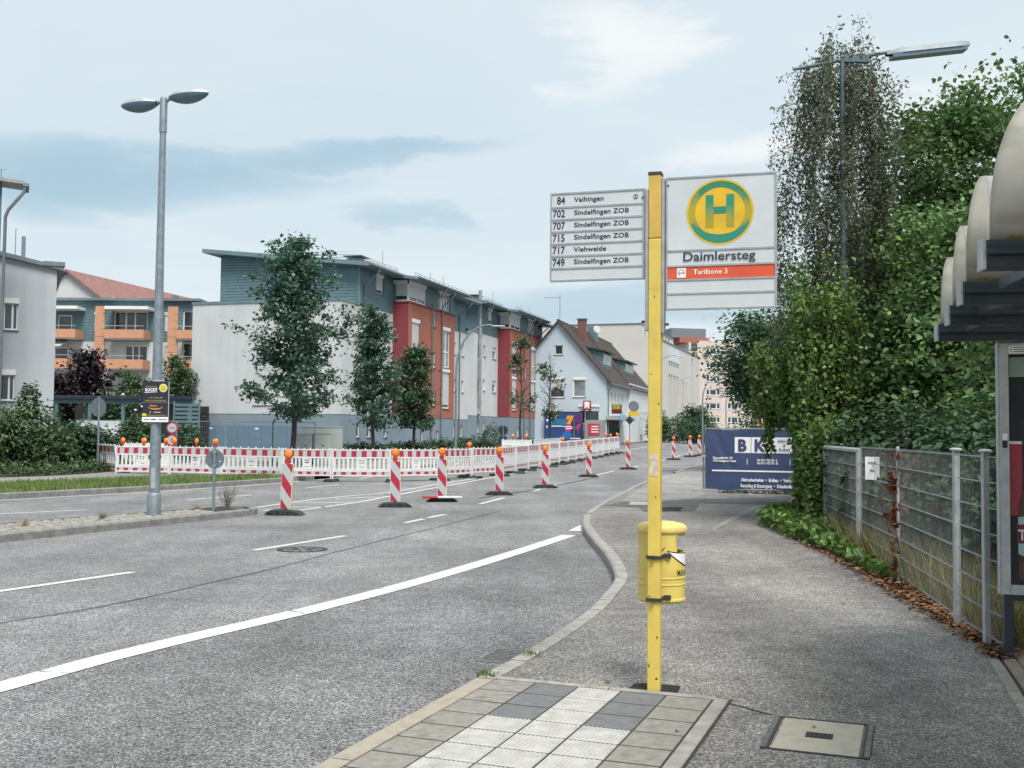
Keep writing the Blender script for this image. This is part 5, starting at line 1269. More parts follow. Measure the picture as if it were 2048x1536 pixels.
def dark_sign(t_, w, h):
    MB().bx(0, w, -.08, .08, 0, h).build('case', M['ink'], t_); MB().bx(.03, w - .03, -.085, -.08, .04, h * .42).build('red_field', mat('maroon_field', (.13, .01, .02), .5), t_)
    yl_ = mat('sign_yellow', (.60, .45, .02), .5); text('IMPORT', .24, w / 2, -.087, h * .74, yl_, t_, .04, .82, 'CENTER'); text('EXPORT', .24, w / 2, -.087, h * .50, yl_, t_, .04, .82, 'CENTER')
wall_sign('shop_sign', 'black, yellow and maroon sign above the corner shop canopy', 0, 2.95, .9, .85, .0, dark_sign, 0.0, gpt(-.55, 0, .25))
def yellow_sign(t_, w, h):
    b = MB(); b.bx(0, w, -.05, .05, 0, h); b.build('panel', mat('shop_yellow', (.55, .36, .02), .5, var=.15), t_); b = MB(); b.lathe([(.0, .0), (.3, .04), (.52, .14)], 20); o = b.build('satellite_dish', M['galv'], t_, smooth=60); o.location = (w * .55, .1, .95); o.rotation_euler = (R(95), 0, R(-20))
wall_sign('shop_sign', 'small yellow shop sign with a satellite dish over the canopy', 0, 2.8, 1.0, .45, 0, yellow_sign, R(15), gpt(-1.5, 0, -3.4))
def red_panel(t_, w, h):
    MB().bx(0, w, -.02, .0, 0, h).build('panel', mat('poster_red', (.45, .03, .07), .5, var=.1), t_)
    for z in (.25, .5, .75): MB().bx(.3, w - .1, -.025, -.021, z, z + .1).build('print_line', M['white_ink'], t_)
wall_sign('shop_sign', 'red poster beside the shop entrance, next to the billboard', 0, .95, 1.05, 1.05, 0, red_panel, 0, gpt(1.55, 0, .93))

# ---- pale office block
OA = math.atan2(.95, .31)
ob = Vector((ray(1321, 870)[0] * 136, 136, g(136)))
t = thing('office_building', 'large pale office block with tall slot windows behind the yellow pole', 'building', ob, OA)
b = MB(); Lo, Do = 34, 17
slots = [(6.0 + k * 1.75, 7.0 + k * 1.75, 2.6, 8.6) for k in range(5)] + [(17.5, 18.5, 2.4, 8.2), (20.5, 21.3, 2.4, 8.2)] + [(26.0, 27.2, 2.4, 12)]
b.wall((0, 0, 0), X_, -Y_, 0, Lo, -1, 12.6, slots, .35); b.wall((0, Do, 0), -Y_, -X_, 0, Do, -1, 13.1); b.quad((0, 0, 12.6), (Lo, 0, 12.6), (Lo, 4, 12.6), (0, 4, 12.6)); b.wall((Lo, 0, 0), Y_, X_, 0, Do, -1, 13); b.build('wall', M['cream_rend'], t)
for s_ in slots: MB().bx(s_[0], s_[1], .28, .34, s_[2], s_[3]).build('slot_window', M['pane'], t)
for k in range(5): MB().bx(6.0 + k * 1.75, 7.1 + k * 1.75, -.05, .0, 10.4, 12.2).build('panel', M['glass_block'] if 'glass_block' in M else mat('pale_glass', (.50, .58, .60), .3, var=.1), t)
for z in (9.9, 10.2):
    for k in range(5): MB().bx(6.0 + k * 1.75, 6.9 + k * 1.75, -.04, .0, z - .7 * (z > 10) * 0, z + .09).build('ledge', M['dark'], t)
b = MB(); tops = [(2.2 + k * 2.2, 3.3 + k * 2.2, 13.3, 14.5) for k in range(9)]; b.wall((0, 2.5, 0), X_, -Y_, 0, Lo * .72, 12.6, 14.7, tops, .2); b.wall((0, Do, 0), -Y_, -X_, 0, Do - 2.5, 13.1, 14.7); b.quad((0, 2.5, 14.7), (Lo * .72, 2.5, 14.7), (Lo * .72, Do, 14.7), (0, Do, 14.7)); b.build('upper_wall', M['cream_rend'], t)
for s_ in tops: MB().bx(s_[0], s_[1], 2.62, 2.68, s_[2], s_[3]).build('window', M['pane'], t)
b = MB(); b.bx(-.1, Lo * .72, 2.4, 2.6, 14.7, 14.82); b.bx(-.1, .1, 2.6, Do, 14.7, 14.82); b.bx(-.1, Lo, -.1, .1, 12.6, 12.75); b.build('parapet_cap', M['zinc'], t)
MB().bx(-.0, 3, Do + .05, Do + 1.8, -1, 13.9).build('stair_block', M['cream_rend'], t)
# ---- pink tower block
pb = Vector((ray(1386, 870)[0] * 205, 205, g(205)))
t = thing('tower_block', 'tall pink apartment tower at the far end of the road', 'building', pb, R(12))
wn = [(2.6 + c * 4.4, 5.6 + c * 4.4, 2.9 + f_ * 2.62, 4.1 + f_ * 2.62) for c in range(2) for f_ in range(6)]
b = MB(); b.wall((0, 0, 0), X_, -Y_, 1.2, 12, 1.2, 18.6, wn, .2); b.wall((12, 0, 0), Y_, X_, 0, 12, -1, 18.6); b.quad((0, 0, 18.6), (12, 0, 18.6), (12, 12, 18.6), (0, 12, 18.6)); b.wall((1.2, 12, 0), -Y_, -X_, 0, 12, -1, 18.6); b.build('wall', M['pink_rend'], t)
for w in wn: window(t, (0, 0, 0), X_, -Y_, *w, mull=(.27, .73), fw=.16)
MB().bx(1.3, 12, -.4, .1, -1, 1.2).build('ground_floor', M['dark'], t); MB().bx(3, 6, -.5, -.4, -1, 1.0).build('entrance', M['frame_white'], t)
b = MB(); b.bx(-1.0, 1.2, -.3, 6, -1, 18.2); st_ = b.build('stair_tower', M['cream_rend'], t)
for f_ in range(7):
    MB().bx(-.5, .7, -.36, -.3, 1.6 + f_ * 2.5, 3.0 + f_ * 2.5).build('window', M['pane'], st_); MB().bx(-.5, .7, -.37, -.3, 3.05 + f_ * 2.5, 3.8 + f_ * 2.5).build('brick_panel', M['red_rend'], st_)
MB().bx(-2.5, 3.5, .5, 8, 18.2, 19.2).build('roof_band', M['red_rend'], t); MB().bx(-4, 3, 1, 8, 19.2, 21.0).build('plant_room', M['zinc'], t)
ob2 = Vector((ray(1452, 870)[0] * 235, 235, g(235)))
t = thing('balcony_building', 'far apartment block with stacked orange balconies behind the banner', 'building', ob2, R(4))
MB().bx(0, 16, 0, 10, -1, 20).build('wall', M['cream_rend'], t)
for f_ in range(6):
    for c in range(3):
        MB().bx(.6 + c * 3.6, 3.6 + c * 3.6, -1.5, -.0, 2.6 + f_ * 2.8, 3.7 + f_ * 2.8).build('balcony', M['orange'], t); MB().bx(1.0 + c * 3.6, 3.0 + c * 3.6, -.06, -.0, 3.75 + f_ * 2.8, 5.2 + f_ * 2.8).build('window', M['pane'], t)
for c in range(4): MB().bx(.2 + c * 3.6, .45 + c * 3.6, -1.6, -.0, -1, 19).build('pier', M['cream_rend'], t)
MB().bx(9.0 - 1.5, 9.0 - .7, -1.62, -1.55, 2.0, 3.2).build('yellow_panel', M['yellow_edge'], t)
# ---- grey house at the left edge
t = thing('grey_building', 'grey rendered house with two small windows behind the roadside bushes', 'building', (ray(107, 800)[0] * 50, 50, g(50)), R(25))
gw = [(-2.22, -1.60, 6.1, 7.35), (-2.28, -1.66, 2.85, 4.05)]
b = MB(); b.wall((0, 0, 0), X_, -Y_, -2.52, 0, -1, 9.0, gw); b.add([(-2.52, 0, 9.0), (0, 0, 9.0), (-2.52, 0, 9.5)], [(0, 1, 2)]); b.wall((0, 0, 0), Y_, X_, 0, 9, -1, 9.0); b.build('wall', M['grey_rend'], t)
for w in gw: window(t, (0, 0, 0), X_, -Y_, *w, mull=(.62,), box=True, fw=.07)
b = MB(); b.hexa([(-2.6, -.2, 9.52), (.3, -.2, 8.96), (.3, 9, 8.96), (-2.6, 9, 9.52), (-2.6, -.2, 9.72), (.3, -.2, 9.14), (.3, 9, 9.14), (-2.6, 9, 9.72)]); rf = b.build('roof', M['zinc'], t)
b = MB(); b.bx(-.6, .33, -.25, .6, 9.16, 9.36); b.build('roof_box', M['zinc'], rf); b = MB(); b.tube([(-1.45, 1.5, 9.3), (-1.45, 1.5, 10.7)], .09, 10); b.build('flue', M['galv'], rf); b = MB(); b.tube([(-1.8, 1.2, 9.3), (-1.8, 1.2, 11.0)], .02, 5); b.build('lightning_rod', M['galv'], rf)
MB().bx(-3.2, -1.7, -.35, -.02, -1, 1.75).build('porch', M['base_rend'], t); MB().bx(-3.3, -1.6, -.42, -.02, 1.75, 1.85).build('porch_cap', M['zinc'], t)
t = thing('slate_building', 'corner of a slate-roofed house with gutter and rain pipe at the picture edge', 'building', (ray(-3, 800)[0] * 46, 46, g(46)), R(25))
b = MB(); b.bx(-9, -.12, 0, .8, -1, 12.1); b.build('wall', M['slate'], t)
b = MB(); b.hexa([(-9, -.5, 12.7), (.75, -.5, 12.15), (.75, .9, 12.15), (-9, .9, 12.7), (-9, -.5, 12.86), (.75, -.5, 12.30), (.75, .9, 12.30), (-9, .9, 12.86)]); rf = b.build('roof', M['zinc_light'], t); MB().bx(.7, .95, -.5, .9, 12.06, 12.20).build('gutter', M['zinc'], rf)
b = MB(); b.tube([(.78, -.4, 12.1), (.74, -.4, 11.8), (.15, -.3, 11.0), (.05, -.2, 10.7), (.02, -.2, -1)], .07, 8); b.build('downpipe', M['zinc'], t, smooth=40)
b = MB()
for k in range(8): b.tube([(-1.7 + k * .22, -.3, 12.3), (-1.7 + k * .22, -.3, 12.75)], .02, 5)
b.tube([(-3, -.3, 12.85), (.0, -.3, 12.74)], .02, 5); b.build('snow_guard', M['zinc'], rf)

# ---- orange balcony house and red-roofed house behind
bo = Vector((ray(100, 800)[0] * 97, 97, 0))
t = thing('balcony_house', 'slate and orange balcony house behind the purple-leaved tree', 'building', bo, R(-1))
k_ = 97 / FPX; zz = lambda py: CAMH + (860.5 - py) * k_; xx = lambda px: (px - 100) * k_
wn = [(xx(185), xx(201), zz(663), zz(630)), (xx(327), xx(345), zz(663), zz(630)), (xx(225), xx(293), zz(663), zz(624)), (xx(364), xx(391), zz(663), zz(622)), (xx(111), xx(140), zz(664), zz(632)),
      (xx(248), xx(294), zz(724), zz(692)), (xx(330), xx(346), zz(724), zz(692)), (xx(364), xx(391), zz(720), zz(686)), (xx(106), xx(134), zz(722), zz(697)), (xx(111), xx(140), zz(790), zz(755))]
b = MB(); b.wall((0, 0, 0), X_, -Y_, -2, xx(400), zz(684), zz(603), wn); aw = b.build('upper_wall', M['slate'], t)
planks(aw, (0, 0, 0), X_, -Y_, 0, xx(395), zz(684), zz(606), [(a - .02, b_ + .02, c - .05, d + .05) for a, b_, c, d in wn], h=.28)
b = MB(); b.wall((0, 0, 0), X_, -Y_, -2, xx(400), -1, zz(684), wn); b.build('wall', M['white_rend'], t)
for k, w in enumerate(wn): window(t, (0, 0, 0), X_, -Y_, *w, shutter=.9 if k < 2 else 0, box=k in (0, 1, 6), mull=(.35, .62) if w[1] - w[0] > 1.8 else (), fw=.1)
MB().bx(-2, xx(400), -.5, 9, zz(603), zz(598)).build('roof', M['zinc'], t)
for px0_, px1_ in ((201, 220), (345, 365)):
    for k in range(9): MB().bx(xx(px0_), xx(px1_), -1.6, -1.45, zz(617 + (k + 1) * 15.2) + .02, zz(617 + k * 15.2) - .02).build('pier_panel', M['orange'], t)
for (a, c, zt, zb) in ((222, 300, 664, 681), (222, 300, 723, 741), (100, 165, 664, 681), (365, 400, 664, 681), (100, 150, 722, 741), (365, 400, 724, 742), (100, 150, 786, 802)):
    bal = MB(); bal.bx(xx(a), xx(c), -1.9, -1.8, zz(zb), zz(zt)); bo_ = bal.build('balcony', M['orange'], t)
    MB().bx(xx(c) - .1, xx(c), -1.8, -.0, zz(zb), zz(zt)).build('balcony_side', M['orange'], bo_); MB().bx(xx(a), xx(c) - .1, -1.8, .0, zz(zb) - .05, zz(zb) + .12).build('balcony_floor', M['frame_white'], bo_)
    b = MB(); b.tube([(xx(a), -1.85, zz(zt - 7)), (xx(c), -1.85, zz(zt - 7))], .025, 5); b.build('rail', M['galv_pale'], bo_)
for a, c in ((222, 308), (100, 168)): MB().bx(xx(a), xx(c), -1.95, -.0, zz(624), zz(618)).build('canopy', M['frame_white'], t)
b = MB(); b.hexa([(xx(104), -1.9, zz(698)), (xx(136), -1.9, zz(698)), (xx(140), -.1, zz(684)), (xx(104), -.1, zz(684)), (xx(104), -1.9, zz(696)), (xx(136), -1.9, zz(696)), (xx(140), -.1, zz(682)), (xx(104), -.1, zz(682))]); b.build('awning', M['shutter'], t)
for px in (130, 180, 235): b = MB(); b.hexa([(xx(px), 2, zz(598)), (xx(px + 34), 2, zz(598)), (xx(px + 34), 4.5, zz(599)), (xx(px), 4.5, zz(584)), (xx(px), 2.1, zz(597)), (xx(px + 34), 2.1, zz(597)), (xx(px + 6), 4.6, zz(584)), (xx(px + 0), 4.6, zz(583))]); b.build('solar_panel', M['galv_pale'], t)
rh = Vector((ray(128, 800)[0] * 116, 116, 0)); k2 = 116 / FPX; z2 = lambda py: CAMH + (860.5 - py) * k2; x2 = lambda px: (px - 128) * k2
t = thing('red_roofed_house', 'house with long red tiled roof rising behind the balcony house', 'house', rh, 0)
ra = R(22)
b = MB(); b.add([(x2(60), 0, z2(640)), (x2(60), 0, z2(598)), (x2(128), 0, z2(545)), (x2(205), 0, z2(606)), (x2(205), 0, z2(640))], [(0, 1, 2, 3, 4)]); b.build('gable_wall', M['white_rend'], t)
ex, ey = 6.7, 26.5
def slope(a, c, nm):
    b = MB(); b.hexa([(a[0], -.5, a[1]), (c[0], -.5, c[1]), (c[0] + ex, ey, c[1]), (a[0] + ex, ey, a[1]), (a[0], -.5, a[1] + .25), (c[0], -.5, c[1] + .25), (c[0] + ex, ey, c[1] + .25), (a[0] + ex, ey, a[1] + .25)]); return b.build(nm, M['red_tile'], t)
r1_ = slope((x2(128), z2(545)), (x2(212), z2(610)), 'roof'); slope((x2(50), z2(606)), (x2(128), z2(545)), 'roof_back')
b = MB(); b.bx(x2(262), x2(272), 13, 14, z2(600), z2(560)); b.build('chimney', M['zinc'], r1_)
b = MB(); b.hexa([(x2(196), 3, z2(604)), (x2(236), 8, z2(604)), (x2(226), 9, z2(592)), (x2(190), 4, z2(592)), (x2(196), 3, z2(592)), (x2(236), 8, z2(592)), (x2(226), 9, z2(582)), (x2(190), 4, z2(582))]); b.build('dormer', M['red_tile'], r1_)
# ================================================================== NEAR RIGHT SIDE: fence, shelter, banner
M['wire_dark'] = mat('weathered_wire', (.16, .17, .165), .6, .3, var=.3, scale=6)
# ---- double-wire mesh fence
fp = [Vector(p) for p in ((5.55, 19.05), (4.95, 15.35), (4.53, 12.63), (4.02, 9.74), (3.87, 8.80), (3.83, 8.42))]
fn = thing('mesh_fence', 'grey double-wire mesh fence with flat-capped posts between pavement and bushes', 'fence', (fp[0].x, fp[0].y, 0))
def loc(p, z=0.0): return Vector((p.x - fp[0].x, p.y - fp[0].y, z))
for i, (p, r_) in enumerate(zip(fp[:5], (.038, .034, .018, .027, .027))):
    b = MB(); q = loc(p); zt = 1.52 if i < 2 else 1.58
    b.bx(q.x - r_, q.x + r_, q.y - r_, q.y + r_, -.05, zt); ps = b.build('post', M['galv_pale'], fn, bevel=.006)
    if i >= 3: b = MB(); b.lathe([(.0, zt), (.055, zt), (.055, zt + .012), (.035, zt + .022), (0, zt + .025)], 14, c=(q.x, q.y, 0)); b.build('post_cap', M['galv_pale'], ps, smooth=40)
for i in range(5):
    a, c = loc(fp[i]), loc(fp[i + 1]); d = (c - a); L_ = d.length; d.normalize(); nn = Vector((-d.y, d.x, 0)); zt = 1.47 if i == 0 else 1.54
    a2, c2 = a + d * .05, c - d * (.04 if i < 4 else 0)
    nb_ = 8
    for k in range(nb_):
        z = .10 + (zt - .10) * k / (nb_ - 1); b = MB()
        for s_ in (-.010, .010): b.tube([a2 + nn * s_ + Vector((0, 0, z)), c2 + nn * s_ + Vector((0, 0, z))], .0045, 5)
        b.build('horizontal_wire', M['galv'], fn)
    b = MB(); m_ = int(L_ / .05)
    for k in range(1, m_): p = a2.lerp(c2, k / m_); b.tube([p + Vector((0, 0, .08)), p + Vector((0, 0, zt + .02))], .0022, 4, cap=False)
    o = b.build('vertical_wires', M['wire_dark'], fn); o['kind'] = 'stuff'
for (i, j, z0, z1) in ((0, 1, 1.46, 1.53),):
    b = MB(); a, c = loc(fp[0]), loc(fp[1]); b.tube([a + Vector((0, 0, 1.5)), c + Vector((0, 0, 1.5))], .035, 6); b.build('gate_bar', M['galv_pale'], fn)
b = MB(); p = loc(fp[1]).lerp(loc(fp[2]), .42); nt_ = thing('notice', 'small white notice wired to the mesh fence', 'notice', (fp[0].x + p.x - .02, fp[0].y + p.y - .02, 1.13), R(-72 + 90 - 96))
MB().bx(-.09, .09, -.012, -.006, 0, .30).build('plate', M['white_ink'], nt_); text('WERBE', .045, 0, -.0135, .2, M['ink'], nt_, .02, .8, 'CENTER'); text('FREI', .045, 0, -.0135, .1, M['ink'], nt_, .02, .8, 'CENTER')
nt_.rotation_euler = (0, 0, R(-12))
b = MB(); b.tube([(6.3, 17.2, 0), (6.3, 17.2, 1.9)], .04, 8); b.tube([(6.3, 17.2, 1.83), (6.75, 17.1, 1.83)], .015, 6); o = b.build('steel_post', M['galv']); tag(o, 'grey steel post standing behind the mesh fence', 'post')

# ---- bus shelter: dome roof on dark beams, poster case
sh = thing('bus_shelter', 'bus shelter with four arched acrylic roof vaults on dark beams', 'bus shelter', (3.8, 8.31, 0))
SD = Vector((.322, .947, 0)).normalized(); SN = Vector((.947, -.322, 0)).normalized()      # along the road / away from the road
o0 = Vector((3.8, 8.31, 0))
def shp(a, c, z): return SD * a + SN * c + Vector((0, 0, z))
edge0 = Vector((3.32, 8.32, 0)) - o0
beams = [(8.30, 3.30), (7.10, 2.90), (6.0, 2.525), (4.72, 2.09), (3.5, 1.77)]
for k, (Y, X) in enumerate(beams):
    b = MB(); p = Vector((X, Y, 0)) - o0; e_ = Vector((.985, -.17, 0)).normalized(); f_ = Vector((.17, .985, 0)).normalized()
    zb = 2.445
    def q(a, c, z): return p + e_ * a + f_ * c + Vector((0, 0, z))
    b.hexa([q(0, 0, zb), q(2.6, 0, zb), q(2.6, .10, zb), q(0, .10, zb), q(0, 0, zb + .13), q(2.6, 0, zb + .13), q(2.6, .1, zb + .13), q(0, .1, zb + .13)])
    bm = b.build('beam', M['dark_steel'], sh, bevel=.008)
    b = MB(); b.hexa([q(-.012, -.004, zb - .002), q(0.0, -.004, zb - .002), q(0, .104, zb - .002), q(-.012, .104, zb - .002), q(-.012, -.004, zb + .14), q(0, -.004, zb + .14), q(0, .104, zb + .14), q(-.012, .104, zb + .14)]); b.build('end_cap', M['galv_pale'], bm)
    b = MB(); b.hexa([q(0, -.03, zb + .06), q(2.6, -.03, zb + .06), q(2.6, 0, zb + .08), q(0, 0, zb + .08), q(0, -.03, zb + .075), q(2.6, -.03, zb + .075), q(2.6, 0, zb + .1), q(0, 0, zb + .1)]); b.build('drip_edge', M['dark_steel'], bm)
    if k < 4:
        b = MB(); b.hexa([q(.34, .1, zb + .05), q(.42, .1, zb + .05), q(.42, 1.1, zb + .05), q(.34, 1.1, zb + .05), q(.34, .1, zb + .11), q(.42, .1, zb + .11), q(.42, 1.1, zb + .11), q(.34, 1.1, zb + .11)]) if k > 0 else None
        if k > 0: b.build('side_rail', M['dark_steel'], sh)
    if k > 3: continue
    # dome over the bay behind this beam: steep near face, rounded crown
    # translucent barrel vault from this beam to the next one nearer the stop
    Yn, Xn = beams[k + 1]; pn = Vector((Xn, Yn, 0)) - o0; n_ = 26; b = MB(); vs = []; al = (.03, .06, .3, .8, 1.5, 2.5)
    for a in al:
        for i in range(n_ + 1):
            w_ = math.pi * i / n_; t_ = .5 * (1 - math.cos(w_)); v = p.lerp(pn, t_) + e_ * a + f_ * (.05 * (1 - t_) + .05 * t_); vs.append((v.x, v.y, zb + .11 + .42 * abs(math.sin(w_)) ** .62))
    b.add(vs, [(j * (n_ + 1) + i, (j + 1) * (n_ + 1) + i, (j + 1) * (n_ + 1) + i + 1, j * (n_ + 1) + i + 1) for j in range(len(al) - 1) for i in range(n_)])
    dm = b.build('roof_vault', M['acryl'], sh, smooth=70); so = dm.modifiers.new('thickness', 'SOLIDIFY'); so.thickness = .008
    b = MB()                                                # mossy seam along the foot of the dome
    for i in range(26):
        a = .08 + i * .09; h_ = random.uniform(.01, .055) * (1.5 if 6 < i < 22 else .6); b.add([q(a, .030, zb + .128), q(a + .1, .030, zb + .128), q(a + .08, .020, zb + .137 + h_), q(a + .03, .020, zb + .137 + h_ * .8)], [(0, 1, 2, 3)])
    b.build('moss_seam', M['moss'], dm)['kind'] = 'stuff'
# poster case standing under the last beam
pc = thing('poster_case', 'glazed poster case on a dark post, beer bottle advertisement, under the shelter roof', 'poster case', (3.755, 8.30, 0), R(-16))
Wc, z0, z1 = 1.28, .50, 2.43
MB().bx(.03, .10, .02, .10, -.02, z0 + .02).build('leg', M['dark_steel'], pc, bevel=.004); MB().bx(Wc - .1, Wc - .03, .02, .10, -.02, z0 + .02).build('leg', M['dark_steel'], pc, bevel=.004)
MB().bx(.10, Wc - .10, .03, .09, z0 - .05, z0).build('foot_rail', M['dark_steel'], pc)
MB().bx(0.0, .012, -.0, .12, z0, z1).build('side_flange', M['galv_pale'], pc)
b = MB(); fw = .075
b.bx(.012, fw, -.02, .13, z0, z1); b.bx(Wc - fw, Wc, -.02, .13, z0, z1); b.bx(fw, Wc - fw, -.02, .13, z1 - .09, z1); b.bx(fw, Wc - fw, -.02, .13, z0, z0 + .075); b.build('case_frame', M['galv_pale'], pc, bevel=.006)
MB().bx(fw, Wc - fw, .03, .05, z0 + .075, z1 - .09).build('poster', mat('poster_dark', (.012, .016, .02), .5, var=.4, scale=2), pc)
y = .028
MB().bx(fw, .6, -.024, -.021, z1 - .085, z1 - .025).build('label_strip', M['white_ink'], pc)
for k in range(3):
    b = MB(); b.disc((fw + .018, z1 - .038 - k * .016), .005, -.026, 0, 10); b.build('label_dot', M['ink'], pc); MB().bx(fw + .035, fw + .12 + .03 * (k % 2), -.0265, -.0245, z1 - .041 - k * .016, z1 - .036 - k * .016).build('label_line', M['ink'], pc)
MB().bx(fw + .01, Wc - fw - .01, y - .002, y, z1 - .255, z1 - .11).build('lamp_cover', mat('pale_green_panel', (.30, .36, .33), .4, var=.1), pc)
MB().bx(fw + .008, Wc - fw - .01, y - .003, y - .001, z1 - .262, z1 - .255).build('cover_edge', M['galv_pale'], pc)
MB().bx(.20, .23, y - .001, y, z0 + .9, z1 - .34).build('poster_pillar', M['slate'], pc)
MB().bx(fw + .005, fw + .095, y - .002, y, 1.10, 1.66).build('red_field', mat('poster_red_field', (.35, .03, .05), .45, var=.1), pc); MB().bx(fw + .005, fw + .095, y - .0025, y - .0005, 1.65, 1.672).build('red_field_edge', M['white_ink'], pc)
bot = [(.315 + x, z) for x, z in ((-.034, 1.86), (-.040, 1.80), (-.042, 1.60), (-.048, 1.48), (-.095, 1.36), (-.155, 1.26), (-.175, 1.18), (-.178, .64), (-.168, .61))]
bot2 = [(.63 - x, z) for x, z in reversed(bot)]
MB().add([(x, y - .004, z) for x, z in bot + bot2], [tuple(range(len(bot) * 2))]).build('bottle_print', mat('bottle_glass_brown', (.085, .030, .012), .3, var=.5, scale=6), pc)
amb = mat('beer_amber', (.30, .10, .02), .3, var=.3, scale=5); MB().add([(x, y - .005, z) for x, z in ((.235, 1.28), (.40, 1.28), (.46, 1.2), (.46, 1.12), (.195, 1.12), (.2, 1.2))], [(0, 1, 2, 3, 4, 5)]).build('beer_print', amb, pc); MB().bx(.17, .46, y - .0055, y - .005, .66, .76).build('beer_print', amb, pc)
lb_ = mat('bottle_label_blue', (.42, .53, .57), .45, var=.2, scale=14)
MB().bx(.27, .36, y - .0065, y - .006, 1.58, 1.76).build('neck_label', lb_, pc); MB().add([(x, y - .0065, z) for x, z in ((.135, 1.09), (.20, 1.10), (.27, 1.17), (.36, 1.17), (.43, 1.10), (.495, 1.09), (.495, .80), (.43, .77), (.36, .71), (.27, .71), (.2, .78), (.135, .81))], [tuple(range(12))]).build('bottle_label', lb_, pc)
MB().bx(.125, .505, y - .0075, y - .007, .89, 1.035).build('label_band', mat('label_maroon', (.14, .012, .035), .45, var=.1), pc)
text('TYSKIE', .115, .135, y - .009, .915, M['white_ink'], pc, .02, .80); text('TYS', .03, .29, y - .008, 1.66, M['ink_navy'], pc, .01, .9)
b = MB(); b.bx(.27, .36, y - .0055, y - .005, 1.84, 1.89); b.build('bottle_cap', M['white_ink'], pc)
g_ = bpy.data.materials.new('case_glass'); g_.use_nodes = True; n_ = g_.node_tree.nodes; pb_ = n_['Principled BSDF']; pb_.inputs['Roughness'].default_value = .03; pb_.inputs['Transmission Weight'].default_value = 1.0; pb_.inputs['IOR'].default_value = 1.02; pb_.inputs['Base Color'].default_value = (.96, .98, .97, 1)
MB().bx(fw, Wc - fw, .000, .003, z0 + .075, z1 - .09).build('glass', g_, pc)
MB().bx(.025, .06, -.024, -.0205, 1.68, 1.73).build('sticker', M['white_ink'], pc); MB().bx(.025, .06, -.024, -.0205, 1.62, 1.675).build('sticker', M['ink'], pc)

# ---- navy contractor banner on a site fence panel
bp0, bp1 = Vector((5.72, 31.75)), Vector((9.15, 30.55)); bd = (bp1 - bp0).normalized(); BW = (bp1 - bp0).length
bf = thing('site_fence_banner', 'navy contractor banner on a site fence panel across the pavement', 'banner', (bp0.x, bp0.y, -.02), math.atan2(bd.y, bd.x))
b = MB()
for x in (.0, BW): b.tube([(x, 0, .08), (x, 0, 2.02)], .021, 8)
for z in (.12, 1.90): b.tube([(0, 0, z), (BW, 0, z)], .018, 8)
b.build('fence_frame', M['galv'], bf, smooth=40)
b = MB(); b.tube([(-.07, .05, .0), (-.07, .05, 1.88)], .02, 8); b.build('joining_post', M['galv'], bf); MB().bx(-.12, .05, -.04, .08, 1.06, 1.12).build('clamp', M['galv_pale'], bf)
MB().prism([(-.38, 0), (.38, 0), (.36, .13), (-.36, .13)], -.12, .12, axis='y').build('foot_block', M['concrete'], bf, bevel=.01); o = MB().prism([(-.3, 0), (.3, 0), (.28, .13), (-.28, .13)], -.12, .12, axis='y').build('foot_block', M['concrete'], bf, bevel=.01); o.location = (-.1, .45, .0); o.rotation_euler = (0, 0, R(70))
def wr(x, z):
    return -.04 + .010 * math.sin(x * 2.1 + z * 3.3) + .005 * math.sin(x * 5.2 - z * 4.1 + 1) +   .02 * math.exp(-((x - .25 - (1.85 - z) * .45) / .10) ** 2) * (1.0 if z > 1.0 else max(0, z * 2 - 1)) + .012 * math.sin(z * 9 + x * 1.3) * (.4 if z < .4 else .15)
b = MB(); nx_, nz_ = 70, 36; Z0b, Z1b = .15, 1.87
for j in range(nz_ + 1):
    for i in range(nx_ + 1):
        x = .02 + (BW - .04) * i / nx_; z = Z0b + (Z1b - Z0b) * j / nz_; z -= .02 * math.sin(x * 3) * (1 - j / nz_); b.v.append((x, wr(x, z), z))
for j in range(nz_):
    for i in range(nx_): k = j * (nx_ + 1) + i; b.f.append((k, k + 1, k + nx_ + 2, k + nx_ + 1)); b.m.append(0)
bn_ = b.build('banner_sheet', M['banner'], bf, smooth=60)
def onb(x, z): return Vector((x, wr(x, z) - .008, z))
def bpanel(x0_, x1_, z0_, z1_, name, m):
    b = MB(); n1 = 10
    lo_ = [onb(x0_ + (x1_ - x0_) * k / n1, z0_) for k in range(n1 + 1)]; hi_ = [onb(x0_ + (x1_ - x0_) * k / n1, z1_) for k in range(n1 + 1)]; b.add(lo_ + hi_, [(k, k + 1, n1 + 2 + k, n1 + 1 + k) for k in range(n1)]); return b.build(name, m, bf)
zs = lambda py: CAMH + .02 - (py - 869.5) * 31.4 / FPX
for a, c in ((.86, 1.32), (1.335, 1.79), (1.81, 2.75)): bpanel(a, c, 1.20, 1.66, 'white_field', M['white_ink'])
onb2 = lambda x, z: onb(x, z) + Vector((0, -.014, 0))
text('B', .46, .95, 0, 1.265, M['banner'], bf, .05, .92, fn=onb2); text('K', .46, 1.42, 0, 1.265, M['banner'], bf, .05, .92, fn=onb2)
for k, s_ in enumerate(('Abbruch', '&', 'Erdbau')): text(s_, .115, 2.27, 0, 1.52 - k * .125, M['banner'], bf, .012, .95, 'CENTER', fn=onb2)
for k, s_ in enumerate(('Palmenwaldstraße 12/8', '73733 Esslingen am Neckar')): text(s_, .092, .23, 0, 1.02 - k * .085, M['white_ink'], bf, .03, .66, fn=onb2)
for k, s_ in enumerate(('Tel. 0711 / 932 778 - 0', 'Fax 0711 / 932 778 - 29')): text(s_, .092, 1.50, 0, .965 - k * .085, M['white_ink'], bf, .03, .66, fn=onb2)
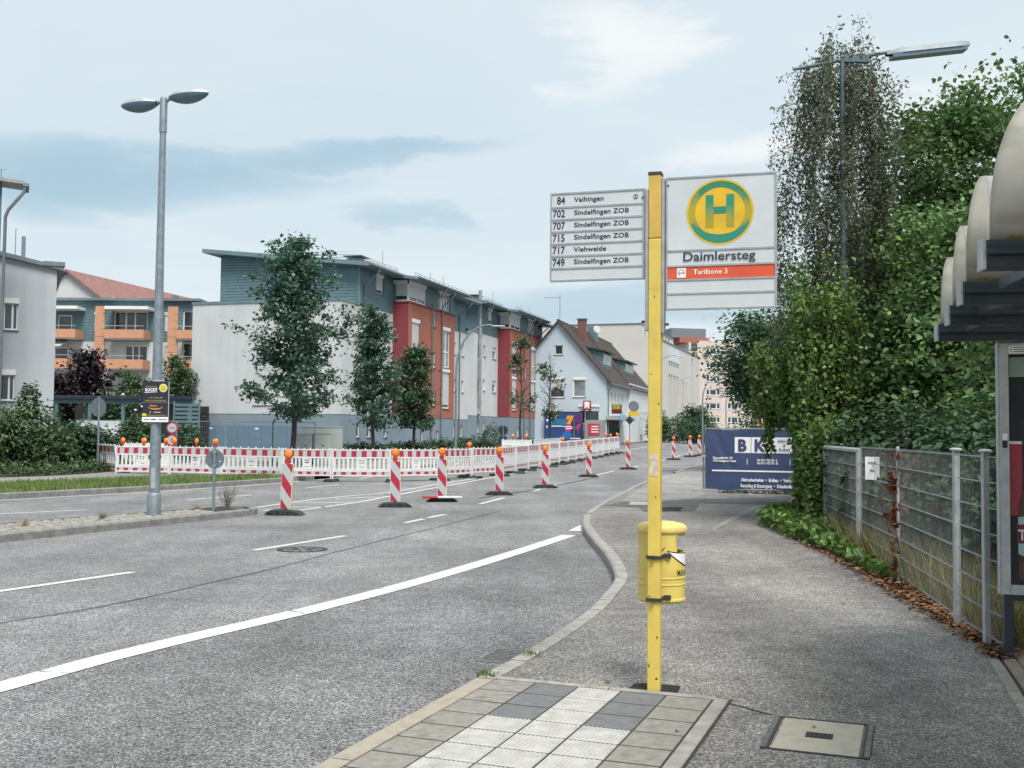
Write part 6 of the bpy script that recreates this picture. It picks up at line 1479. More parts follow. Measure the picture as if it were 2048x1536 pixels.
bpanel(1.21, 1.225, .86, 1.04, 'rule', M['white_ink']); bpanel(2.42, 2.435, .86, 1.04, 'rule', M['white_ink']); bpanel(.2, 2.75, .655, .70, 'rule', M['white_ink'])
text('Abbrucharbeiten  •  Erdbau  •  Verbau', .135, 1.78, 0, .38, M['white_ink'], bf, .035, .70, 'CENTER', fn=onb2); text('Recycling & Entsorgung  •  Schadstoffsanierung', .135, 1.92, 0, .21, M['white_ink'], bf, .035, .70, 'CENTER', fn=onb2)
b = MB()                                                     # rubble at the foot of the banner
for k in range(150):
    x = random.uniform(.4, 3.6); y = random.uniform(-.05, 1.4); r_ = random.uniform(.02, .075); p = bp0 + bd * x + Vector((-bd.y, bd.x)) * y
    vs = [Vector((random.gauss(0, 1), random.gauss(0, 1), random.gauss(0, .7))).normalized() * r_ + Vector((p.x, p.y, r_ * .4)) for q in range(6)]
    b.add(vs, [(0, 1, 2), (0, 2, 3), (0, 3, 4), (0, 4, 5), (1, 3, 5), (2, 4, 1), (5, 2, 3), (1, 5, 2)])
tag(b.build('rubble', M['concrete']), 'broken concrete rubble behind the navy banner', 'rubble', None, 'stuff')

# ---- site fence panels and switch cabinets behind the barriers
def site_panel(p, q, label, H=1.98, sheetm=None):
    p, q = Vector(p), Vector(q); d = q - p; W_ = d.length
    t = thing('site_fence', label, 'site fence', (p.x, p.y, g(p.y)), math.atan2(d.y, d.x), 'mesh site fence panels')
    b = MB()
    for x in (.02, W_ - .02): b.tube([(x, 0, 0), (x, 0, H)], .021, 6)
    for z in (.12, H): b.tube([(0, 0, z), (W_, 0, z)], .017, 6)
    b.build('frame', M['galv'], t)
    b = MB(); n1 = int(W_ / .12)
    for k in range(1, n1): b.tube([(W_ * k / n1, 0, .12), (W_ * k / n1, 0, H)], .003, 3, cap=False)
    for k in range(1, 7): b.tube([(0, 0, .12 + k * .27), (W_, 0, .12 + k * .27)], .003, 3, cap=False)
    b.build('wire_infill', M['galv'], t)['kind'] = 'stuff'
    MB().bx(-.3, .3, -.1, .1, 0, .12).build('foot_block', M['concrete'], t)
    if sheetm: MB().bx(.06, W_ - .06, -.03, -.02, .35, H - .02).build('sheet', sheetm, t)
white_sheet = mat('white_tarp', (.60, .64, .66), .6, var=.12, scale=1.5)
FX = [(148, 53), (243, 52.5), (352, 51.5), (437, 51), (545, 50.6), (630, 50.2)]
fl = ('site fence panel carrying a white sheet behind the bushes', 'site fence panel behind the double lamp post', 'site fence panel before the slatted screen', 'site fence panel in front of the blue doors', 'site fence panel behind the tall maple trunk')
for k in range(5): site_panel(B(*FX[k]), B(*FX[k + 1]), fl[k], sheetm=white_sheet if k == 0 else None)
def cabinet(px0, px1, Y, H, label, m, legs=True, hw=True):
    a, c = B(px0, Y)[0], B(px1, Y)[0]; t = thing('switch_cabinet', label, 'cabinet', (a, Y, g(Y)), 0); w = c - a
    MB().bx(0, w, 0, .4, .0, H - .05).build('body', m, t, bevel=.01); MB().bx(-.03, w + .03, -.03, .43, H - .05, H).build('roof', m, t, bevel=.01)
    for x0_, x1_ in ((.02, w / 2 - .005), (w / 2 + .005, w - .02)):
        d_ = MB().bx(x0_, x1_, -.018, -.001, .15, H - .08).build('door', m, t, bevel=.004)
    b = MB(); b.lathe([(.035, 0), (.035, .012)], 12); b.v = [(w / 2 + .07 + x, -.02 - z, H * .6 + y) for x, y, z in b.v]; b.build('lock', M['ink'], t)
cabinet(601, 683, 52.6, 1.78, 'large pale switch cabinet behind two smaller ones', M['cabinet_green']); cabinet(591, 624, 50.9, 1.45, 'small blue-grey switch cabinet beside the maple trunk', M['cabinet']); cabinet(627, 660, 50.9, 1.50, 'small greenish switch cabinet between its two neighbours', M['cabinet_green'])
# dark pergola and slatted screen by the balcony house
pg = thing('pergola', 'dark timber carport frame below the purple-leaved tree', 'pergola', (B(104, 64)[0], 64, g(64)))
wpg = B(385, 64)[0] - B(104, 64)[0]
MB().bx(0, wpg, -.1, .1, 2.95, 3.2).build('beam', M['slate'], pg); MB().bx(0, wpg, -.3, .5, 3.22, 3.42).build('roof_edge', M['dark_steel'], pg)
for k in range(5): x = .2 + k * (wpg - .4) / 4; MB().bx(x - .09, x + .09, -.09, .09, -.2, 2.95).build('post', M['slate'], pg)
MB().bx(0, wpg, 3.2, 3.3, -.2, 2.9).build('rear_wall', M['dark'], pg)
sc_ = thing('slatted_screen', 'dark slatted screen beside the white gable', 'screen', (B(345, 62)[0], 62, g(62)))
for k in range(11): MB().bx(0, 1.5, -.03, .03, .4 + k * .24, .55 + k * .24).build('slat', M['slate'], sc_)
for x in (0, 1.45): MB().bx(x, x + .08, -.05, .05, -.1, 3.1).build('post', M['slate'], sc_)
# wall lamp on the old street pole carrying vines
sl2 = thing('street_lamp', 'old street lamp with long trough head standing in the hanging vine', 'street lamp', (6.55, 21.2, 0))
b = MB(); b.lathe([(.075, 0), (.075, 5.2), (.055, 5.3), (.05, 9.25)], 12); b.build('pole', M['vine_pole'] if 'vine_pole' in M else mat('old_lamp_pole', (.11, .155, .185), .5, .2, var=.15), sl2, smooth=40)
b = MB(); b.tube([(-.98, 0, 9.02), (.0, 0, 9.22), (1.0, .0, 9.40)], .035, 8); b.build('arm', M['slate'], sl2); b = MB(); b.bx(.0, .55, -.05, .05, 9.17, 9.30); b.build('gear_box', M['slate'], sl2)
b = MB(); x0_, x1_ = .88, 2.52; sec = [(-.15, -.01), (-.12, .10), (0, .135), (.12, .10), (.15, -.01)]; n1 = 10; vs = []
for k in range(n1 + 1):
    t_ = k / n1; s_ = min(1, .45 + t_ * 3) * (1 if t_ < .93 else .75); x = x0_ + (x1_ - x0_) * t_
    for a, c in sec: vs.append((x, a * s_, 9.32 + .19 * t_ + c * s_))
b.add(vs, [(i * 5 + j, i * 5 + j + 1, (i + 1) * 5 + j + 1, (i + 1) * 5 + j) for i in range(n1) for j in range(4)] + [(n1 * 5, n1 * 5 + 1, n1 * 5 + 2, n1 * 5 + 3, n1 * 5 + 4)])
h_ = b.build('lamp_head', M['zinc'], sl2, smooth=50); b = MB(); b.hexa([(x0_ + .1, -.13, 9.24), (x1_ - .05, -.13, 9.42), (x1_ - .05, .13, 9.42), (x0_ + .1, .13, 9.24), (x0_ + .1, -.13, 9.33), (x1_ - .05, -.13, 9.51), (x1_ - .05, .13, 9.51), (x0_ + .1, .13, 9.33)]); b.build('lamp_bowl', M['bowl'], h_)
# ================================================================== VEGETATION
def leaf_mesh(name, pts, size, m, up=.35, asp=.62, droop=.0, jitter=.45, nrm=None, quad=False, seed=1):
    """one mesh of many small folded leaves: pts (N,3)"""
    r = np.random.default_rng(seed); P = np.asarray(pts, np.float64); n = len(P)
    N_ = r.normal(size=(n, 3)); N_ /= np.linalg.norm(N_, axis=1)[:, None] + 1e-9; N_[:, 2] = np.abs(N_[:, 2]) * (1 if up > 0 else -1); N_ += np.array([0, 0, up])
    if nrm is not None: N_ += nrm
    N_ /= np.linalg.norm(N_, axis=1)[:, None] + 1e-9
    T = r.normal(size=(n, 3)); T[:, 2] -= droop; T -= N_ * (T * N_).sum(1)[:, None]; T /= np.linalg.norm(T, axis=1)[:, None] + 1e-9
    Bv = np.cross(N_, T); s = size * (1 + jitter * r.uniform(-1, 1, n))[:, None]; w = s * asp * .5; f = N_ * s * .12
    if quad:
        V = np.stack([P, P + T * s * .5 + Bv * w + f, P + T * s, P + T * s * .5 - Bv * w + f], 1).reshape(-1, 3); k = 4
        F = np.array([[0, 1, 2], [0, 2, 3]])
    else:
        V = np.stack([P, P + T * s * .28 + Bv * w + f, P + T * s * .66 + Bv * w * .82 + f * .6, P + T * s - f * .6, P + T * s * .66 - Bv * w * .82 + f * .6, P + T * s * .28 - Bv * w + f], 1).reshape(-1, 3); k = 6
        F = np.array([[0, 1, 2], [0, 2, 3], [0, 3, 4], [0, 4, 5]])
    A = (np.arange(n)[:, None, None] * k + F[None]).reshape(-1, 3)
    me = bpy.data.meshes.new(name); me.vertices.add(len(V)); me.vertices.foreach_set('co', V.astype(np.float32).ravel())
    me.loops.add(A.size); me.loops.foreach_set('vertex_index', A.astype(np.int32).ravel()); me.polygons.add(len(A))
    me.polygons.foreach_set('loop_start', np.arange(0, A.size, 3, dtype=np.int32)); me.polygons.foreach_set('loop_total', np.full(len(A), 3, np.int32))
    me.materials.append(m); me.update(); me.validate(); return me
def bez(a, b, c, n): return [a * (1 - t) ** 2 + b * 2 * t * (1 - t) + c * t * t for t in [k / n for k in range(n + 1)]]
def tree(name, label, cat, base, prof, trunk_r, H, limbs, leaves_n, size, leafm, seed, clus=.30, lean=(0, 0), low=None, twigs=5, group=None, skip=0.0, quad=False, droop=.3, bark='bark', az=0.0, up=.35, loose=1.0, side=None):
    """trunk, limbs and twigs, leaves in clumps at the twig ends; prof: (height, radius) outline of the crown"""
    rd = random.Random(seed); t = thing(name, label, cat, base, 0, group)
    hs = [p[0] for p in prof]; rs_ = [p[1] for p in prof]; R_ = lambda z: float(np.interp(z, hs, rs_))
    trunk = [Vector((lean[0] * (z / H) + .05 * math.sin(z * 1.3 + seed), lean[1] * (z / H) + .05 * math.cos(z * 1.1 + seed), z)) for z in np.linspace(-.2, H, 14)]
    b = MB(); b.tube(trunk, [trunk_r * (1.25 if k == 0 else 1) * (1 - .9 * (k / 13) ** 1.1) + .008 for k in range(14)], 9); tr = b.build('trunk', M[bark], t, smooth=50)
    tp = lambda z: Vector((float(np.interp(z, [p.z for p in trunk], [p.x for p in trunk])), float(np.interp(z, [p.z for p in trunk], [p.y for p in trunk])), z))
    b = MB(); cl = []; z0 = hs[0]
    for k in range(limbs):
        f = (k + .5) / limbs; zt = z0 + (H - z0) * (f ** .9); a = k * 2.39996 + rd.uniform(-.4, .4) + az; rr = R_(zt) * rd.uniform(.6, 1.08)
        if side is not None and math.cos(a - side[0]) < side[1]: a = side[0] + rd.uniform(-.9, .9)
        e = tp(min(zt, H)) + Vector((math.cos(a) * rr, math.sin(a) * rr, 0)); e.z = zt + rd.uniform(-.2, .2); s = tp(max(low or z0 * .8, zt - rr * rd.uniform(.5, .95) - .15))
        mid = s.lerp(e, .5) + Vector((0, 0, -rr * .08 + rd.uniform(-.1, .1))); pth = bez(s, mid, e, 6)
        r0 = max(.012, trunk_r * .42 * (rr / max(rs_)) ** .7); b.tube(pth, [r0 * (1 - .85 * q / 6) for q in range(7)], 5, cap=False)
        bare = rd.random() < skip
        for q in range(twigs + (2 if rr > 1.2 else 0)):
            u = rd.uniform(.3, 1.0) if q else 1.0; p = pth[min(6, int(u * 6))]; L_ = rd.uniform(.25, .6) * (.35 + .32 * rr); w = rd.uniform(0, 6.28)
            d = Vector((math.cos(w), math.sin(w), rd.uniform(-.35, .7))).normalized() * L_; b.tube([p, p + d * .5 + Vector((0, 0, .04)), p + d], [r0 * .3, r0 * .2, .005], 4, cap=False)
            if not bare: cl += [(p + d, 1.0), (p + d * .55, .6)]
    b.build('branches', M[bark], t)['kind'] = 'stuff'
    if leaves_n:
        C = np.array([tuple(c) for c, w in cl]); wt = np.array([w for c, w in cl]); r = np.random.default_rng(seed); idx = r.choice(len(C), leaves_n, p=wt / wt.sum()); sg = clus * np.array([1, 1, .55])
        pts = C[idx] + r.normal(size=(leaves_n, 3)) * sg * r.uniform(.5, 1.25, len(C))[idx][:, None]
        o = link('crown', leaf_mesh('crown', pts, size, M[leafm], up, droop=droop, quad=quad, seed=seed), t); o['kind'] = 'stuff'
        if leafm == 'leaf_green':  # lime leaves paint yellow-green highlights into the crown
            p2 = C[idx[:leaves_n // 7]] + r.normal(size=(leaves_n // 7, 3)) * sg * 1.15; o = link('highlight_leaves', leaf_mesh('highlight_leaves', p2, size * .85, M['leaf_lime'], up, droop=droop, seed=seed + 1), t); o['kind'] = 'stuff'
    return t
def bush(name, label, cat, base, blobs, n, size, leafm, seed, group=None, stems=0, quad=False, up=.35, shell=.55, asp=.62, inner=True):
    """leaf volume built from several lumpy ellipsoids; blobs: (x,y,z,rx,ry,rz)"""
    t = thing(name, label, cat, base, 0, group); r = np.random.default_rng(seed); pts = []; vol = np.array([(bb[3] * bb[4] * bb[5]) ** .67 for bb in blobs]); cnt = (n * vol / vol.sum()).astype(int)
    nr = []
    for bb, c in zip(blobs, cnt):
        d = r.normal(size=(c, 3)); d /= np.linalg.norm(d, axis=1)[:, None]; lump = 1 + .13 * np.sin(d[:, 0] * 7 + seed) + .12 * np.sin(d[:, 1] * 9 + d[:, 2] * 8) + .09 * np.sin(d[:, 2] * 17 + d[:, 0] * 13)
        rad = (shell + (1 - shell) * r.uniform(0, 1, c) ** .6) * lump + r.normal(size=c) * .035; q = np.array(bb[:3]) + d * rad[:, None] * np.array(bb[3:6]); pts.append(q); nr.append(d * .6)
    P = np.concatenate(pts); Nn = np.concatenate(nr); k = P[:, 2] > .02; P, Nn = P[k], Nn[k]
    o = link('foliage', leaf_mesh('foliage', P, size, M[leafm], up, asp=asp, nrm=Nn, quad=quad, seed=seed, droop=.2), t); o['kind'] = 'stuff'
    b = MB(); rd = random.Random(seed)
    for k in range(max(3, stems)):
        bb = rd.choice(blobs); p = Vector((bb[0] + rd.uniform(-.3, .3) * bb[3], bb[1] + rd.uniform(-.3, .3) * bb[4], -.05)); e = Vector((bb[0] + rd.uniform(-.7, .7) * bb[3], bb[1] + rd.uniform(-.7, .7) * bb[4], bb[2] + bb[5] * rd.uniform(0, .8))); b.tube(bez(p, p.lerp(e, .5) + Vector((0, 0, .2)), e, 5), [.03, .027, .022, .017, .012, .006], 5, cap=False)
    b.build('stems', M['bark'], t)['kind'] = 'stuff'
    return t
GT = 'young maples along the apartment fronts'
Yt = 48.3
tree('maple_tree', 'tall dense maple standing before the plain white gable', 'tree', (ray(586, 880)[0] * Yt, Yt, g(Yt)),
     [(2.7, 1.1), (3.3, 2.0), (4.1, 2.35), (5.0, 1.75), (5.8, 2.0), (6.5, 2.55), (7.4, 2.35), (8.4, 1.75), (9.6, 1.3), (10.4, .75), (10.75, .3)], .125, 10.3, 46, 14500, .17, 'leaf_maple', 5, .25, twigs=6, group=GT, az=.4)
Yt = 57
tree('maple_tree', 'slender maple with bare twiggy top before the burgundy tower corner', 'tree', (ray(746, 880)[0] * Yt, Yt, g(Yt)),
     [(2.2, .9), (2.9, 1.5), (4.2, 1.45), (5.4, 1.1), (6.4, .9), (7.6, .7), (8.4, .4)], .10, 8.0, 34, 7600, .175, 'leaf_maple', 8, .23, group=GT, skip=.1)
Yt = 62.5
tree('maple_tree', 'squat round-crowned maple before the first red tower front', 'tree', (ray(826, 880)[0] * Yt, Yt, g(Yt)),
     [(2.0, .9), (2.8, 1.4), (4.0, 1.35), (5.2, .95), (6.2, .6), (6.8, .3)], .095, 6.4, 30, 7000, .175, 'leaf_dark', 12, .23, group=GT)
Yt = 80
tree('maple_tree', 'thin half-bare maple before the second red tower', 'tree', (ray(1041, 880)[0] * Yt, Yt, g(Yt)), [(2.6, .8), (3.6, 1.25), (5.2, 1.15), (6.8, .8), (8.6, .3)], .09, 8.6, 34, 800, .22, 'leaf_vine', 15, .24, group=GT, skip=.7, twigs=10)
Yt = 89
tree('maple_tree', 'nearly bare young maple before the light blue gable', 'tree', (ray(1099, 880)[0] * Yt, Yt, g(Yt)), [(2.8, .8), (4.2, 1.5), (5.4, 1.35), (6.8, .8), (8.0, .3)], .09, 7.8, 32, 650, .22, 'leaf_vine', 19, .24, group=GT, skip=.75, twigs=10)
# hedge strip at the apartment fronts
for k, (px, Y, w, h, lb) in enumerate(((735, 60, 2.3, .85, 'low mixed shrub below the slender maple'), (815, 63, 1.9, .8, 'low mixed shrub below the squat maple'), (885, 66, 2.0, .95, 'low shrub between the squat maple and the curved lamp'), (945, 70, 1.8, 1.0, 'low shrub beside the curved lamp foot'), (1065, 82, 2.6, .7, 'low shrub at the foot of the half-bare maple'), (1120, 88, 2.2, .6, 'low shrub before the billboard'))):
    bush('front_shrub', lb, 'shrub', (ray(px, 880)[0] * Y, Y, g(Y)), [(-w * .4, 0, h * .4, w * .5, .6, h * .6), (w * .4, .2, h * .35, w * .55, .6, h * .55), (0, .1, h * .5, w * .4, .5, h * .6)], 2600, .15, 'leaf_dark', 30 + k, 'low shrubs before the apartment fronts', quad=True)
Y = 69; bush('round_bush', 'clipped round dark bush before the second apartment block', 'bush', (ray(985, 880)[0] * Y, Y, g(Y)), [(0, 0, .95, .78, .7, .85)], 2600, .09, 'leaf_dark', 41, quad=True, shell=.75)
# left side
Y = 72; tree('purple_tree', 'dark purple-leaved tree before the orange balconies', 'tree', (ray(172, 850)[0] * Y, Y, g(Y)), [(2.0, 1.1), (3.2, 1.9), (4.6, 1.75), (5.8, 1.1), (6.8, .4)], .12, 6.5, 34, 6000, .24, 'leaf_purple', 51, .33)
for k, (px, Y, pr, H, m, lb) in enumerate(((122, 70, [(1.5, .9), (2.8, 1.4), (4.2, 1.0), (5.2, .4)], 5.0, 'leaf_purple', 'small purple tree beside the grey house'), (262, 70, [(1.2, 1.2), (2.6, 1.7), (3.8, 1.5), (4.9, .6)], 4.9, 'leaf_bush', 'green garden tree left of the double lamp post'), (356, 68, [(1.2, 1.1), (2.8, 1.5), (4.4, 1.3), (5.4, .8), (6.0, .3)], 5.8, 'leaf_bush', 'green garden tree between lamp post and white gable'), (225, 67, [(.8, .9), (1.8, 1.3), (3.0, .9)], 3.2, 'leaf_dark', 'low garden tree below the balcony piers'))):
    tree('garden_tree', lb, 'tree', (ray(px, 850)[0] * Y, Y, g(Y)), pr, .08, H, 26, 4200, .22, m, 60 + k, .3, group='garden trees before the balcony house', quad=True)
Y = 68; r = np.random.default_rng(3); t = thing('flowering_shrub', 'white flowering shrub below the orange balcony pier', 'shrub', (ray(240, 850)[0] * Y, Y, g(Y)))
o = link('foliage', leaf_mesh('foliage', r.normal(size=(1500, 3)) * np.array([.9, .5, .5]) + np.array([0, 0, 2.6]), .2, M['leaf_bush'], quad=True), t); o['kind'] = 'stuff'; o = link('blossom', leaf_mesh('blossom', r.normal(size=(220, 3)) * np.array([.9, .4, .3]) + np.array([0, -.4, 3.0]), .16, M['blossom'], quad=True), t); o['kind'] = 'stuff'
b = MB(); [b.tube([(x, 0, -.1), (x * 1.4, 0, 2.4)], .03, 5) for x in (-.4, 0, .4)]; b.build('stems', M['bark'], t)
for k, (px, Y, bl, n, m, lb) in enumerate((
        (52, 42.5, [(0, 0, 1.3, 1.5, 1.2, 1.3), (.9, -.4, .9, 1.2, 1.0, .9), (-1.2, 0, 1.0, 1.3, 1.1, 1.0), (.05, 0, 2.7, .45, .4, .75)], 9500, 'leaf_bush', 'big loose shrub with upright tip before the grey house'),
        (150, 44.5, [(0, 0, 1.0, 1.05, .9, 1.0), (.8, .4, .8, .8, .8, .85)], 5200, 'leaf_dark', 'dense dark shrub beside the tall round sign'),
        (180, 46.5, [(0, 0, .8, .9, .8, .9)], 3000, 'leaf_dark', 'small dark shrub just behind the round sign post'),
        (270, 49.5, [(0, 0, 1.0, .95, .8, 1.15), (.5, .2, .8, .7, .7, .9)], 4200, 'leaf_bush', 'clipped green shrub behind the first barrier panels'),
        (372, 52.5, [(0, 0, .9, .65, .6, .95)], 2400, 'leaf_dark', 'narrow green shrub beside the blue doors'),
        (-60, 41, [(0, 0, 1.2, 1.6, 1.3, 1.3)], 4000, 'leaf_bush', 'shrub at the picture edge before the grey house'))):
    bush('verge_shrub', lb, 'shrub', (ray(px, 900)[0] * Y, Y, g(Y)), bl, n, .14, m, 80 + k, 'shrubs along the far path', stems=6)
# ground cover in the planting bed
r = np.random.default_rng(9); n = 15000; u = r.uniform(0, 1, n); v = r.uniform(0, 1, n) ** 1.4
Pin = np.array([tuple(p) for p in resn([p for p in path_in if p.y > 27], 60)]); idx = np.minimum((u * 60).astype(int), 59); fr_ = (u * 60 - idx)[:, None]; base_ = Pin[idx] * (1 - fr_) + Pin[idx + 1] * fr_
P = np.c_[base_[:, 0] - v * 4.0 - .1, base_[:, 1] + v * 1.6 + .1, r.uniform(.03, .5, n) * (.55 + .45 * np.sin(base_[:, 1] * 1.7) ** 2)]
tag(link('ground_cover', leaf_mesh('ground_cover', P, .13, M['leaf_bush'], quad=True, seed=4)), 'low leafy ground cover in the bed beside the far path', 'ground cover', None, 'stuff')
def blades(name, label, pts, h, w, m, lean=.4, seed=1, cat='grass'):
    r = np.random.default_rng(seed); P = np.asarray(pts); n = len(P); a = r.uniform(0, 6.283, n); hh = h * r.uniform(.45, 1.2, n); l_ = hh * lean * r.uniform(.2, 1.2, n); bx_, by_ = np.cos(a) * w, np.sin(a) * w; c = r.uniform(0, 6.283, n)
    V = np.stack([P + np.c_[bx_, by_, np.zeros(n)], P - np.c_[bx_, by_, np.zeros(n)], P + np.c_[np.cos(c) * l_, np.sin(c) * l_, hh]], 1).reshape(-1, 3)
    me = bpy.data.meshes.new(name); me.from_pydata(V.tolist(), [], [(3 * k, 3 * k + 1, 3 * k + 2) for k in range(n)]); me.materials.append(M[m] if isinstance(m, str) else m); return tag(link(name, me), label, cat, None, 'stuff')
# verge lawn
A_, B_ = resn([p for p in inner if p.y > 20], 80), resn([p for p in outer if p.y > 16], 80); r = np.random.default_rng(2); n = 26000; pts = []
ii = r.integers(0, 80, n); tt = r.uniform(0, 1, n); ss = r.uniform(0, 1, n)
for i, a, c in zip(ii, tt, ss):
    p = A_[i].lerp(A_[i + 1], a).lerp(B_[i].lerp(B_[i + 1], a), c); pts.append((p.x, p.y, g(p.y) + .005))
pn = np.array(pts); kk = (np.sin(pn[:, 0] * 2.3 + pn[:, 1]) * np.sin(pn[:, 1] * 1.9 - pn[:, 0] * .7) + r.normal(size=len(pn)) * .5)
blades('verge_grass', 'strip of unmown grass between far path and road', pn[kk > -.2], .17, .012, 'grass', .7, 3); blades('short_verge_grass', 'shorter bright patches in the far grass strip', pn[(kk <= -.2) & (kk > -.7)], .09, .014, 'grass_bright', .8, 4); blades('dry_verge_grass', 'yellow dry stalks in the far grass strip', pn[kk <= -.7], .15, .009, 'grass_dry', .7, 5)
# island weeds and the bare shrub
t = thing('bare_shrub', 'bare twiggy shrub growing from the tip of the cobbled island', 'shrub', (-6.25, 23.75, -.02)); b = MB(); rd = random.Random(4)
for k in range(22):
    a = rd.uniform(0, 6.28); p = Vector((rd.uniform(-.06, .06), rd.uniform(-.06, .06), 0)); d = Vector((math.cos(a) * .5, math.sin(a) * .3, 1)).normalized(); L_ = rd.uniform(.25, .55); m_ = p + d * L_ * .6; e = p + d * L_ + Vector((0, 0, .05)); b.tube([p, m_, e], [.007, .005, .002], 4, cap=False)
    for q in range(4): f = p.lerp(e, rd.uniform(.3, .9)); b.tube([f, f + Vector((rd.uniform(-.1, .1), rd.uniform(-.1, .1), rd.uniform(.03, .13)))], [.003, .0015], 3, cap=False)
b.build('twigs', M['bark_light'], t)['kind'] = 'stuff'; r = np.random.default_rng(1); o = link('leaves', leaf_mesh('leaves', r.normal(size=(60, 3)) * .13 + np.array([0, 0, .28]), .035, M['leaf_vine'], quad=True), t); o['kind'] = 'stuff'
def tuft(x, y, z, n, h, m, label, s): 
    r = np.random.default_rng(s); o = blades('weed_tuft', label, np.c_[r.normal(size=n) * .035, r.normal(size=n) * .035, np.zeros(n)], h, .006, m, .7, s, 'weed'); o.location = (x, y, z); o['group'] = 'weeds in paving joints'; o['kind'] = 'thing'
tuft(-7.78, 20.6, 0, 60, .13, 'grass', 'green weed tuft on the island beside the lamp foot', 1); tuft(-8.5, 18.9, 0, 40, .16, 'grass_dry', 'thin weed tuft on the island before the lamp', 2); tuft(-6.75, 23.2, 0, 40, .12, 'grass_dry', 'weed tuft at the island sign post', 3)
tuft(-.16, 7.62, .0, 55, .05, 'grass', 'weed tuft where the boarding kerb meets the curved kerb', 4); tuft(.17, 8.33, .0, 40, .05, 'grass', 'weed tuft on the curved kerb beside the drain grate', 5)

# ---- the green mass on the near right
big = 'big broad-leaved trees beyond the mesh fence'
tree('broadleaf_tree', 'tall broad-leaved tree rising behind the shelter roof', 'tree', (9.2, 22.3, 0), [(1.2, 1.8), (2.6, 2.4), (4.2, 2.5), (5.4, 2.1), (6.6, 1.75), (7.6, 1.45), (8.6, 1.0), (9.3, .4)], .13, 8.9, 64, 34000, .115, 'leaf_green', 101, .30, twigs=7, group=big, az=1.0)
tree('broadleaf_tree', 'broad-leaved tree leaning over the mesh fence gate', 'tree', (8.4, 20.0, 0), [(.8, 1.4), (2.0, 2.0), (3.4, 2.2), (4.6, 1.7), (5.6, .9), (6.1, .3)], .11, 5.7, 50, 36000, .11, 'leaf_green', 102, .33, twigs=7, group=big)
tree('broadleaf_tree', 'broad-leaved tree with low dark branches behind the poster case', 'tree', (8.9, 15.8, 0), [(.7, 1.4), (1.8, 2.3), (3.0, 2.4), (4.2, 1.6), (5.0, .7)], .10, 4.7, 44, 31000, .11, 'leaf_green', 103, .32, twigs=7, group=big)
tree('broadleaf_tree', 'broad-leaved tree standing half behind the hanging vine', 'tree', (8.5, 24.8, 0), [(2.4, 1.5), (3.2, 2.2), (4.4, 2.2), (5.6, 1.6), (6.6, .6)], .11, 6.2, 44, 22000, .12, 'leaf_green', 104, .35, twigs=6, group=big)
tree('locust_tree', 'dark locust tree with layered boughs above the navy banner', 'tree', (11.8, 47, g(47)), [(3.1, 1.2), (3.7, 2.3), (4.5, 3.2), (5.6, 2.9), (6.6, 2.3), (7.4, .9)], .18, 6.9, 56, 32000, .17, 'leaf_locust', 105, .42, twigs=8, droop=.1, up=.9)
tree('locust_tree', 'second locust tree behind the green vine column', 'tree', (14.4, 44, g(44)), [(1.2, 2.4), (3.0, 3.2), (5.0, 3.2), (6.8, 2.2), (8.0, .8)], .18, 7.6, 40, 14000, .17, 'leaf_locust', 106, .42, twigs=7, droop=.1, up=.9)
tree('broadleaf_tree', 'tallest broad-leaved tree at the picture edge above the shelter', 'tree', (12.3, 24, 0), [(2, 1.8), (4, 2.6), (6, 2.4), (8, 1.8), (9.4, 1.2), (10.6, .4)], .13, 10.2, 52, 26000, .12, 'leaf_green', 107, .34, twigs=7, group=big)
# dark undergrowth behind the fence
ub = []
for k, (x, y, r_) in enumerate(((6.6, 18.6, 1.2), (6.2, 16.4, 1.0), (6.0, 14.2, 1.0), (5.8, 12.0, .95), (5.6, 10.4, .8), (7.6, 13.0, 1.3), (7.8, 16.0, 1.4), (7.0, 20.8, 1.3), (9.4, 12.2, 1.5), (11.5, 17.0, 2.0))):
    bush('undergrowth_bush', ('dark bush behind the fence gate post', 'dark bush behind the fence notice', 'dark bush behind the first mesh field', 'dark bush behind the middle mesh field', 'dark bush behind the last mesh field', 'tall dark bush in the second row behind the fence', 'tall dark bush behind the steel post', 'dark bush at the foot of the vine column', 'dark bush behind the poster case', 'large dark bush deep behind the fence')[k], 'bush', (x, y, 0),
         [(0, 0, .95 * r_, .95 * r_, .9 * r_, 1.0 * r_), (.5, .3, 1.3 * r_, .6, .6, .7)], 5600, .10, 'leaf_dark', 120 + k, 'dark bushes behind the mesh fence', stems=5)
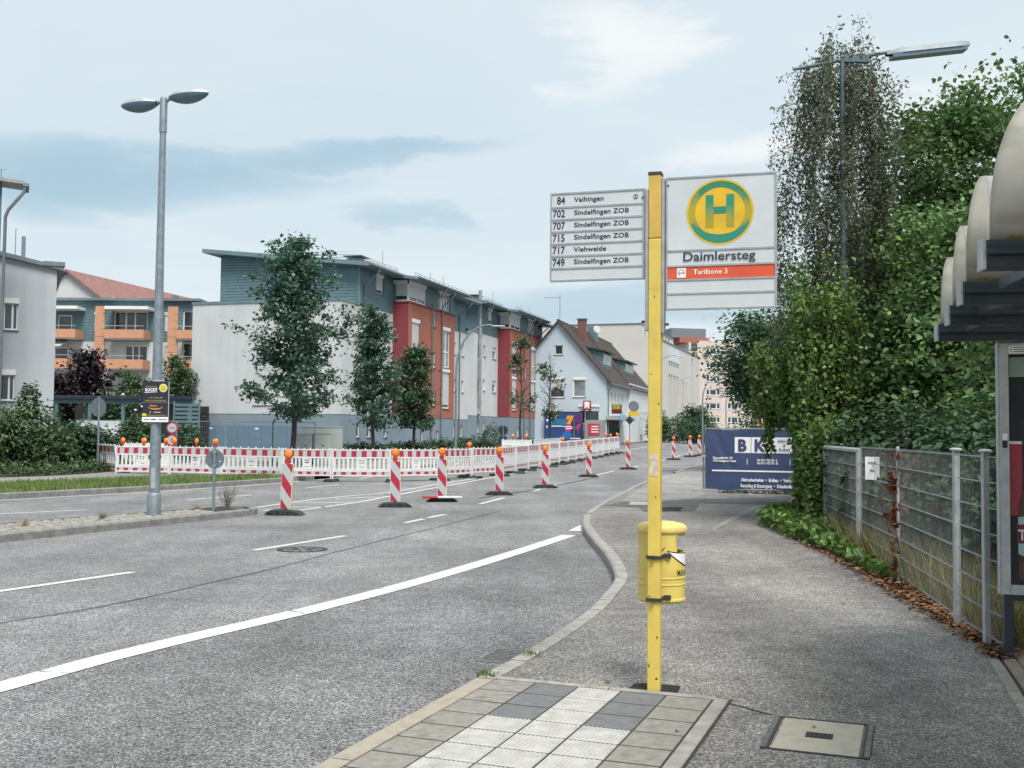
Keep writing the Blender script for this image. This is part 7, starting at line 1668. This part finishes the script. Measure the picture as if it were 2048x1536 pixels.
# hanging vine on the old lamp and the ivy column below it
t = thing('hanging_vine', 'tall grey-green vine hanging from the old street lamp', 'vine', (6.55, 21.2, 0)); rd = random.Random(77); b = MB(); pts = []
prof = [(9.95, -.15, .25), (9.5, -.55, .6), (8.7, -.85, .9), (7.6, -1.05, 1.0), (6.6, -1.15, 1.15), (5.6, -1.2, 1.15), (4.6, -1.25, 1.2), (3.6, -1.25, 1.2), (2.6, -1.1, 1.0), (1.4, -.9, .8)]
zz_ = [p[0] for p in prof][::-1]; lf = [p[1] for p in prof][::-1]; rt = [p[2] for p in prof][::-1]
for k in range(185):
    u = rd.uniform(0, 1) ; z = rd.choice((rd.uniform(8.9, 9.85), rd.uniform(6.5, 9.4), rd.uniform(4, 8))); L_ = rd.uniform(1.2, 4.2); yo = .28 + rd.gauss(0, .36); z1_ = max(.8, z - L_); p = None; path = []
    n1 = 9; wob = rd.uniform(0, 6); 
    for q in range(n1 + 1):
        zq = z + (z1_ - z) * q / n1; a, c = np.interp(zq, zz_, lf), np.interp(zq, zz_, rt); x = a + (c - a) * (u + .05 * math.sin(wob + zq * 1.4)); path.append(Vector((x, yo + .08 * math.sin(zq * 2 + wob), zq)))
    b.tube(path, .004, 3, cap=False)
    for q in range(int(L_ * 78)):
        f = rd.uniform(0, n1 - .01); i = int(f); pp = path[i].lerp(path[i + 1], f - i); pts.append((pp.x + rd.gauss(0, .09), pp.y + rd.gauss(0, .09), pp.z + rd.gauss(0, .05)))
for k in range(16):                                            # loose runners sticking out
    z = rd.uniform(5, 9.6); s_ = rd.choice((-1, 1)); a = np.interp(z, zz_, lf) if s_ < 0 else np.interp(z, zz_, rt); p = Vector((a, rd.gauss(0, .2), z)); e = p + Vector((s_ * rd.uniform(.2, .55), 0, rd.uniform(-.35, .45))); b.tube(bez(p, p.lerp(e, .5) + Vector((0, 0, .12)), e, 4), .005, 3, cap=False)
    for q in range(18): f = p.lerp(e, rd.uniform(0, 1)); pts.append((f.x + rd.gauss(0, .03), f.y + rd.gauss(0, .03), f.z + rd.gauss(0, .04)))
b.build('runners', M['bark_light'], t)['kind'] = 'stuff'; P = np.array(pts); o = link('leaves', leaf_mesh('leaves', P, .075, M['leaf_vine'], up=.1, droop=.8, quad=True, asp=.5, seed=7), t); o['kind'] = 'stuff'
t = thing('ivy_column', 'bright green ivy hanging in curtains over the fence gate post', 'ivy', (5.56, 19.6, 0)); r = np.random.default_rng(78); pts = []; b = MB(); rd = random.Random(79)
def curtain(n, x0_, x1_, y0, y1, ztop, zlen, dens, sp=.05):
    for k in range(n):
        x, y = rd.uniform(x0_, x1_), rd.uniform(y0, y1); z = rd.uniform(*ztop); L_ = rd.uniform(*zlen); w = rd.uniform(0, 6); path = [Vector((x + .06 * math.sin(w + q * .7), y + .05 * math.cos(w + q * .6), max(.0, z - L_ * q / 7))) for q in range(8)]; b.tube(path, .006, 3, cap=False)
        for q in range(int(L_ * dens)): f = rd.uniform(0, 6.99); i = int(f); pp = path[i].lerp(path[i + 1], f - i); pts.append((pp.x + rd.gauss(0, sp), pp.y + rd.gauss(0, sp), max(.02, pp.z + rd.gauss(0, .04))))
curtain(110, -.22, .55, -.5, .7, (1.3, 2.1), (.8, 2.1), 120); curtain(70, -.15, .9, .2, 1.6, (2.6, 4.6), (1.0, 2.4), 95, .07); curtain(30, -.75, .1, 1.0, 2.2, (2.5, 3.6), (.5, .9), 90); curtain(4, -.47, -.40, 1.6, 1.9, (2.2, 2.4), (.7, 1.05), 90, .025); curtain(40, -.2, .8, .4, 1.8, (3.4, 5.2), (.8, 1.8), 90, .08)
b.build('runners', M['bark_light'], t)['kind'] = 'stuff'; o = link('leaves', leaf_mesh('leaves', np.array(pts), .085, M['leaf_ivy'], up=.0, droop=1.2, asp=.7, seed=8), t); o['kind'] = 'stuff'
# ground plants along the fence foot
r = np.random.default_rng(12); n = 6500; yy = 12.5 + (23.2 - 12.5) * r.uniform(0, 1, n) ** .55; ex_ = np.interp(yy, [9, 12.8, 16.1, 20.5, 23.5], [4.0, 4.42, 4.72, 5.0, 6.0]); wdt = np.interp(yy, [12.5, 15, 18, 21, 23], [.06, .16, .6, .85, .4]); P = np.c_[ex_ + wdt * r.uniform(-.35, 1, n), yy, r.uniform(.02, .34, n) * np.interp(yy, [12.5, 16, 19, 23], [.35, .6, 1, .7])]
tag(link('fence_foot_plants', leaf_mesh('fence_foot_plants', P, .10, M['leaf_ivy'], seed=13)), 'bright leafy weeds spilling onto the pavement at the fence foot', 'weeds', None, 'stuff')
n = 5200; yy = r.uniform(8.3, 19.0, n); ex_ = np.interp(yy, [8.2, 9, 12.8, 16.1, 20.5], [3.75, 3.98, 4.40, 4.75, 5.1]); P = np.c_[ex_ + r.normal(size=n) * np.interp(yy, [8, 10, 14, 19], [.05, .085, .10, .14]), yy, np.full(n, .016) + r.uniform(0, .025, n)]
tag(link('fallen_leaves', leaf_mesh('fallen_leaves', P, .055, M['leaf_dry'], up=2.0, seed=14)), 'rusty fallen leaves drifted along the fence foot', 'leaves', None, 'stuff')
P = np.c_[r.uniform(-.4, 4.0, 60), r.uniform(5.4, 22, 60), np.full(60, .014)]; P = P[P[:, 0] > np.interp(P[:, 1], [5, 8, 13, 22], [-.4, .4, 1.7, 1.9])]
tag(link('scattered_leaves', leaf_mesh('scattered_leaves', P, .035, M['leaf_dry'], up=3.0, seed=15)), 'single dry leaves scattered over the near pavement', 'leaves', None, 'stuff')
n = 5200; yy = r.uniform(6.0, 17.5, n); ex_ = np.interp(yy, [6, 9, 12.8, 16.1, 20.5], [4.3, 4.05, 4.55, 4.95, 5.5]); P = np.c_[ex_ + r.uniform(0, 1, n) ** 1.5 * 1.3, yy, np.zeros(n)]
blades('fence_grass', 'tall yellowing grass behind the mesh fence', P, .50, .008, 'grass_dry', .55, 21); n = 3500; yy = r.uniform(5.5, 16, n); P = np.c_[np.interp(yy, [5.5, 9, 12.8, 16.1], [4.3, 4.1, 4.6, 5.0]) + r.uniform(0, 1, n) * 1.6, yy, np.zeros(n)]
blades('green_fence_grass', 'green grass mixed in behind the mesh fence', P, .36, .008, 'grass', .6, 22)
t = thing('red_creeper', 'withered red creeper climbing the thin middle fence post', 'creeper', (4.5, 12.62, 0)); pts = []; b = MB(); path = [Vector((.05 * math.sin(k), .03 * math.cos(k), .05 + k * .16)) for k in range(10)]; b.tube(path, .008, 4)
b.build('stem', M['bark_light'], t)
for k in range(170): q = rd.choice(path); pts.append((q.x + rd.gauss(0, .07), q.y + rd.gauss(0, .06), max(.1, q.z + rd.gauss(0, .1)) if rd.random() < .8 else 1.2 + rd.gauss(0, .1)))
o = link('leaves', leaf_mesh('leaves', np.array(pts), .09, M['leaf_redivy'], up=0, droop=1), t); o['kind'] = 'stuff'
# far street greenery beyond the yellow pole
for k, (px, Y, bl, lb) in enumerate(((1345, 118, [(0, 0, 1.3, 2.2, 1.4, 1.5), (-1.6, 0, 1.6, 1.4, 1.2, 1.6)], 'dark hedge clump at the foot of the pale office block'), (1385, 112, [(0, 0, 1.2, 2.0, 1.2, 1.4), (1.5, 0, 1.0, 1.5, 1.2, 1.3)], 'dark hedge clump beside the navy banner edge'))):
    bush('far_hedge', lb, 'hedge', (ray(px, 870)[0] * Y, Y, g(Y)), bl, 5200, .2, 'leaf_dark', 150 + k, 'hedges along the far street', quad=True)
tree('far_tree', 'small round street tree beyond the dark hedges', 'tree', (ray(1392, 870)[0] * 125, 125, 1.0), [(1.6, 1.4), (3.0, 1.9), (4.2, .8)], .1, 4.0, 22, 2600, .3, 'leaf_dark', 160, .4, quad=True)
for k, (px, Y, lb) in enumerate(((1575, 58, 'broad dark bush behind the navy banner'), (1640, 52, 'broad dark bush behind the vine column'))):
    bush('banner_bush', lb, 'bush', (ray(px, 870)[0] * Y, Y, g(Y)), [(0, 0, 1.8, 2.6, 1.6, 2.0), (1.5, 0, 2.6, 1.8, 1.5, 2.2)], 8000, .2, 'leaf_dark', 165 + k, 'dark bushes beyond the navy banner', quad=True)
bush('backdrop_bush', 'wide dark thicket closing the view behind the fence', 'bush', (16, 26, 0), [(0, 0, 2, 5, 2, 2.6), (5, -3, 2, 4, 2, 2.6), (-4, 4, 2, 3.5, 2, 2.4), (9, -9, 2, 4, 4, 2.5)], 20000, .2, 'leaf_dark', 170, quad=True)
